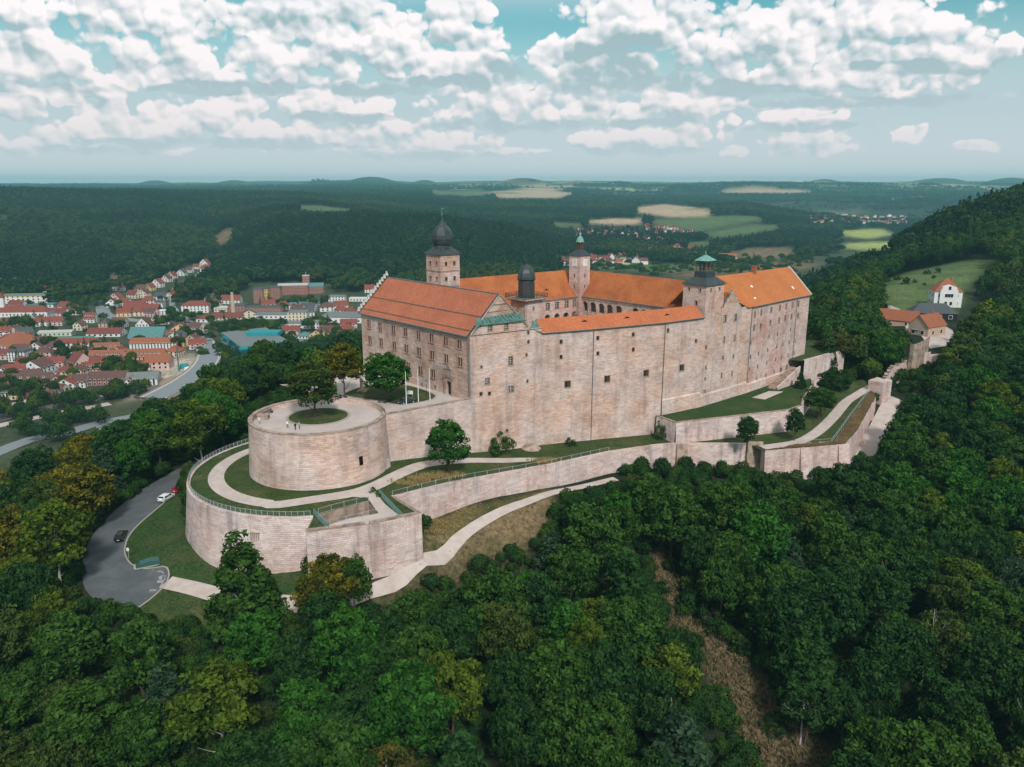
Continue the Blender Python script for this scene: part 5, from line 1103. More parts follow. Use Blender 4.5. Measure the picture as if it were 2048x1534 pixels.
# ------------------------------------------------------------------ fences and railings
def fence(label, line, zf, hgt=1.15, step=2.6, material=METALG, name='wire_fence', mesh=True, rail_r=.035):
    line = resample(line, .01 + step); f = thing(name, label, 'fence' if name != 'railing' else 'railing')
    pm = MB(); pm.bar((0, 0, -.2), (0, 0, hgt + .08), .055, 5); pm = pm.mesh('post', material); rl = MB(); wm = MB()
    Z = [zf(*p[:2]) for p in line]
    for p, z in zip(line, Z): obj('post', pm, f, (p[0], p[1], z))
    for (a, za), (b, zb) in zip(zip(line, Z), zip(line[1:], Z[1:])):
        for h in ((hgt, .06) if name == 'wire_fence' else (hgt, hgt * .5, .12)): rl.bar((a[0], a[1], za + h), (b[0], b[1], zb + h), rail_r, 4)
        n = 12 if name == 'wire_fence' else 16
        for k in range(1, n): q = a + (b - a) * k / n; z = za + (zb - za) * k / n; wm.bar((q[0], q[1], z + .06), (q[0], q[1], z + hgt), .008 if name == 'wire_fence' else .016, 3)
    rl.build('rail', material, f)
    if mesh: tag(wm.build('wire_mesh' if name == 'wire_fence' else 'bars', material, f), kind='stuff')
    return f
fence('galvanised fence following the top of the curved ring wall', [CB + 28.55 * np.array([math.cos(a), math.sin(a)]) for a in np.radians(np.linspace(112, ring_end - 1, 70))], lambda x, y: -11.5)
fence('galvanised fence along the top of the long outer wall', [p + [-.2, .9] for p in resample(LW[:5], 6)], lz)
fence('short fence on the castle side of the sunken pit', [PIT[0] + [0, .4], PIT[1] + [0, .4]], lz)
fence('short fence between the sunken pit and the pale walkway', [PIT[3] + [.2, -.3], PIT[2] + [0, -.3]], lz)
fence('teal railing on the curved-wall side of the pale walkway', [q2(628, 1030, -11.8), q2(658, 1062, -12.1)], lz, 1.2, 2.2, TEALP, 'railing', True, .06)
fence('teal railing on the long-wall side of the pale walkway', [q2(759, 990, -12.0), q2(804, 1036, -12.0)], lz, 1.2, 2.2, TEALP, 'railing', True, .06)
fence('thin fence beside the grass strip of the inner path', [p + [-.5, .4] for p in inn[1:]], lambda x, y: lz(x, y) + .2, 1.0, 3.0)

# ------------------------------------------------------------------ trees
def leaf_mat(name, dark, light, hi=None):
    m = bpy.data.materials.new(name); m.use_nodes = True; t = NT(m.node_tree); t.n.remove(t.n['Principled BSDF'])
    shade_tint = t.node('ShaderNodeAttribute', attribute_name='shade_tint').outputs['Fac']; r = orand(t)
    c = t.mix(shade_tint, dark, light)  # dark to light leaf colour carries painted crown shadow and highlight
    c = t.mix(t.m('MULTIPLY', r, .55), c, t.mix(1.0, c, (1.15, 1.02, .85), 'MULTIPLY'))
    if hi: c = t.mix(t.ramp(shade_tint, .80, 1.0, 0, .8), c, hi)
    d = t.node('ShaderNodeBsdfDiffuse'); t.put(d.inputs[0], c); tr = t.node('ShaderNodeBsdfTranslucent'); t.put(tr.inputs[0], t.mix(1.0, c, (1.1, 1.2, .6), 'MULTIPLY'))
    mx = t.node('ShaderNodeMixShader'); mx.inputs[0].default_value = .2; t.l.new(d.outputs[0], mx.inputs[1]); t.l.new(tr.outputs[0], mx.inputs[2]); t.l.new(mx.outputs[0], t.n['Material Output'].inputs[0])
    return m
LEAF = {'deep green': leaf_mat('leaf_deep', (.007, .023, .009), (.036, .092, .024)), 'mid green': leaf_mat('leaf_mid', (.009, .030, .008), (.058, .130, .024)),
        'fresh green': leaf_mat('leaf_fresh', (.010, .038, .009), (.048, .155, .022)), 'yellow-green': leaf_mat('leaf_yellowgreen', (.016, .040, .008), (.108, .165, .020)),
        'olive': leaf_mat('leaf_olive', (.012, .030, .010), (.072, .115, .026)), 'grey-green': leaf_mat('leaf_grey', (.011, .030, .017), (.052, .100, .052)),
        'golden': leaf_mat('leaf_golden', (.022, .036, .008), (.125, .125, .014), (.25, .18, .018)), 'rusty brown': leaf_mat('leaf_rust', (.022, .032, .012), (.100, .098, .022), (.14, .115, .024))}
def crown_mesh(name, seed, kind='round', leaves=5200, h=1.0, size=.42, clumps=46):
    """unit tree: crown about 10 m wide; leaves gathered in clumps on an uneven shell"""
    r = np.random.default_rng(seed); cs = []; 
    if kind == 'round': ax = np.array([5.0, 5.0, 4.6]); z0 = 9.2
    elif kind == 'oval': ax = np.array([4.2, 4.2, 6.2]); z0 = 9.2
    elif kind == 'cone': ax = None; z0 = 0
    elif kind == 'bush': ax = np.array([2.2, 2.2, 1.5]); z0 = 1.3
    else: ax = np.array([3.6, 3.6, 5.2]); z0 = 9.5
    rc = 1.35 if kind not in ('bush',) else .8
    tries = 0
    while len(cs) < clumps and tries < 6000:
        tries += 1
        if kind == 'cone':
            f = r.uniform(0, 1) ** .8; z = 2.0 + 14.0 * (1 - f); rad = (.3 + 3.9 * f) * (.75 + .3 * r.uniform()); a = r.uniform(0, 2 * math.pi); c = np.array([rad * math.cos(a), rad * math.sin(a), z - .6 * rad * .3])
        else:
            d = r.normal(size=3); d /= np.linalg.norm(d)
            if d[2] < -.55: continue
            c = d * ax * r.uniform(.62, 1.02) * np.array([1, 1, 1.0]); c[2] += z0 + .5 * r.normal()
            c[:2] += .3 * r.normal(size=2)
        if any(np.linalg.norm(c - q) < rc * .72 for q in cs): continue
        cs.append(c)
    cs = np.array(cs); k = len(cs); per = leaves // k; cen = np.array([0, 0, z0]) if kind != 'cone' else None
    P_, T_, N_ = [], [], []
    for i, c in enumerate(cs):
        out = (c - cen) if cen is not None else np.array([c[0], c[1], 1.2]); out = out / (np.linalg.norm(out) + 1e-6)
        n = int(per * r.uniform(.7, 1.3)); d = r.normal(size=(n, 3)) + out * .55 + np.array([0, 0, .35]); d /= np.linalg.norm(d, axis=1)[:, None]
        rad = rc * r.uniform(.75, 1.25) * np.array([1, 1, .8]); p = c + d * rad * r.uniform(.55, 1.12, size=(n, 1))
        base = r.uniform(.05, .62); shade_tint = base + .24 * r.normal(size=n) + .36 * d[:, 2]  # clump tops painted lighter, undersides darker, like light from above, plus random variation
        P_.append(p); N_.append(d + .55 * r.normal(size=(n, 3))); T_.append(shade_tint)
    if kind == 'birch': pass
    P_ = np.concatenate(P_); N_ = np.concatenate(N_); T_ = np.clip(np.concatenate(T_), 0, 1); n = len(P_)
    N_ /= np.linalg.norm(N_, axis=1)[:, None]; ref = r.normal(size=(n, 3)); X = np.cross(N_, ref); X /= np.linalg.norm(X, axis=1)[:, None]; Y = np.cross(N_, X)
    s = size * r.uniform(.6, 1.35, size=(n, 1)); bend = N_ * s * .25
    V = np.stack([P_ - X * s, P_ - Y * s * .62 + bend, P_ + X * s, P_ + Y * s * .62 + bend], 1).reshape(-1, 3)
    F = np.arange(4 * n).reshape(n, 4)
    me = bpy.data.meshes.new(name); me.from_pydata(V.tolist(), [], F.tolist())
    at = me.attributes.new('shade_tint', 'FLOAT', 'POINT'); at.data.foreach_set('value', np.repeat(T_, 4).astype(np.float32))
    me.materials.append(LEAF['mid green']); me.update(); return me
def trunk_mesh(name, seed, kind='round', material=BARK):
    r = random.Random(seed); mb = MB(); top = {'round': 9.5, 'oval': 11, 'cone': 16, 'birch': 13, 'dead': 13, 'bush': .8}[kind]
    p = Vector((0, 0, -2.0)); rad = {'cone': .28, 'birch': .20, 'dead': .22, 'bush': .12}.get(kind, .34); n = 6; pts = [p]
    for k in range(1, n + 1): pts.append(Vector((r.uniform(-.25, .25) * k / 3, r.uniform(-.25, .25) * k / 3, -2 + (top + 2) * k / n)))
    for k in range(n): mb.bar(pts[k], pts[k + 1], rad * (1 - k / n * .8), 6, 0, rad * (1 - (k + 1) / n * .8))
    if kind != 'cone':
        for k in range(7 if kind != 'bush' else 4):
            f = r.uniform(.4, .95); b = pts[min(n - 1, int(f * n))]; a = r.uniform(0, 6.28); ln = r.uniform(2.0, 4.2) * (.35 if kind == 'bush' else 1); e = b + Vector((math.cos(a) * ln * .8, math.sin(a) * ln * .8, ln * r.uniform(.5, 1.0)))
            mid = b + (e - b) * .5 + Vector((0, 0, -.15)); mb.bar(b, mid, rad * .35, 5, 0, rad * .22); mb.bar(mid, e, rad * .22, 5, 0, rad * .06)
            if kind == 'dead':
                for _ in range(2): e2 = e + Vector((r.uniform(-1.2, 1.2), r.uniform(-1.2, 1.2), r.uniform(.3, 1.4))); mb.bar(mid, e2, rad * .14, 4, 0, rad * .04)
    return mb.mesh(name, material)
PROTO = {'round': [(crown_mesh('crown', 10 + i, 'round', 6000, 1, .36, 84), trunk_mesh('trunk', 10 + i, 'round')) for i in range(4)],
         'oval': [(crown_mesh('crown', 30 + i, 'oval', 5600, 1, .35, 78), trunk_mesh('trunk', 30 + i, 'oval')) for i in range(3)],
         'cone': [(crown_mesh('crown', 50 + i, 'cone', 4200, 1, .40, 70), trunk_mesh('trunk', 50 + i, 'cone')) for i in range(2)],
         'birch': [(crown_mesh('crown', 60 + i, 'birch', 3000, 1, .34, 34), trunk_mesh('trunk', 60 + i, 'birch', BIRCH)) for i in range(2)],
         'bush': [(crown_mesh('crown', 70 + i, 'bush', 1300, 1, .20, 20), trunk_mesh('trunk', 70 + i, 'bush')) for i in range(2)],
         'dead': [(None, trunk_mesh('trunk', 80 + i, 'dead', DEADW)) for i in range(2)]}
HT = {'round': 14.2, 'oval': 15.8, 'cone': 16.8, 'birch': 15.2, 'bush': 3.0, 'dead': 14.0}; WD = {'round': 6.1, 'oval': 5.2, 'cone': 4.8, 'birch': 4.6, 'bush': 2.7, 'dead': 3.5}
NAMEK = {'round': 'broadleaf_tree', 'oval': 'broadleaf_tree', 'cone': 'conifer_tree', 'birch': 'birch_tree', 'bush': 'bush', 'dead': 'dead_tree'}
def plant_tree(kind, colour, x, y, z, h, rad, label, group=None, seed=0, rz=None):
    cm, tm = PROTO[kind][seed % len(PROTO[kind])]
    s = (rad / WD[kind], rad / WD[kind], h / HT[kind])
    o = tag(obj(NAMEK[kind], None, None, (x, y, z), rz if rz is not None else random.uniform(0, 6.28)), label, 'bush' if kind == 'bush' else 'tree', group); o.scale = s
    if cm:
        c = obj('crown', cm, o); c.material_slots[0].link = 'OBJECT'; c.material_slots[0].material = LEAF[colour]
    obj('trunk', tm, o); return o
# named single trees: pixel of the trunk foot, level
n_tree = 0
for kind, colour, px, py, lev, h, rad, label in [
    ('oval','olive',631,838,0,13.2,5.7,'brown-green tree on the grass island of the round bastion'),
    ('oval','golden',690,797,0,13.4,5.0,'yellowing tree behind the bastion terrace near the castle corner'),
    ('oval','fresh green',775,803,0,12.2,5.9,'bright green round tree on the terrace lawn before the gate front'),
    ('oval','fresh green',897,950,'l',12.6,5.0,'round green tree beside the pale ring path below the castle corner'),
    ('cone','mid green',492,1262,'g',19.5,7.0,'dense dark pyramidal tree in front of the curved ring wall'),
    ('round','golden',660,1268,'g',14.5,5.6,'yellowing tree in front of the angular stone outwork'),
    ('round','mid green',712,1250,'g',13.0,3.6,'green tree leaning against the apex of the angular outwork'),
    ('oval','deep green',1494,897,'l',8.6,3.1,'small dark tree against the raised terrace wall, nearer the outer wall'),
    ('oval','deep green',1588,882,'l',9.2,2.7,'small dark tree at the corner of the raised terrace wall'),
    ('bush','mid green',1006,905,'l',4.2,3.8,'low green bush at the foot of the high castle front'),
    ('bush','deep green',1141,890,'l',1.6,1.6,'tiny bush at the foot of the high castle front'),
    ('bush','mid green',1318,878,'l',4.4,1.5,'narrow shrub in the corner of the raised terrace wall'),
    ('bush','mid green',745,1022,-15.4,3.6,2.6,'bush growing in the sunken pit of the outwork'),
    ('bush','deep green',708,1036,-15.4,2.0,2.2,'low bush against the walkway side of the sunken pit'),
    ('round','mid green',1637,838,'l',9.5,4.8,'round green tree between the inner path and the raised terrace'),
    ('round','deep green',1662,812,'l',11.5,5.0,'dark round tree behind the raised terrace corner'),
    ('cone','deep green',1600,776,-11,5.2,1.9,'clipped dark conifer beside the stone stairs')]:
    if lev == 'l': q = P(px, py, -14); [q := np.array([*P(px, py, lz(q[0], q[1]))[:2], 0]) for _ in range(4)]; x, y = q[:2]; z = lz(x, y)
    elif lev == 'g': x, y, z = hit(px, py)
    else: x, y, z = P(px, py, lev)
    plant_tree(kind, colour, x, y, z, h, rad, label, None, n_tree); n_tree += 1
# the woods on the castle hill
CLEAR = [[(166,1105),(170,1195),(255,1229),(300,1242),(430,1245),(470,1215),(585,1213),(625,1180),(735,1188),(830,1172),(940,1132),(1045,1105),(1095,1040),(1115,1000),(1225,962),(1250,945),(1340,950),(1480,955),(1560,935),(1640,935),(1690,915),(1725,903),(1745,908),(1768,868),(1800,818),(1792,795),(1870,738),(1885,728),(1862,700),(1830,715),(1790,738),(1745,770),(1700,795),(1630,765),(1618,700),(1622,585),(1580,535),(1440,540),(1200,500),(700,540),(715,690),(690,700),(500,795),(500,872),(362,950),(250,1008),(185,1070)],
         [(1305,1095),(1345,1095),(1352,1160),(1440,1250),(1495,1340),(1585,1450),(1670,1534),(1540,1534),(1450,1390),(1402,1280),(1332,1230),(1305,1130)],
         [(1765,562),(1800,548),(1900,530),(2000,517),(1980,535),(1945,562),(1935,600),(1920,630),(1910,655),(1890,690),(1840,700),(1815,645),(1790,650),(1770,630)]]
NOGO = [np.array([q[:2] for q in LAWN_POLY]), np.array(TERR), np.array([L(-18, 0), L(50, -2), L(60, 60), L(58, 98), L(2, 136), L(-20, 136), L(-22, 60)]), np.array(TURN),
        np.array([(150,298),(170,292),(205,345),(232,372),(262,408),(262,435),(215,425),(196,395),(160,345)]), np.array(FIELDS['castle_meadow'][0])]
paths_xy = np.concatenate([np.array(foot), np.array(app), np.array(rpath)])
cand = []; cell = {}
rt = np.random.default_rng(21); XS = rt.uniform(-300, 480, 42000); YS = rt.uniform(58, 640, 42000); ZS = np.concatenate([ground_z(XS[i:i + 6000], YS[i:i + 6000]) for i in range(0, 42000, 6000)])
bad = np.zeros(len(XS), bool)
for poly in NOGO: bad |= inside(poly, XS, YS)
bad |= ZS < -72
bad |= inside(FIELDS['dry_bank'][0], XS, YS) & (rt.uniform(size=len(XS)) < .97)
for i in np.where(~bad)[0]:
    x, y, z = XS[i], YS[i], ZS[i]; far = y > 300
    rad = rt.uniform(4.0, 7.0) if not far else rt.uniform(4.2, 6.8)
    sp_ = rad * 1.28; k0 = (int(x // 14), int(y // 14)); ok = True
    for a in (-1, 0, 1):
        for b in (-1, 0, 1):
            for (xx, yy, rr) in cell.get((k0[0] + a, k0[1] + b), ()):
                if (xx - x) ** 2 + (yy - y) ** 2 < ((rr + rad) * .57) ** 2: ok = False; break
            if not ok: break
        if not ok: break
    if not ok: continue
    if np.min(np.hypot(paths_xy[:, 0] - x, paths_xy[:, 1] - y)) < rad * .55 + 1.5: continue
    h = rad * rt.uniform(1.9, 2.5) + rt.uniform(1, 4)
    px, py, dep = proj(x, y, z + h * .62)
    if px < -140 or px > 2190 or py > 1700: continue
    sr = rad * FPX / dep; sv = h * .42 * FPX / dep
    th = np.linspace(0, 2 * math.pi, 14)[:-1]; ex, ey = px + sr * .82 * np.cos(th), py + sv * .85 * np.sin(th)
    ex = np.append(ex, px); ey = np.append(ey, py - sv * .95); 
    lim = 270 if x < 60 else 330
    if y < lim and any(inside(c, ex, ey).any() for c in CLEAR[:1]): continue
    if any(inside(c, ex, ey).any() for c in CLEAR[1:]): continue
    cell.setdefault(k0, []).append((x, y, rad)); cand.append((x, y, z, h, rad, px, py, sr))
# the foreground first: those that show largest stand as single trees
cand.sort(key=lambda c: -c[7]); NEAR_N = 282
vis = [c for c in cand if -60 < c[5] < 2108 and c[6] < 1620]
near = vis[:NEAR_N]; nearset = set(map(id, near)); rest_trees = [c for c in cand if id(c) not in nearset]
def wood_colour(x, y, px, py, r):
    u = r.uniform()
    if px < 240 and 850 < py < 1250: return 'golden' if u < .30 else 'olive' if u < .58 else 'yellow-green' if u < .75 else 'deep green'
    if px < 420 and py > 1150: return 'deep green' if u < .36 else 'olive' if u < .56 else 'mid green' if u < .88 else 'grey-green' if u < .91 else 'yellow-green'
    if px > 1650 and py > 1100: return 'deep green' if u < .46 else 'mid green' if u < .78 else 'grey-green' if u < .80 else 'olive' if u < .9 else 'yellow-green'
    return 'deep green' if u < .36 else 'mid green' if u < .68 else 'fresh green' if u < .82 else 'yellow-green' if u < .91 else 'olive' if u < .965 else 'grey-green' if u < .975 else 'fresh green'
band = {}
rows = []
for c in near:
    x, y, z, h, rad, px, py, sr = c; colr = wood_colour(x, y, px, py, rt); u = rt.uniform()
    kind = 'round' if u < .62 else 'oval' if u < .90 else 'cone' if u < .955 else 'birch'
    if colr in ('golden', 'yellow-green') and kind == 'cone': kind = 'round'
    if kind == 'birch': colr = 'rusty brown' if u > .992 else 'yellow-green'; rad *= .75
    if kind == 'cone': colr = 'grey-green' if u > .93 else 'deep green'; rad *= .7; h *= 1.1
    if 1640 < px < 1860 and 1180 < py < 1420 and u > .80: kind = 'birch'; colr = 'olive' if u < .93 else 'rusty brown'; rad *= .8
    side = 'left of the road' if (px < 420 and py < 1180) else 'right of the outer wall' if px > 1560 else 'below the footpath'
    key = (side, int(py // 70)); band.setdefault(key, []).append((px, kind, colr, c)); 
sides = {}
for key in band: sides.setdefault(key[0], []).append(key[1])
for key, lst in band.items():
    lst.sort(key=lambda q: q[0]); rowi = sorted(sides[key[0]]).index(key[1])
    for k, (px, kind, colr, c) in enumerate(lst):
        x, y, z, h, rad = c[:5]; nm = {'round': 'broad-crowned tree', 'oval': 'tall-crowned tree', 'cone': 'conifer', 'birch': 'thin birch'}[kind]
        plant_tree(kind, colr, x, y, z, h, rad, f'{colr} {nm}, {ordinal(k)} from left in {ordinal(rowi)} row {key[0]}', 'trees ' + key[0], n_tree); n_tree += 1
for k, (px, py, h, lab) in enumerate([(1848,1340,15,'bare bleached dead tree among the dark trees of the right slope'),(1775,1205,12,'small bare dead tree higher up the right slope'),(1598,1465,9,'leafless grey tree beside the bare earth strip'),(2040,1500,16,'bare dead tree at the lower right edge of the wood')]):
    q = hit(px, py + 40); plant_tree('dead', 'olive', q[0], q[1], q[2] + 3, h, 3.2, lab, None, k)
for k, (px, py, rd) in enumerate([(1400,1155,3.0),(1445,1165,2.4),(1420,1250,3.4),(1478,1300,2.2),(1320,1190,2.0),(1545,1460,2.4),(1380,1200,2.2)]):
    q = hit(px, py); plant_tree('bush', 'deep green', q[0], q[1], q[2] - .2, rd * 1.3, rd, f'{ordinal(k)} dark bush from the top along the bare earth strip' if k else 'topmost dark bush along the bare earth strip', 'bushes by the earth strip', k)

# ------------------------------------------------------------------ mass woods: instanced crowns (nobody could count them)
def far_crown(name, seed, n, size, kind='round'):
    r = np.random.default_rng(seed); d = r.normal(size=(n, 3)); d /= np.linalg.norm(d, axis=1)[:, None]; d[:, 2] = np.abs(d[:, 2]) * 1.0 - .25
    if kind == 'cone':
        f = r.uniform(0, 1, n) ** .6; a = r.uniform(0, 6.28, n); Pp = np.column_stack([f * 3.4 * np.cos(a), f * 3.4 * np.sin(a), 17 - 13.5 * f]); Nn = np.column_stack([np.cos(a), np.sin(a), np.full(n, .9)])
    else:
        bump = 1 + .22 * np.sin(d @ r.normal(size=(3, 3)) * 4 + r.uniform(0, 6, 3)).sum(1) / 1.6
        Pp = d * np.array([5.2, 5.2, 5.4]) * bump[:, None] * r.uniform(.8, 1.05, (n, 1)) + [0, 0, 8.2]; Nn = d + [0, 0, .3]
    Nn = Nn + .45 * r.normal(size=(n, 3)); Nn /= np.linalg.norm(Nn, axis=1)[:, None]; X = np.cross(Nn, r.normal(size=(n, 3))); X /= np.linalg.norm(X, axis=1)[:, None]; Y = np.cross(Nn, X); s = size * r.uniform(.65, 1.3, (n, 1))
    V = np.stack([Pp - X * s, Pp - Y * s * .7, Pp + X * s, Pp + Y * s * .7], 1).reshape(-1, 3); me = bpy.data.meshes.new(name); me.from_pydata(V.tolist(), [], np.arange(4 * n).reshape(n, 4).tolist())
    at = me.attributes.new('shade_tint', 'FLOAT', 'POINT'); at.data.foreach_set('value', np.repeat(np.clip(.30 + .62 * (Pp[:, 2] - 9) / 6 + .22 * r.normal(size=n), 0, 1), 4).astype(np.float32)); return me  # shading painted by height: dark crown base, light top, plus random variation
def proto_collection(name, items):
    c = bpy.data.collections.new(name)
    for i, (me, material) in enumerate(items):
        o = bpy.data.objects.new(f'{name}_{i:02d}', me)
        if me.materials and me.materials[0] != material: 
            o.material_slots[0].link = 'OBJECT'; o.material_slots[0].material = material
        elif not me.materials: me.materials.append(material)
        c.objects.link(o)
    return c
def mk(meshf, material): me = meshf; me.materials.clear(); me.materials.append(material); return (me, material)
FARL = [leaf_mat('far_leaf_dark', (.005, .014, .008), (.020, .050, .022)), leaf_mat('far_leaf_mid', (.008, .024, .009), (.050, .100, .028)), leaf_mat('far_leaf_olive', (.014, .024, .009), (.085, .105, .030))]  # darker and lighter copies put uneven light on the hills into leaf colour
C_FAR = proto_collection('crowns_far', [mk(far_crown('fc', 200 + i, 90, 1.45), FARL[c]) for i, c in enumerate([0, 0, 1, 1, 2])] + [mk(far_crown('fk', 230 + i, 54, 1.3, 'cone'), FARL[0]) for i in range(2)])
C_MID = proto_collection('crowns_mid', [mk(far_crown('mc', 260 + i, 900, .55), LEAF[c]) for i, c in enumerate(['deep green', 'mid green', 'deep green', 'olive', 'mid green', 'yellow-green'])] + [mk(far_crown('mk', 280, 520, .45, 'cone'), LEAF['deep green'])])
def woods(name, label, X, Y, Z, S, SZ, IDX, coll):
    me = bpy.data.meshes.new(name); me.from_pydata(np.column_stack([X, Y, Z]).tolist(), [], [])
    n = len(X); a = me.attributes.new('scl', 'FLOAT_VECTOR', 'POINT'); a.data.foreach_set('vector', np.column_stack([S, S, SZ]).astype(np.float32).ravel())
    a = me.attributes.new('rot', 'FLOAT_VECTOR', 'POINT'); a.data.foreach_set('vector', np.column_stack([np.zeros(n), np.zeros(n), rt.uniform(0, 6.28, n)]).astype(np.float32).ravel())
    a = me.attributes.new('idx', 'INT', 'POINT'); a.data.foreach_set('value', np.asarray(IDX, np.int32))
    o = obj(name, me); tag(o, label, 'woodland', None, 'stuff')
    g = bpy.data.node_groups.new(name, 'GeometryNodeTree'); g.interface.new_socket('Geometry', in_out='INPUT', socket_type='NodeSocketGeometry'); g.interface.new_socket('Geometry', in_out='OUTPUT', socket_type='NodeSocketGeometry')
    gi = g.nodes.new('NodeGroupInput'); go = g.nodes.new('NodeGroupOutput'); ip = g.nodes.new('GeometryNodeInstanceOnPoints'); ci = g.nodes.new('GeometryNodeCollectionInfo')
    ci.inputs['Collection'].default_value = coll; ci.inputs['Separate Children'].default_value = True; ci.inputs['Reset Children'].default_value = True
    def na(nm, ty): q = g.nodes.new('GeometryNodeInputNamedAttribute'); q.data_type = ty; q.inputs['Name'].default_value = nm; return q.outputs['Attribute']
    lk = g.links.new; lk(gi.outputs[0], ip.inputs['Points']); lk(ci.outputs[0], ip.inputs['Instance']); ip.inputs['Pick Instance'].default_value = True
    lk(na('idx', 'INT'), ip.inputs['Instance Index']); lk(na('scl', 'FLOAT_VECTOR'), ip.inputs['Scale']); lk(na('rot', 'FLOAT_VECTOR'), ip.inputs['Rotation']); lk(ip.outputs[0], go.inputs[0])
    md = o.modifiers.new('woods', 'NODES'); md.node_group = g; return o
if rest_trees:
    r_ = np.array([c[:5] for c in rest_trees]); 
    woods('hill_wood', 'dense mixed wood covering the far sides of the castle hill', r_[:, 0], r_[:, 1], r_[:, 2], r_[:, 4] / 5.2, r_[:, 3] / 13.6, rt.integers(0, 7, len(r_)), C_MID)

# undergrowth between the trunks
ux = rt.uniform(-300, 330, 26000); uy = rt.uniform(60, 330, 26000); uz = np.concatenate([ground_z(ux[i:i + 6000], uy[i:i + 6000]) for i in range(0, 26000, 6000)])
ok = uz > -70
for poly in NOGO: ok &= ~inside(poly, ux, uy)
ok &= ~(inside(FIELDS['dirt_strip'][0], ux, uy) & (rt.uniform(size=len(ux)) < .90))
ok &= ~(inside(FIELDS['dry_bank'][0], ux, uy)); ok &= ~inside([q[:2] for q in (hit(x, y) for x, y in bank)], ux, uy); ok &= ~inside([hit(x, y)[:2] for x, y in [(255,1225),(335,1160),(440,1186),(600,1200),(640,1180),(740,1175),(850,1100),(850,1035),(1220,950),(1240,968),(1100,1000),(1110,1050),(960,1120),(850,1175),(735,1200),(600,1230),(400,1262),(300,1255)]], ux, uy)
ii = np.where(ok)[0]; keep = []
for i in ii:
    if np.min(np.hypot(paths_xy[:, 0] - ux[i], paths_xy[:, 1] - uy[i])) > 4.0: keep.append(i)
keep = np.array(keep); us = rt.uniform(.18, .42, len(keep))
woods('undergrowth', 'low dark bushes and saplings filling the wood between the trees', ux[keep], uy[keep], uz[keep] - us * 3.6, us, us * rt.uniform(.8, 1.3, len(keep)), rt.integers(0, 5, len(keep)), C_MID)

# ------------------------------------------------------------------ buildings of the town and villages
WCOL = {'white': (.70, .69, .68), 'cream': (.66, .56, .42), 'pink': (.62, .42, .38), 'yellow': (.66, .50, .22), 'brick': (.28, .105, .075), 'orange': (.60, .34, .17), 'pale green': (.50, .58, .42), 'grey': (.42, .43, .44), 'teal': (.03, .26, .29), 'ochre': (.60, .42, .10), 'tan': (.50, .36, .26), 'dark timber': (.02, .022, .022)}
RCOL = {'red': (.20, .056, .042), 'orange': (.27, .095, .05), 'brown': (.115, .06, .052), 'dark red': (.165, .05, .045), 'grey': (.16, .18, .18), 'teal': (.09, .20, .20), 'slate': (.07, .08, .085), 'white': (.62, .62, .62), 'green': (.06, .20, .16), 'pale': (.42, .42, .40)}
def wcol(c): return mat('render_' + c.replace(' ', '_'), lambda t: t.mix(1.0, WCOL[c], t.mix(t.noise(geo(t), .25, 3, .6), (.82, .82, .82), (1.08, 1.08, 1.08)), 'MULTIPLY'), .9)
def rcol(c): return mat('roofing_' + c.replace(' ', '_'), lambda t: t.mix(1.0, RCOL[c], t.mix(t.noise(geo(t), .5, 4, .7), (.72, .72, .72), (1.25, 1.25, 1.25)), 'MULTIPLY'), .85)
HW = {}
def house_window(w, h):
    k = (round(w, 1), round(h, 1))
    if k not in HW:
        f = MB(); f.box((0, -.03, h / 2), (w + .3, .10, h + .3)); p = MB(); p.box((0, -.10, h / 2), (w, .06, h)); HW[k] = (f.mesh('window', WHITEP), p.mesh('pane', GLASSD))
    return HW[k]
BLD = []
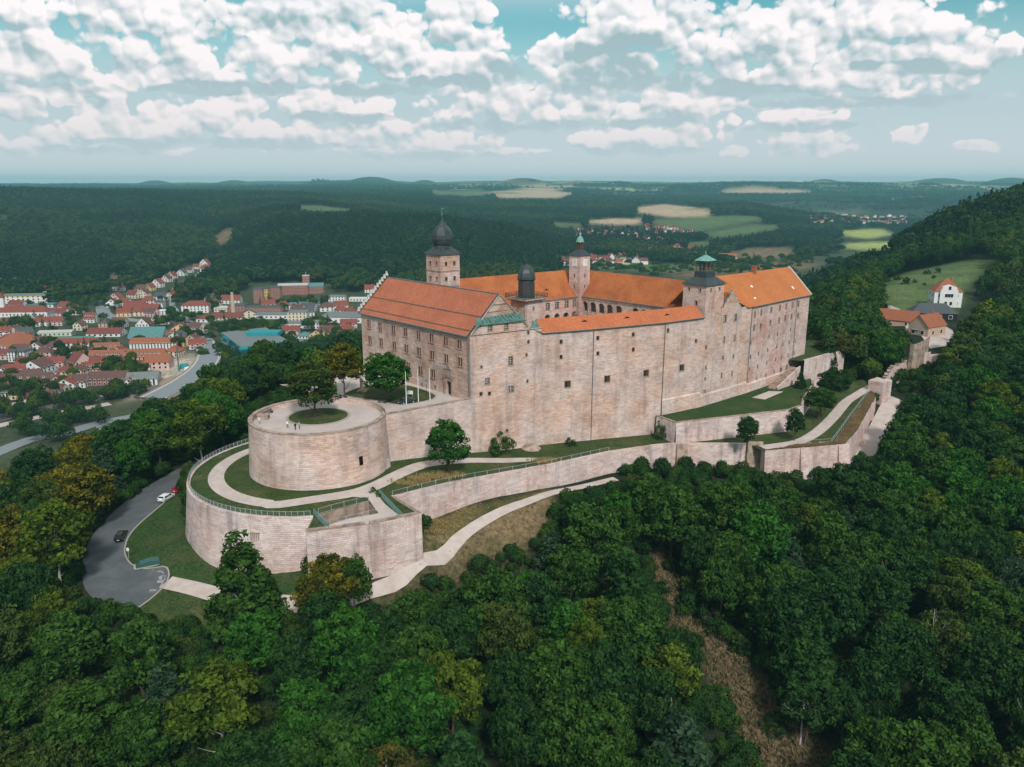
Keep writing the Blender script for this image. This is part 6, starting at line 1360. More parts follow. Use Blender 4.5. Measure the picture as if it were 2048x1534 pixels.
def building(name, label, x, y, z, Lx, Wy, hw, hr, ang, wc, rc, roof='gable', floors=2, ncol=5, win=(1.2, 1.5), dormers=0, group=None, cat='house', chimney=True, parts=True, sink=2.0, band=None):
    BLD.append((x, y, max(Lx, Wy) / 2)); b = thing(name, label, cat, (x, y, z), ang, group); a, c = Lx / 2, Wy / 2
    m = MB()
    for p, q in (((-a, -c), (a, -c)), ((a, -c), (a, c)), ((a, c), (-a, c)), ((-a, c), (-a, -c))): m.poly([(*p, -sink), (*q, -sink), (*q, hw), (*p, hw)])
    r = MB(); e = .45
    if roof == 'gable':
        m.poly([(-a, c, hw), (-a, -c, hw), (-a, 0, hw + hr)]); m.poly([(a, -c, hw), (a, c, hw), (a, 0, hw + hr)]); k = e * hr / c
        roof_plane(r, (-a - e, -c - e, hw - k), (a + e, -c - e, hw - k), (a + e, 0, hw + hr), (-a - e, 0, hw + hr)); roof_plane(r, (a + e, c + e, hw - k), (-a - e, c + e, hw - k), (-a - e, 0, hw + hr), (a + e, 0, hw + hr))
    elif roof == 'crossgable':          # ridge runs away from the viewer side
        m.poly([(-a, -c, hw), (a, -c, hw), (0, -c, hw + hr)]); m.poly([(a, c, hw), (-a, c, hw), (0, c, hw + hr)]); k = e * hr / a
        roof_plane(r, (a + e, -c - e, hw - k), (a + e, c + e, hw - k), (0, c + e, hw + hr), (0, -c - e, hw + hr)); roof_plane(r, (-a - e, c + e, hw - k), (-a - e, -c - e, hw - k), (0, -c - e, hw + hr), (0, c + e, hw + hr))
    elif roof == 'hip':
        d = min(a, c) * .95; A = (-a - e, -c - e, hw - .1), (a + e, -c - e, hw - .1), (a + e, c + e, hw - .1), (-a - e, c + e, hw - .1); T1, T2 = (-a + d, 0, hw + hr), (a - d, 0, hw + hr)
        roof_plane(r, A[0], A[1], T2, T1); roof_plane(r, A[2], A[3], T1, T2); r.poly([A[1], A[2], T2]); r.poly([A[3], A[0], T1])
    elif roof == 'shed':
        roof_plane(r, (-a - e, -c - e, hw), (a + e, -c - e, hw), (a + e, c + e, hw + hr), (-a - e, c + e, hw + hr)); m.poly([(a, -c, hw), (a, c, hw), (a, c, hw + hr)]); m.poly([(-a, c, hw), (-a, -c, hw), (-a, c, hw + hr)]); m.poly([(a, c, hw), (-a, c, hw), (-a, c, hw + hr), (a, c, hw + hr)])
    else:
        r.box((0, 0, hw + .12), (Lx + .5, Wy + .5, .5)); r.box((0, 0, hw + .40), (Lx - .4, Wy - .4, .1))
    m.build('wall', wcol(wc), b); ro = r.build('roof', rcol(rc), b)
    if band:
        q = MB(); q.box((0, 0, hw - .9), (Lx + .16, Wy + .16, 1.1)); q.build('facade_band', wcol(band), b)
    if not parts: return b
    fr, pn = house_window(*win)
    def row(n, Lf, xf, yf, rz):
        for f in range(floors):
            zz = hw * (f + .28) / floors
            for i in range(n):
                s = (i + .5) / n * Lf - Lf / 2; px_, py_ = xf(s), yf(s)
                wd = obj('window', fr, b, (px_, py_, zz), rz); obj('pane', pn, wd)
    row(ncol, Lx * .94, lambda s: s, lambda s: -c, 0)
    vx = -x * math.cos(ang) - y * math.sin(ang)      # viewer side of the short ends
    n2 = max(2, int(ncol * Wy / Lx)); 
    if vx > 0: row(n2, Wy * .9, lambda s: a, lambda s: s, math.pi / 2)
    else: row(n2, Wy * .9, lambda s: -a, lambda s: -s, -math.pi / 2)
    if roof == 'crossgable': wd = obj('window', fr, b, (0, -c, hw + hr * .25), 0); obj('pane', pn, wd)
    for i in range(dormers):
        s = (i + .5) / dormers * Lx * .92 - Lx * .46; d = MB(); d.box((0, 0, .5), (1.5, 1.8, 1.3)); d.poly([(-.9, -1.05, 1.1), (.9, -1.05, 1.1), (.9, 1.2, 1.5), (-.9, 1.2, 1.5)], 1); d.poly([(-.55, -.92, .2), (.55, -.92, .2), (.55, -.92, .95), (-.55, -.92, .95)], 2)
        obj('dormer', d.mesh('dormer', [wcol('white'), rcol(rc), GLASSD]), ro, (s, -c * .55, hw + hr * .42))
    if chimney and roof in ('gable', 'hip', 'crossgable'):
        q = MB(); q.box((0, 0, 0), (.8, .8, 2.2)); obj('chimney', q.mesh('chimney', mat('brick_chimney', (.33, .12, .07))), ro, (a * .35, 0 if roof != 'crossgable' else c * .3, hw + hr * .95))
    return b
def site(px, py): q = hit(px, py, 250); return q, q[1] * CT / FPX * 1.03 + 0.0
def town(px, py, wpx, hpx, rpx, depth, ang, wc, rc, roof, floors, ncol, label, name='town_house', dormers=0, cat='house', group=None, win=None, band=None, chimney=True):
    q = hit(px, py, 250); dep = proj(*q)[2]; k = dep / FPX
    # the pixel is the middle of the near wall foot: push the centre back by half the depth
    x, y = q[0], q[1] + depth / 2 * math.cos(R(ang)); z = min(gz(x, y), gz(x, y - depth * .4)) 
    return building(name, label, x, y, z, wpx * k, depth, hpx * k, rpx * k, R(ang), wc, rc, roof, floors, ncol, win or (max(.9, 1.15 * min(1.5, wpx * k / max(ncol, 1) / 3.2)), 1.5), dormers, group, cat, chimney, True, 2.5, band)
TB = [
 (14,574,44,15,0,14,4,'white','grey','flat',3,6,'white stepped hospital block with flat roof at the wood edge','hospital_block'),
 (62,567,34,5,6,12,-6,'cream','orange','gable',1,5,'low building with long orange roof below the wood','town_house'),
 (92,588,26,7,8,11,-20,'white','red','gable',2,3,'white house with red roof left of its cream twin','town_house'),
 (112,592,28,6,9,12,-14,'cream','red','hip',2,4,'cream house with red hip roof and white skylight','town_house'),
 (140,584,26,5,0,9,0,'white','slate','flat',1,5,'long low white pavilion below the wood','town_house'),
 (46,607,92,16,0,16,6,'white','grey','flat',3,9,'flat white school block with yellow top band','school_block'),
 (72,616,62,6,0,14,8,'white','teal','flat',1,7,'low white hall in front of the yellow banded school','town_hall'),
 (40,643,104,19,11,15,5,'white','red','hip',2,14,'long pale school with red hip roof and turret','school_block'),
 (20,700,66,10,22,30,-24,'pink','orange','hip',2,6,'massive block with big red-orange hip roof','apartment_block'),
 (33,724,32,20,0,12,2,'white','slate','flat',4,5,'white four-storey block with dark flat roof','apartment_block'),
 (107,673,62,8,3,12,10,'pale green','pale','gable',1,7,'pale green nursery with grey sheet roof','town_hall'),
 (136,683,82,5,3,10,12,'white','green','gable',1,8,'long low shed with green roof','town_hall'),
 (140,692,92,6,8,11,10,'white','red','gable',1,10,'long hall with red roof below the green shed','town_hall'),
 (156,661,18,11,7,9,-8,'cream','brown','crossgable',2,2,'cream gabled house with two dark windows','town_house'),
 (178,646,22,9,11,9,-3,'white','red','gable',2,3,'white house with steep red roof and dormers','town_house'),
 (205,655,17,9,5,9,5,'orange','slate','hip',2,2,'orange house with grey roof','town_house'),
 (235,656,25,11,9,10,3,'white','brown','gable',2,3,'white house with brown roof beside the main street','town_house'),
 (284,658,26,9,13,12,4,'white','brown','crossgable',2,4,'tall white gabled house with long rows of windows','town_house'),
 (308,651,14,10,8,9,-4,'cream','brown','crossgable',2,2,'narrow cream gabled house','town_house'),
 (326,649,22,7,8,9,6,'white','red','gable',2,3,'small white house with dark red roof at the crossing','town_house'),
 (358,655,16,9,7,9,-6,'brick','brown','hip',2,2,'brick house beside the round crossing','town_house'),
 (205,674,66,7,9,16,4,'white','dark red','gable',1,6,'white inn with spread dark red roofs','town_house'),
 (288,677,66,3,17,20,5,'grey','teal','gable',1,4,'big barn with blue-grey roof','barn'),
 (334,670,22,4,5,8,4,'orange','orange','gable',1,2,'small shed with orange roof beside the blue-grey barn','barn'),
 (306,699,92,13,9,12,5,'white','orange','gable',3,14,'long white apartment block with orange roof','apartment_block'),
 (208,705,50,8,10,11,8,'white','orange','gable',2,6,'white row house with orange roof and dormers','town_house'),
 (160,703,44,8,3,10,9,'white','pale','gable',2,5,'white house with pale grey roof behind the trees','town_house'),
 (250,724,142,9,14,12,9,'yellow','orange','gable',2,18,'very long yellow row with orange roof and many dormers','apartment_block'),
 (345,714,28,11,11,11,-6,'cream','orange','hip',2,3,'cream house with orange hip roof by the building site','town_house'),
 (312,739,46,15,14,13,8,'pink','orange','gable',2,4,'pink house with large orange roof','town_house'),
 (280,741,34,8,11,11,10,'white','red','gable',2,3,'white house with red roof beside the pink one','town_house'),
 (153,738,28,12,20,14,-34,'pink','dark red','gable',3,3,'narrow house with steep dark red roof end','town_house'),
 (187,748,48,10,12,12,10,'yellow','red','gable',2,7,'yellow house with red roof and white dormers','town_house'),
 (212,771,76,13,13,12,7,'brick','brown','gable',2,8,'brown brick row house with arched gable','town_house'),
 (278,772,58,14,10,16,14,'white','grey','gable',3,6,'large white modern house with stepped terraces','town_house'),
 (255,775,22,9,10,10,14,'white','red','crossgable',2,2,'white gable wing with red roof of the modern house','town_house'),
 (152,776,34,12,13,11,3,'white','brown','gable',2,4,'white house with brown roof and round dormer','town_house'),
 (66,747,46,12,14,14,-6,'white','brown','crossgable',2,4,'big white gabled hall with brown roof','town_hall'),
 (20,742,40,6,5,10,4,'white','dark red','gable',1,4,'low white house with dark red roof at the frame edge','town_house'),
 (45,772,92,9,14,12,11,'cream','brown','gable',1,10,'long row with purple-brown roof and skylights','apartment_block'),
 (78,804,60,8,13,11,6,'white','brown','gable',1,5,'house with solar panels on its brown roof','town_house'),
 (8,800,22,14,0,10,0,'cream','slate','flat',3,3,'cream block at the frame edge by the railway','apartment_block'),
 (235,582,18,7,8,9,-10,'white','brown','crossgable',1,2,'white gabled house alone below the wood','town_house'),
 (230,604,20,10,8,9,-10,'pink','red','crossgable',2,2,'pink gabled house at the foot of the hill street','town_house'),
 (222,615,22,9,8,9,10,'white','brown','crossgable',2,2,'white gabled house left of the pink one','town_house'),
 (248,612,18,8,7,9,-5,'white','red','gable',2,2,'white house squeezed behind the red roofed inn','town_house'),
 (266,621,40,6,12,12,5,'pink','red','gable',1,4,'pink inn with wide red roof','town_house'),
 (286,596,20,10,7,9,-12,'cream','brown','crossgable',2,3,'cream gabled house in the hill street','town_house'),
 (297,582,18,8,7,9,-20,'yellow','red','crossgable',2,2,'yellow gabled house higher in the hill street','town_house'),
 (314,575,20,9,8,9,-18,'white','red','crossgable',2,2,'white gabled house in the middle of the hill street','town_house'),
 (332,564,16,7,7,9,-18,'white','brown','crossgable',2,2,'white house with brown roof up the hill street','town_house'),
 (343,558,14,7,7,9,-18,'cream','dark red','crossgable',2,2,'cream house with dark red roof up the hill street','town_house'),
 (362,552,16,7,6,9,-10,'white','slate','crossgable',2,2,'white house with grey roof near the hill street top','town_house'),
 (378,545,12,5,5,8,-10,'white','brown','gable',1,2,'small white house near the hill street top','town_house'),
 (392,538,12,5,5,8,-10,'white','red','gable',1,2,'small red roofed house almost at the wood','town_house'),
 (409,534,18,8,8,9,-15,'white','dark red','crossgable',2,2,'topmost house of the hill street with dark red roof','town_house'),
 (341,600,20,8,8,9,-14,'cream','red','crossgable',2,2,'cream house across the hill street','town_house'),
 (352,587,18,7,7,9,-14,'orange','red','crossgable',2,2,'orange house across the hill street','town_house'),
 (364,576,16,7,6,9,-14,'white','red','crossgable',2,2,'white house across the hill street near its middle','town_house'),
 (318,616,14,11,4,8,0,'white','slate','gable',3,2,'tall narrow white house at the crossing','town_house'),
 (301,624,28,6,9,10,3,'brick','red','gable',1,3,'low brick inn with red roof at the crossing','town_house'),
 (332,630,34,8,0,10,3,'white','white','flat',2,5,'flat white shop building at the crossing','shop'),
 (389,626,52,15,8,13,6,'white','red','hip',3,7,'white apartment house with red mansard roof above the crossing','apartment_block'),
 (408,645,30,7,7,12,-4,'white','dark red','hip',1,3,'corner house with dark red hip roof right of the crossing','town_house'),
 (452,640,62,5,8,14,3,'cream','dark red','gable',1,8,'long dark red roofed factory hall','factory_hall'),
 (473,626,34,15,0,14,4,'brick','slate','flat',3,5,'brick factory block behind the tall chimney','factory_hall'),
 (441,624,26,8,3,12,2,'cream','pale','gable',1,4,'pale factory hall left of the tall chimney','factory_hall'),
 (460,608,38,8,9,12,0,'white','red','gable',2,5,'white house with red roof behind the factory','town_house'),
 (515,607,18,28,0,16,8,'brick','slate','flat',5,3,'left brick block of the old brewery','brewery_block'),
 (527,604,15,26,0,14,8,'ochre','slate','flat',4,2,'yellow block of the old brewery','brewery_block'),
 (546,600,26,24,0,18,8,'brick','slate','flat',4,4,'middle brick block of the old brewery','brewery_block'),
 (584,590,58,19,3,18,10,'brick','pale','gable',3,10,'long brick block of the old brewery','brewery_block'),
 (612,586,13,34,0,9,8,'brick','pale','flat',5,2,'square brick tower of the old brewery','brewery_tower'),
 (631,588,28,15,6,16,6,'brick','teal','gable',2,5,'right brick block of the brewery with green roof','brewery_block'),
 (525,626,72,11,0,14,5,'brick','slate','flat',2,12,'long low brick hall below the brewery','factory_hall'),
 (556,638,98,8,0,16,2,'white','grey','flat',1,10,'long white factory hall','factory_hall'),
 (594,643,38,18,0,14,3,'cream','grey','flat',3,5,'cream factory block with flat roof','factory_hall'),
 (580,656,54,9,0,14,-2,'white','grey','flat',1,6,'white office wing in front of the cream factory block','factory_hall'),
 (627,658,42,13,3,15,-4,'white','grey','gable',2,6,'white gabled workshop with tall windows','factory_hall'),
 (684,646,88,11,0,34,-4,'white','grey','flat',1,9,'wide white hall with grey flat roof beside the castle','factory_hall'),
 (620,614,86,6,2,16,4,'grey','teal','gable',1,8,'bus depot with long green roof','depot'),
 (673,606,32,13,0,12,0,'white','grey','flat',3,5,'white office cube above the depot','office_block'),
 (718,603,40,6,0,10,0,'white','white','flat',1,6,'low white building near the red roofed cottage','shop'),
 (739,586,20,8,8,10,5,'white','red','gable',2,3,'white cottage with red roof above the castle roof','town_house'),
 (472,678,60,3,4,10,6,'white','dark red','gable',1,6,'low hall with long dark red roof behind the pool','shop'),
 (607,678,30,6,6,12,-12,'white','teal','hip',1,4,'pavilion with pale teal roof','pavilion'),
 (590,688,22,5,4,9,-12,'white','teal','hip',1,3,'small pavilion with pale teal roof','pavilion'),
]
for r in TB:
    px, py, wpx, hpx, rpx, dp, ang_, wc, rc, rf_, fl_, nc, lab = r[:13]; nm = r[13]
    dm = 16 if 'many dormers' in lab else 5 if 'dormers' in lab else 6 if 'skylights' in lab else 0
    b = town(px, py, wpx, hpx, rpx, dp, ang_, wc, rc, rf_, fl_, nc, lab, nm, dm, 'building' if nm not in ('town_house',) else 'house', 'buildings of the town in the valley', None, 'ochre' if 'yellow top band' in lab else None, nm == 'town_house')
    if 'turret' in lab:
        q = MB(); q.box((-18, 0, 14), (4, 4, 16)); q.build('turret', wcol('white'), b); q = MB(); q.lathe([(3.4, 22), (.1, 27)], 4, (-18, 0, 0), math.pi / 4); q.build('turret_roof', rcol('red'), b)
    if 'solar' in lab:
        q = MB()
        for i in (-1, 1): pass
    if nm == 'brewery_tower': q = MB(); q.bar((0, 0, 18), (0, 0, 25), .2, 4); q.build('aerial', WHITEP, b)
# further houses filling the streets
rq = random.Random(12); taken = [(r[0], r[1], r[2]) for r in TB]; fillers = []
for region, n in (([(0,585),(200,600),(215,640),(120,660),(0,655)], 8), ([(0,655),(140,650),(215,660),(215,700),(0,735)], 13), ([(140,695),(235,700),(240,735),(150,760)], 10), ([(0,730),(140,735),(150,800),(0,815)], 14), ([(225,600),(330,590),(385,600),(380,640),(220,640)], 6), ([(330,655),(395,660),(395,700),(350,700)], 6), ([(420,600),(520,610),(700,615),(700,640),(420,640)], 12), ([(250,560),(330,540),(410,525),(420,545),(340,590),(250,600)], 3), ([(520,640),(700,650),(700,690),(600,690)], 8)):
    k = 0; tries = 0
    while k < n and tries < 900:
        tries += 1; x = rq.uniform(min(p[0] for p in region), max(p[0] for p in region)); y = rq.uniform(min(p[1] for p in region), max(p[1] for p in region))
        if not inside(region, [x], [y])[0] or any(abs(x - a) < 9 + b * .42 and abs(y - c) < 9 for a, c, b in taken): continue
        taken.append((x, y, 20)); fillers.append((x, y)); k += 1
fillers.sort(key=lambda p: p[1]); rowsF = [sorted(fillers[i:i + 12]) for i in range(0, len(fillers), 12)]
for i, row_ in enumerate(rowsF):
    for k, (x, y) in enumerate(row_):
        wc, rc = rq.choice(('white', 'white', 'cream', 'pink', 'yellow')), rq.choice(('red', 'red', 'dark red', 'brown', 'brown', 'slate')); kk = (y - 480) / 260
        town(x, y, 16 + 14 * kk + rq.uniform(0, 8), 6 + 5 * kk, 6 + 4 * kk, 9, rq.uniform(-25, 25), wc, rc, rq.choice(('gable', 'gable', 'crossgable', 'hip')), 2, 3, f'{wc} house with {rc} roof, {ordinal(k)} from left in {ordinal(i)} filler row of the town'.replace('filler row', 'band'), 'town_house', 0, 'house', 'buildings of the town in the valley')
# brick chimney
q = hit(467, 627, 250); ch = tag(MB().lathe([(2.2, 0), (2.0, 6), (1.3, 20), (1.45, 21.2), (1.3, 21.4)], 10).build('factory_chimney', wcol('tan')), 'tall tapering brick chimney of the factory', 'chimney'); ch.location = q
# swimming hall with teal tile front
c0 = hit(483, 714, 250); c1 = hit(579, 701, 250); c2 = hit(444, 683, 250)
sw = thing('pool_hall', 'low flat hall clad in dark and bright teal panels', 'building', group='buildings of the town in the valley')
ex = c1 - c0; ey = c2 - c0; hq = 7.2; b3 = c1 + ey; zb = VALLEY + .5
m = MB()
for a, b in ((c2, c0), (c0, c1), (c1, b3), (b3, c2)): wall(m, a[:2], b[:2], zb - 3, zb + hq)
m.poly([(*p[:2], zb + hq) for p in (c0, c1, b3, c2)], 1); m.build('wall', [wcol('teal'), rcol('grey')], sw)
TPAN = [mat('panel_a', (.015, .12, .15), .4), mat('panel_b', (.03, .36, .40), .4), mat('panel_c', (.01, .06, .09), .4), mat('panel_d', (.06, .50, .52), .4)]
rp = random.Random(4)
for a, b in ((c2, c0), (c0, c1)):
    d = (b - a)[:2]; Ln = np.linalg.norm(d); t_ = d / Ln; o_ = np.array([t_[1], -t_[0]]); n = int(Ln / 5)
    for row_ in range(4):
        for i in range(n):
            pm = MB(); pm.box((0, 0, 0), (Ln / n - .1, .12, 1.25)); qq = a[:2] + t_ * (i + .5) * Ln / n + o_ * .1
            obj('panel', pm.mesh('panel', rp.choice(TPAN)), sw, (*qq, zb + 1.9 + row_ * 1.32), math.atan2(t_[1], t_[0]))
pl = MB()
for a, b in ((c2, c0), (c0, c1)): d = (b - a)[:2]; t_ = d / np.linalg.norm(d); o_ = np.array([t_[1], -t_[0]]); pl.poly([(*(a[:2] + o_ * .3), zb - 3), (*(b[:2] + o_ * .3), zb - 3), (*(b[:2] + o_ * .3), zb + 1.1), (*(a[:2] + o_ * .3), zb + 1.1)])
pl.build('plinth', CONC, sw); up = MB(); cc = (c0 + c1 + b3 + c2) / 4; up.box((cc[0] + 6, cc[1] + 8, zb + hq + 1.5), (26, 14, 3)); up.build('roof_box', wcol('teal'), sw)
# villages across the valley: houses told apart, no smaller parts visible
rv = random.Random(9)
def village(region, n, lab, group, hmin=8, hmax=14, cols=('white', 'white', 'white', 'cream', 'pink'), rcs=('red', 'red', 'dark red', 'orange', 'brown')):
    pts = []; tries = 0
    while len(pts) < n and tries < 4000:
        tries += 1; x = rv.uniform(min(p[0] for p in region), max(p[0] for p in region)); y = rv.uniform(min(p[1] for p in region), max(p[1] for p in region))
        if not inside(region, [x], [y])[0] or any(abs(x - a) < 9 and abs(y - b) < 4.0 for a, b in pts): continue
        pts.append((x, y))
    pts.sort()
    for k, (px, py) in enumerate(pts):
        q = hit(px, py, 900); wc, rc = rv.choice(cols), rv.choice(rcs); Lh = rv.uniform(hmin, hmax)
        building('village_house', f'{wc} house with {rc} roof, {ordinal(k)} from left {lab}', q[0], q[1], gz(q[0], q[1]) , Lh, rv.uniform(8, 10), rv.uniform(4.5, 6.5), rv.uniform(4, 6), R(rv.uniform(-40, 40)), wc, rc, rv.choice(('gable', 'gable', 'crossgable', 'hip')), 2, 3, (1, 1.3), 0, group, 'house', False, False, 3.0)
village([(1150,463),(1230,466),(1285,470),(1280,482),(1230,480),(1155,472)], 20, 'in the upper hamlet', 'hamlet houses')
village([(1290,452),(1340,456),(1395,466),(1392,476),(1330,472),(1288,464)], 16, 'in the hamlet under the pasture', 'pasture hamlet houses')
village([(1272,482),(1330,480),(1325,490),(1275,490)], 6, 'in the middle hamlet', 'middle hamlet houses')
village([(1296,498),(1350,494),(1402,502),(1398,511),(1300,508)], 16, 'in the bright row', 'bright row houses')
village([(1110,520),(1150,519),(1270,516),(1300,522),(1285,531),(1115,530)], 20, 'beside the clock tower', 'houses by the clock tower')
village([(1618,432),(1700,428),(1815,432),(1810,450),(1700,452),(1625,446)], 44, 'in the far valley town', 'far valley town houses', 10, 20)
q = hit(1455, 519, 900); building('farm', 'farm with long red roof behind the right tower', q[0], q[1], q[2], 30, 14, 5, 6, R(-6), 'cream', 'orange', 'gable', 1, 5, (1, 1.3), 0, None, 'farm', False, False)
q = hit(1312, 466, 900); building('farm', 'farm with big red roof in the pasture hamlet', q[0], q[1], q[2], 34, 14, 5, 7, R(-4), 'pink', 'red', 'gable', 1, 5, (1, 1.3), 0, None, 'farm', False, False)
q = hit(1402, 470, 900); building('farm', 'grey roofed farm alone on the pasture', q[0], q[1], q[2], 22, 13, 5, 6, R(10), 'white', 'teal', 'hip', 1, 5, (1, 1.3), 0, None, 'farm', False, False)

# ------------------------------------------------------------------ streets, bridge, railway in the valley
def street(name, pts, width, lift=.25, material=ROADT):
    ln = smooth_line([hit(x, y, 250)[:2] for x, y in pts], 8.0); return tag(ribbon(name, ln, width, mesh_z, lift, material, None, 3), kind='structure')
street('street', [(0,690),(60,705),(85,725),(110,745),(135,770),(140,790)], 9)
street('street', [(205,612),(212,630),(260,640),(330,645),(385,648),(400,665),(408,690)], 13)
street('street', [(385,648),(350,620),(345,600),(360,580),(400,545)], 6)
street('street', [(400,672),(420,640),(470,645)], 9)
street('railway', [(-20,842),(60,822),(140,806),(250,786),(330,772),(420,752),(520,730)], 14, .2, mat('ballast', (.13, .115, .11)))
street('railway', [(-20,856),(60,838),(140,822),(220,808)], 8, .22, CONC)
street('street', [(205,845),(240,838),(300,826),(400,800),(480,770)], 9)
street('street', [(-20,912),(60,880),(130,868),(205,845),(215,870),(225,890)], 10)
street('street', [(420,765),(470,750),(560,728)], 7)
# curved road bridge, carried on piers
brl = smooth_line([hit(*p, 250)[:2] for p in [(404,680),(412,700),(420,722),(418,742),(404,764),(378,786),(345,806),(310,824)]], 6.0)
bz = np.interp(np.linspace(0, 1, len(brl)), [0, .25, .5, .8, 1], [VALLEY + .4, VALLEY + 4, VALLEY + 8, VALLEY + 9, VALLEY + 8.5])
br = thing('road_bridge', 'curved concrete road bridge over the railway', 'bridge'); mb = MB(); pb = MB()
for i in range(len(brl) - 1):
    a, b = brl[i], brl[i + 1]; d = (b - a) / np.linalg.norm(b - a); o = np.array([-d[1], d[0]]); za, zb_ = bz[i], bz[i + 1]
    mb.poly([(*(a - o * 6.5), za), (*(b - o * 6.5), zb_), (*(b + o * 6.5), zb_), (*(a + o * 6.5), za)])
    for s in (-1, 1):
        pb.poly([(*(a + o * 6.4 * s), za + .05), (*(b + o * 6.4 * s), zb_ + .05), (*(b + o * 8.2 * s), zb_ + .12), (*(a + o * 8.2 * s), za + .12)][::s]); pb.poly([(*(a + o * 8.2 * s), za - 1.6), (*(b + o * 8.2 * s), zb_ - 1.6), (*(b + o * 8.2 * s), zb_ + .9), (*(a + o * 8.2 * s), za + .9)]); pb.poly([(*(a + o * 8.0 * s), za + .9), (*(b + o * 8.0 * s), zb_ + .9), (*(b + o * 8.2 * s), zb_ + .9), (*(a + o * 8.2 * s), za + .9)])
mb.build('carriageway', ROADT, br); pb.build('parapet', CONC, br)
for f in (.45, .62, .80, .95):
    i = int(f * (len(brl) - 1)); p_ = MB(); p_.bar((0, 0, -14), (0, 0, -.8), 1.1, 8); obj('pier', p_.mesh('pier', CONC), br, (*brl[i], bz[i]))
nz = thing('noise_barrier', 'long pale barrier wall beside the railway works', 'wall'); mb = MB(); nl = smooth_line([hit(*p, 250)[:2] for p in [(0,818),(90,808),(200,794),(270,784)]], 6)
for a, b in zip(nl, nl[1:]): wall(mb, a, b, VALLEY - 1, VALLEY + 3)
mb.build('wall', CONC, nz)
# building site
for k, (px, py, s, c, lab) in enumerate([(381,745,5,'white','white site tent beside the bridge'),(369,736,4,'teal','blue site container on the building site'),(139,803,5,'orange','orange skip beside the railway works'),(4,815,5,'orange','orange machine at the edge of the railway works'),(364,762,3,'ochre','yellow excavator cab on the earth heap')]):
    q = hit(px, py, 250); b_ = MB(); b_.box((0, 0, s * .35), (s * 1.6, s, s * .7), R(20), 0, .9); b_.box((0, 0, s * .75), (s * 1.3, s * .8, s * .15), R(20), 0, .6); o = b_.build('site_container', wcol(c)); tag(o, lab, 'container'); o.location = q
q = hit(350, 765, 250); e_ = MB(); e_.lathe([(13, -2), (9, 1.5), (4, 3.6), (.5, 4.4)], 11); o = tag(e_.build('earth_heap', mat('site_earth', (.26, .20, .14))), 'heap of brown earth on the building site', 'heap'); o.location = q
cr2 = thing('tower_crane', 'small tower crane on the building site', 'crane', tuple(hit(358, 742, 250))); m = MB(); m.bar((0, 0, 0), (0, 0, 17), .5, 4); m.build('mast', mat('crane_paint', (.05, .16, .13)), cr2); m = MB(); m.bar((-4, 0, 16.5), (13, 3, 16.5), .35, 4); m.build('jib', mat('crane_red', (.30, .05, .04)), cr2)

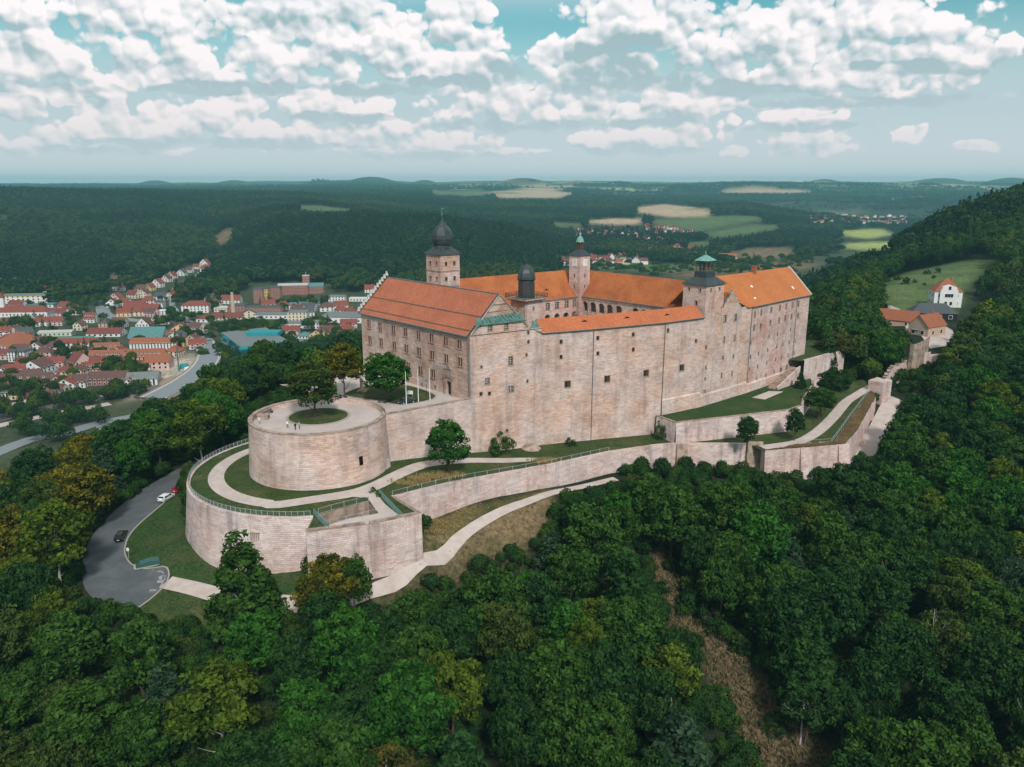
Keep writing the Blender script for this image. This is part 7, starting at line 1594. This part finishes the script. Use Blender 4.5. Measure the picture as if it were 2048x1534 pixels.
# ------------------------------------------------------------------ far woods
def far_wood():
    r = np.random.default_rng(33); pts = []
    for (y0, y1, n) in ((630, 820, 9000), (820, 1250, 16000), (1250, 1900, 26000), (1900, 3000, 34000), (3000, 5200, 26000), (5200, 7000, 9000)):
        y = np.sqrt(r.uniform(y0 ** 2, y1 ** 2, n)); t = r.uniform(-.74, .74, n); pts.append(np.column_stack([y * t, y]))
    p = np.concatenate(pts); x, y = p[:, 0], p[:, 1]; z = np.concatenate([ground_z(x[i:i + 8000], y[i:i + 8000]) for i in range(0, len(x), 8000)])
    lk = land_kind(x, y, z); px, py, _ = proj(x, y, z)
    ok = (z > -74.4) & np.isin(lk, (0, 8)); 
    ok &= (y > 820) | (z > -60); edge = (y > 1200) & (z <= -74.4) & (y < 4000); clus = _smooth_noise(x, y, 60, 17) + .6 * _smooth_noise(x, y, 22, 19)
    ok |= edge & np.isin(lk, (0, 8)) & (clus > .35) & (px > 1050)
    bl = np.array(BLD); foot_w = (y > 830) & (y < 1400) & (z <= -74.4) & (px < 800) & (lk == 8)
    ii_ = np.where(foot_w)[0]; dmin = np.array([np.min(np.hypot(bl[:, 0] - x[i], bl[:, 1] - y[i] - 4) - bl[:, 2]) for i in ii_]) if len(ii_) else np.array([])
    okf = np.zeros(len(x), bool); okf[ii_[dmin > 7]] = True; front = (px > 195) & (px < 430) & (py > 600); ok |= okf & (py < np.where(px > 470, 586, 612)) & (~front) & (clus > -.75); ok &= ~((px > 490) & (px < 665) & (py > 566) & (py < 612))
    # open farmland on the far plateaus: hedges and copses only
    openf = (y > 2600) & (px > 850) & (_smooth_noise(x, y, 330, 23) > .55); ok &= ~(openf & (r.uniform(size=len(x)) < .93))
    villages_px = [((1148,460),(1290,484)), ((1285,450),(1398,478)), ((1270,478),(1332,492)), ((1294,492),(1405,513)), ((1110,514),(1300,533)), ((1616,426),(1815,453)), ((210,560),(300,600))]
    for (a, b), (c, d) in villages_px: ok &= ~((px > a) & (px < c) & (py > b) & (py < d + 1) & (r.uniform(size=len(x)) < .82))
    hs = (px > 200) & (px < 430) & (py > 530) & (py < 620) & (y > 820); ok &= ~(hs & (np.abs((py - 640) + (px - 230) * .58) < 26))
    for poly in LANDPX:                     # keep the farmland open: no tree row right before a field
        a_ = np.array(poly); 
        if a_[:, 1].max() > 530: continue
        for hh in (5.0, 11.0, 16.0): tx, ty, _d = proj(x, y, z + hh); ok &= ~inside(a_, tx, ty)
    x, y, z = x[ok], y[ok], z[ok]; n = len(x); s = r.uniform(.8, 1.55, n) * np.clip(y / 2000, 1.0, 2.2) ** .6; cone = r.uniform(size=n) < np.where(_smooth_noise(x, y, 150, 8) > .2, .6, .12)
    st = _smooth_noise(x, y, 110, 51) + .7 * _smooth_noise(x, y, 45, 53) + .5 * r.normal(size=n); idx = np.where(cone, r.integers(5, 7, n), np.where(st > 1.0, 4, np.where(st > .1, r.integers(2, 4, n), r.integers(0, 2, n)))); zz = r.uniform(.95, 1.3, n) * np.clip(y / 3500, 1, 1.5)  # random stands of brighter and darker crowns stand in for sunlit and shaded slopes
    print('far trees', n); return woods('distant_forest', 'dark mixed forest covering the hills beyond the town', x, y, z - .5, s, zz, idx, C_FAR)
far_wood()
# trees of the valley floor: gardens, rows, river wood
def valley_trees():
    r = np.random.default_rng(5); X = []; Y = []
    def add(px, py, n, sx, sy):
        for _ in range(n): q = hit(px + r.normal() * sx, py + r.normal() * sy, 250); X.append(q[0]); Y.append(q[1])
    for a in [(30,660,16,26,5),(70,655,10,14,5),(170,610,30,28,8),(150,620,16,20,8),(130,600,14,20,4),(95,690,6,8,6),(75,698,5,6,5),(160,715,10,10,4),(185,712,9,8,5),(130,725,5,8,4),(220,745,8,14,4),(265,752,14,22,4),(250,735,8,20,3),(20,790,16,18,8),(60,790,8,14,5),(110,790,10,10,5),
              (110,812,14,30,4),(35,830,20,26,6),(230,795,20,24,4),(170,806,10,14,4),(360,695,8,8,7),(385,685,8,7,8),(408,720,6,4,6),(345,640,5,5,4),(380,640,8,12,4),(350,600,10,12,8),(400,590,30,22,14),(430,612,14,14,6),(455,665,16,18,6),(500,662,34,26,9),(540,665,20,18,8),(560,680,10,10,8),(580,612,22,26,4),(640,612,8,12,4),(615,655,4,4,5),(645,655,10,14,5),
              (660,690,26,24,9),(700,680,24,16,10),(620,705,16,18,7),(440,715,14,12,8),(450,735,10,12,5),(480,735,8,14,4),(430,790,10,14,5),(390,800,8,10,4),(60,870,10,24,8),(110,850,9,14,4),(160,842,10,14,4),(120,880,5,8,4),(205,850,4,6,3),(320,655,5,10,3),(230,660,5,10,3),(20,640,4,14,2),(130,640,8,10,8),
              (1180,540,30,60,4),(1300,548,30,60,4),(1420,540,40,60,5),(1500,528,40,40,4),(1560,540,30,30,6),(1480,545,20,30,5),(1200,500,40,50,6),(1330,515,30,40,3),(1420,510,24,20,4),(1240,485,24,40,3),(1600,525,20,20,4),(1640,505,20,24,5)]: add(*a)
    for _ in range(90):
        px_, py_ = r.uniform(0, 460), r.uniform(600, 800)
        if 300 < px_ and py_ > 690: continue
        add(px_, py_, 1, 2, 1)
    X = np.array(X); Y = np.array(Y); Z = ground_z(X, Y); px, py, _ = proj(X, Y, Z); n = len(X); s = r.uniform(.42, .85, n); far = Y > 1100; s = np.where(far, s * 1.3, s)
    woods('valley_trees', 'garden and street trees scattered through the valley town', X, Y, Z - .4, s, s * r.uniform(.85, 1.15, n), r.integers(0, 7, n), C_MID)
valley_trees()

# ------------------------------------------------------------------ the inn yard and villa on the saddle
def at_ground(px, py): q = hit(px, py, 200); return q
q = at_ground(1900, 614); vl = building('villa', 'white villa with red hip roof on the saddle meadow', q[0], q[1] + 6, gz(q[0], q[1] + 4), 13, 12, 8.0, 6.0, R(-14), 'white', 'orange', 'hip', 2, 3, (1.2, 1.7), 0, None, 'villa', True)
g_ = MB(); pts = [(-4.2, 0), (4.2, 0), (4.2, 8.2), (3.0, 10.4), (0, 11.4), (-3.0, 10.4), (-4.2, 8.2)]
g_.poly([(x, -7.2, z) for x, z in pts]); [g_.poly([(a[0], -7.2, a[1]), (a[0], -4, a[1]), (b[0], -4, b[1]), (b[0], -7.2, b[1])]) for a, b in zip(pts, pts[1:] + pts[:1])]
g_.build('gable_bay', wcol('white'), vl); fr, pn = house_window(1.2, 1.7)
for x_, z_ in ((-1.3, 5.2), (0, 5.2), (1.3, 5.2), (0, 9), (-1.2, 1.2), (1.2, 1.2)): o = obj('window', fr, vl, (x_, -7.2, z_), 0); obj('pane', pn, o)
q = at_ground(1868, 640); building('open_barn', 'long black barn with dark grey roof below the villa', q[0], q[1] + 3, q[2], 20, 9, 3.4, 4.2, R(-10), 'dark timber', 'slate', 'hip', 1, 4, (1.4, 1.6), 0, None, 'barn', False)
q = at_ground(1862, 672); building('inn', 'stone inn with pale orange roof and red door', q[0], q[1] + 4, q[2] - .5, 13, 9, 5.0, 4.5, R(32), 'tan', 'orange', 'gable', 1, 2, (1.2, 1.6), 0, None, 'inn', True)
q = at_ground(1793, 652); building('long_stable', 'long low stable with bright orange roof beside the inn yard', q[0], q[1] + 5, q[2], 22, 8, 3.0, 4.0, R(-38), 'tan', 'orange', 'gable', 1, 3, (1, 1.2), 0, None, 'stable', False)
q = at_ground(1773, 642); building('gate_lodge', 'small stone lodge with grey roof near the big trees', q[0], q[1] + 3, q[2], 8, 6, 4.0, 2.0, R(-20), 'tan', 'slate', 'hip', 1, 2, (1, 1.2), 0, None, 'lodge', False)
tag(ribbon('yard_lane', smooth_line([at_ground(*p)[:2] for p in [(1768,613),(1790,622),(1800,634),(1822,645),(1845,652),(1880,668),(1900,686)]], 3), 6.0, mesh_z, .2, PATH), kind='structure')
tag(sheet('inn_yard', [at_ground(*p)[:2] for p in [(1810,640),(1845,625),(1850,640),(1905,660),(1912,690),(1860,698),(1840,670),(1812,668)]], lambda x, y: mesh_z(x, y) + .15, PAVE, 3), kind='structure')
for k, (px, py, c) in enumerate([(1822,660,'white'),(1830,662,'teal'),(1838,664,'white'),(1826,667,'teal'),(1834,669,'teal'),(1842,668,'white')]):
    q = at_ground(px, py); um = thing('parasol', f'{"pale" if c == "white" else "teal"} parasol in the inn yard, {ordinal(k // 1)} from the stable side', 'parasol', tuple(q), 0, 'parasols in the inn yard')
    m = MB(); m.bar((0, 0, 0), (0, 0, 2.6), .05, 5); m.build('pole', WHITEP, um); m = MB(); m.lathe([(2.0, 2.15), (1.0, 2.6), (.05, 2.9)], 8, (0, 0, 0), 0, 0, False); m.build('canopy', wcol(c) if c == 'white' else mat('teal_canvas', (.05, .30, .30)), um)
for k, (px, py, rd) in enumerate([(1775,563,2.0),(1795,560,2.2),(1810,568,3.0),(1855,548,2.2),(1875,545,2.2),(1868,556,1.6),(1830,565,1.5),(1848,570,1.2)]):
    q = at_ground(px, py); plant_tree('bush', 'deep green', q[0], q[1], q[2] - .2, rd * 1.2, rd, f'{ordinal(k)} round bush on the saddle meadow' if k else 'leftmost round bush on the saddle meadow', 'bushes on the meadow', k)

# ------------------------------------------------------------------ cars
def car(label, x, y, z, rz, paint, style='hatch', scale=1.0):
    c = thing('parked_car', label, 'car', (x, y, z), rz); pm = mat('paint_' + paint[0], paint[1], .25, .6); hw_ = .90
    if style == 'hatch': prof = [(-2.1, .32), (-2.15, .75), (-2.0, 1.02), (-1.75, 1.44), (-.2, 1.50), (.55, 1.42), (1.15, 1.00), (2.0, .84), (2.15, .55), (2.1, .32)]
    elif style == 'suv': prof = [(-2.25, .40), (-2.3, .90), (-2.2, 1.15), (-1.95, 1.68), (-.3, 1.74), (.5, 1.66), (1.1, 1.16), (2.15, 1.0), (2.3, .62), (2.25, .40)]
    else: prof = [(-2.3, .32), (-2.35, .82), (-1.7, .98), (-1.05, 1.38), (.1, 1.42), (.75, 1.32), (1.35, .98), (2.2, .82), (2.35, .55), (2.3, .32)]
    b = MB(); n = len(prof); tz = 1.06
    wf = lambda z_: hw_ - max(0, z_ - .95) * .34 - max(0, .5 - z_) * .12
    Lp = [(p[0], -wf(p[1]), p[1]) for p in prof]; Rp = [(p[0], wf(p[1]), p[1]) for p in prof]
    b.poly(Lp[::-1]); b.poly(Rp)
    for i in range(n): j = (i + 1) % n; b.poly([Lp[i], Lp[j], Rp[j], Rp[i]])
    bo = b.build('body', pm, c); md = bo.modifiers.new('b', 'BEVEL'); md.width = .09; md.segments = 2; md.limit_method = 'ANGLE'
    g = MB(); roofz = max(p[1] for p in prof); zb_ = 1.0 if style != 'suv' else 1.16
    idx = [i for i, p in enumerate(prof) if p[1] > zb_ + .1]
    i0, i1 = idx[0] - 1, idx[-1] + 1
    def quad_on(a, b_, k0, k1, off):
        pa = np.array(a) * (1 - k0) + np.array(b_) * k0; pb_ = np.array(a) * (1 - k1) + np.array(b_) * k1; d = np.array([-(pb_ - pa)[1], (pb_ - pa)[0]]); d = d / np.linalg.norm(d) * off
        return [(pa[0] + d[0], -wf(pa[1]) * .86, pa[1] + d[1]), (pb_[0] + d[0], -wf(pb_[1]) * .86, pb_[1] + d[1]), (pb_[0] + d[0], wf(pb_[1]) * .86, pb_[1] + d[1]), (pa[0] + d[0], wf(pa[1]) * .86, pa[1] + d[1])]
    for nm, i_, j_ in (('rear_window', i0, idx[0]), ('windscreen', idx[-1], i1)): w_ = MB(); w_.poly(quad_on(prof[i_], prof[j_], .12, .95, .025)); w_.build(nm, GLASSD, c)
    for s in (-1, 1):
        for x0, x1 in ((-1.55, -.42), (-.30, .75)):
            zt = roofz - .12; w_ = MB(); q_ = [(x0 - .1, s * (wf(zb_ + .02) + .02), zb_ + .04), (x1 + (.25 if x1 > 0 else 0), s * (wf(zb_ + .02) + .02), zb_ + .04), (x1, s * (wf(zt) + .02), zt), (x0 + .12, s * (wf(zt) + .02), zt)]; w_.poly(q_ if s < 0 else q_[::-1]); w_.build('side_window', GLASSD, c)
        for xw in (-1.35, 1.38):
            w_ = MB(); w_.bar((xw, s * .72, .33), (xw, s * .93, .33), .33, 14); wo = w_.build('wheel', RUBBER, c); h_ = MB(); h_.bar((xw, s * .92, .33), (xw, s * .945, .33), .2, 10); h_.build('rim', METALG, wo)
        l_ = MB(); l_.box((2.12, s * .62, .70), (.10, .36, .14)); l_.build('headlight', WHITEP, c); l_ = MB(); l_.box((-2.16 if style != 'sedan' else -2.32, s * .66, .86), (.08, .28, .16)); l_.build('tail_light', mat('lamp_red', (.35, .01, .01), .3), c)
    p_ = MB(); p_.box((-2.2 if style == 'hatch' else -2.34, 0, .62), (.05, .5, .12)); p_.build('number_plate', WHITEP, c)
    c.scale = (scale,) * 3; return c
def road_dir(px, py, qx, qy): a, b = hit(px, py), hit(qx, qy); return math.atan2(b[1] - a[1], b[0] - a[0])
q = hit(333, 1000); car('white hatchback parked on the curved road behind the red car', q[0], q[1], q[2] + .14, road_dir(310, 1010, 360, 980), ('white', (.75, .76, .78)), 'hatch')
q = hit(349, 986); car('red car parked beside the ring wall on the curved road', q[0] + .8, q[1] + 1.2, q[2] + .14, road_dir(310, 1010, 360, 980), ('red', (.36, .012, .03)), 'hatch')
q = hit(243, 1078); car('black car with dark glass parked by the kerb of the curved road', q[0], q[1], q[2] + .14, road_dir(236, 1092, 252, 1060), ('black', (.012, .014, .015)), 'suv')
q = P(812, 809, 0); car('dark sedan parked along the terrace wall', q[0], q[1] + 1.2, 0.01, math.atan2(tdir[1], tdir[0]), ('night_green', (.012, .03, .03)), 'sedan')
# overgrown green cover at the kerb
q = hit(296, 1130); cv = thing('covered_shaft', 'green sloping metal shaft cover in the bank beside the turning place', 'shaft cover', (q[0], q[1], q[2] + .1), R(28)); m = MB(); pr = [(-2.4, 0), (-1.5, .75), (.6, 1.1), (2.2, .8), (2.5, 0)]
for a, b in zip(pr, pr[1:]): m.poly([(a[0], -1.0, a[1]), (b[0], -1.0, b[1]), (b[0], 1.0, b[1]), (a[0], 1.0, a[1])][::-1])
m.poly([(p_[0], -1.0, p_[1]) for p_ in pr]); m.poly([(p_[0], 1.0, p_[1]) for p_ in pr][::-1]); m.build('lid', mat('green_sheet', (.03, .10, .09), .4, .5), cv); m = MB(); m.box((0, 0, 0), (5.4, 2.5, .16)); m.build('frame', KERB, cv)

# ------------------------------------------------------------------ terrace furniture
for k, (px, py) in enumerate([(813, 811), (837, 805), (860, 803)]):
    q = P(px, py, 0); fp = thing('flagpole', f'white flagpole without flag, {("nearest the sedan", "in the middle of three", "nearest the gate")[k]}', 'flagpole', tuple(q)); m = MB(); m.bar((0, 0, 0), (0, 0, 8.2), .11, 7, 0, .06); m.build('mast', WHITEP, fp); m = MB(); m.lathe([(.05, 8.15), (.11, 8.25), (.05, 8.4)], 7); m.build('finial', WHITEP, fp); m = MB(); m.lathe([(.25, 0), (.2, .25), (.11, .35)], 8); m.build('foot', METALG, fp)
for k, (px, py, lab) in enumerate([(783, 803, 'lamp post beside the terrace lawn near the flagpoles'), (853, 791, 'lamp post between the terrace lawn and the gate'), (673, 795, 'lamp post behind the bastion tree near the golden tree')]):
    q = P(px, py, 0); lp = thing('lamp_post', lab, 'lamp', tuple(q)); m = MB(); m.bar((0, 0, 0), (0, 0, 3.2), .07, 6, 0, .05); m.lathe([(.16, 0), (.12, .5), (.07, .6)], 8); m.build('post', mat('dark_green_iron', (.02, .05, .045), .5), lp)
    m = MB(); m.lathe([(.10, 3.2), (.26, 3.75)], 6, (0, 0, 0), 0, 0, False); m.build('lantern_glass', mat('milky_glass', (.45, .47, .45), .3), lp); m = MB(); m.lathe([(.32, 3.75), (.14, 3.95), (.03, 4.15)], 6); m.build('lantern_cap', mat('dark_green_iron', (.02, .05, .045)), lp)
def bench(label, x, y, z, rz, ln=2.2):
    b = thing('bench', label, 'bench', (x, y, z), rz)
    for i in range(3): m = MB(); m.box((0, -.18 + .17 * i, .45), (ln, .13, .05)); m.build('seat_slat', BENCHW, b)
    for i in range(2): m = MB(); m.box((0, .30 + .03 * i, .65 + .17 * i), (ln, .05, .13)); m.build('back_slat', BENCHW, b)
    for s in (-1, 1): m = MB(); m.box((s * ln * .4, 0, .22), (.08, .5, .44)); m.box((s * ln * .4, .30, .6), (.07, .07, .6)); m.build('leg', BLACKM, b)
for k, (aa_, rr_, ln, lab) in enumerate([(250, 13.4, 5.5, 'long dark bench along the front parapet of the round bastion'), (305, 13.4, 4.5, 'long dark bench along the parapet towards the castle'), (163, 13.2, 4.0, 'dark bench by the rear parapet of the round bastion')]):
    a = R(aa_); bench(lab, CB[0] + rr_ * math.cos(a), CB[1] + rr_ * math.sin(a), .0, a - math.pi / 2, ln)
q = P(687, 796, 0); bench('bench at the edge of the terrace lawn near the golden tree', q[0], q[1], 0, R(160)); q = P(765, 806, 0); bench('bench at the edge of the terrace lawn near the lamp post', q[0], q[1], 0, R(165))
m = MB(); m.box((0, 0, .5), (2.4, 1.6, 1.0)); m.box((0, 0, 1.08), (2.7, 1.9, .16)); o = tag(m.build('stone_table', COPING), 'low stone block by the rear parapet of the round bastion', 'stone block'); o.location = (*P(527, 838, 0)[:2], 0)
stn = thing('stone_memorial', 'slender stone memorial under the trees of the terrace', 'memorial', tuple(P(724, 783, 0))); m = MB(); m.lathe([(.9, 0), (.9, .5), (.5, .7), (.42, 2.6), (.6, 2.8), (.05, 3.6)], 4); m.build('shaft', DRESS, stn); m = MB(); m.box((0, 0, .12), (2.4, 2.4, .24)); m.build('base', COPING, stn)
bd = thing('notice_board', 'white notice board on the terrace lawn', 'notice board', tuple(P(820, 794, 0)), R(-10)); m = MB(); m.box((0, 0, 1.2), (1.6, .1, .9)); m.build('panel', WHITEP, bd)
for s in (-1, 1): m = MB(); m.bar((s * .7, 0, 0), (s * .7, 0, 1.6), .05, 5); m.build('post', METALG, bd)
# sign at the turning place
sg3 = thing('road_sign', 'small sign post at the kerb of the turning place', 'sign', tuple(hit(258, 1118))); m = MB(); m.bar((0, 0, 0), (0, 0, 2.6), .05, 5); m.build('post', METALG, sg3); m = MB(); m.box((0, -.06, 2.2), (.55, .04, .7)); m.build('plate', WHITEP, sg3)

# ------------------------------------------------------------------ people on the bastion and before the gate
def person(label, x, y, z, rz, top, legs, pose=0.0):
    V = [(0, 0, .92), (0, 0, 1.15), (0, 0, 1.38), (0, 0, 1.48), (0, .0, 1.56), (0, .0, 1.68), (.10, 0, .88), (.11, .05 + pose, .48), (.11, -.02 + pose * .5, .08), (.11, .12 + pose * .5, .03), (-.10, 0, .88), (-.11, .02 - pose, .48), (-.11, -.06 - pose, .08), (-.11, .08 - pose, .03), (.19, 0, 1.40), (.25, -.02, 1.12), (.26, .10, .88), (-.19, 0, 1.40), (-.25, -.02, 1.12), (-.26, .10, .88)]
    E_ = [(0, 1), (1, 2), (2, 3), (3, 4), (4, 5), (0, 6), (6, 7), (7, 8), (8, 9), (0, 10), (10, 11), (11, 12), (12, 13), (2, 14), (14, 15), (15, 16), (2, 17), (17, 18), (18, 19)]
    rad = [.155, .145, .15, .065, .09, .085, .095, .07, .05, .04, .095, .07, .05, .04, .07, .05, .04, .07, .05, .04]
    me = bpy.data.meshes.new('person'); me.from_pydata(V, E_, []); o = obj('person', me, None, (x, y, z), rz); sk = o.modifiers.new('skin', 'SKIN'); 
    for v, r_ in zip(me.skin_vertices[0].data, rad): v.radius = (r_, r_ * .8)
    me.skin_vertices[0].data[0].use_root = True; o.modifiers.new('sub', 'SUBSURF').levels = 1; o.modifiers['sub'].render_levels = 2
    def f(t):
        zc = t.xyz(obc(t))[2]; c = t.mix(t.ramp(zc, .90, .94, 0, 1), legs, top); c = t.mix(t.ramp(zc, 1.45, 1.47), c, (.45, .28, .2)); return t.mix(t.ramp(zc, 1.64, 1.66), c, (.04, .025, .015))
    me.materials.append(mat('clothes_' + label[:24].replace(' ', '_'), f, .9)); tag(o, label, 'person'); return o
for px, py, lab, top, lg in [(575, 856, 'person in a white top leaning at the front parapet of the bastion', (.75, .75, .76), (.10, .12, .2)), (591, 860, 'person in dark clothes at the front parapet of the bastion', (.03, .02, .025), (.03, .03, .04)), (599, 858, 'person in a grey top beside the one in dark clothes', (.30, .34, .36), (.05, .06, .08)), (519, 848, 'person in pale clothes by the rear parapet near the stone block', (.62, .64, .66), (.35, .4, .42)), (904, 787, 'person in white before the arched gate', (.7, .7, .72), (.04, .04, .05))]:
    q = P(px, py, 0); person(lab, q[0], q[1], 0.0, random.uniform(0, 6), top, lg, .06)
# straw tufts on the wall walk and verge: loose growth
def tufts(name, label, pts, material, n, sx, sy, zf, hgt=.7):
    mb = MB(); r = random.Random(3)
    for (px, py, lv) in pts:
        q = P(px, py, lv)
        for _ in range(n):
            x, y = q[0] + r.gauss(0, sx), q[1] + r.gauss(0, sy); z = zf(x, y)
            for _k in range(3): a = r.uniform(0, 6.28); h = hgt * r.uniform(.5, 1.3); w_ = .16; mb.poly([(x - w_ * math.cos(a), y - w_ * math.sin(a), z), (x + w_ * math.cos(a), y + w_ * math.sin(a), z), (x + r.uniform(-.3, .3), y + r.uniform(-.3, .3), z + h)])
    return tag(mb.build(name, material), label, 'grass', None, 'stuff')
tufts('straw_grass', 'dry straw-coloured grass along the top of the long outer wall', [(812,974,-12.6),(840,967,-12.8),(870,962,-13),(890,957,-13),(905,954,-13.1),(1085,924,-14.6),(1095,921,-14.7)], STRAW, 130, 1.3, .35, lz, .8)
tufts('meadow_tufts', 'dry yellow grass tufts on the verge of the footpath', [(865,1065,-20.2),(885,1050,-20),(925,1030,-20),(945,1022,-20),(930,1112,-22.5),(955,1100,-22.5),(985,1085,-22.5),(1020,1065,-23)], STRAW, 110, 1.6, 1.0, gz if False else (lambda x, y: float(_hill(np.array([x]), np.array([y]))[0])), .55)
tufts('creeper', 'yellow-green creeper hanging on the terrace wall beside the bastion', [(785,880,-6.5)], LEAF['yellow-green'], 10, .4, .2, lambda x, y: -11.5, 1.4)

# ------------------------------------------------------------------ air
ztop = max(GZ.max() + 26, 64.0); zbot = GZ.min() - 1.5; hz = MB(); hz.box((0, 0, (ztop + zbot) / 2), (24400, 24400, ztop - zbot)); hzm = bpy.data.materials.new('haze_air'); hzm.use_nodes = True; t = NT(hzm.node_tree); t.n.clear()
pv_ = t.node('ShaderNodeVolumePrincipled'); pv_.inputs['Color'].default_value = (.33, .74, .82, 1); pv_.inputs['Density'].default_value = 9.5e-5; pv_.inputs['Density Attribute'].default_value = ''; pv_.inputs['Anisotropy'].default_value = 0.0
oo = t.node('ShaderNodeOutputMaterial'); t.l.new(pv_.outputs[0], oo.inputs['Volume']); hzm.cycles.homogeneous_volume = True
ho = hz.build('haze', hzm); tag(ho, kind='stuff')

def strip_tufts():
    r = np.random.default_rng(8); poly = np.asarray(FIELDS['dirt_strip'][0])[:, :2]; x = r.uniform(poly[:, 0].min(), poly[:, 0].max(), 9000); y = r.uniform(poly[:, 1].min(), poly[:, 1].max(), 9000); k = inside(poly, x, y); x, y = x[k], y[k]; z = mesh_z(x, y); mb = MB()
    for a, b, c in zip(x, y, z):
        for _ in range(2): t_ = r.uniform(0, 6.28); w_ = .2; mb.poly([(a - w_ * math.cos(t_), b - w_ * math.sin(t_), c), (a + w_ * math.cos(t_), b + w_ * math.sin(t_), c), (a + r.uniform(-.3, .3), b + r.uniform(-.3, .3), c + r.uniform(.25, .8))], 0 if r.uniform() < .6 else 1)
    tag(mb.build('dry_grass', [mat('withered_grass', (.17, .12, .06)), LAWN2]), 'withered grass tufts covering the bare earth strip', 'grass', None, 'stuff')
strip_tufts()
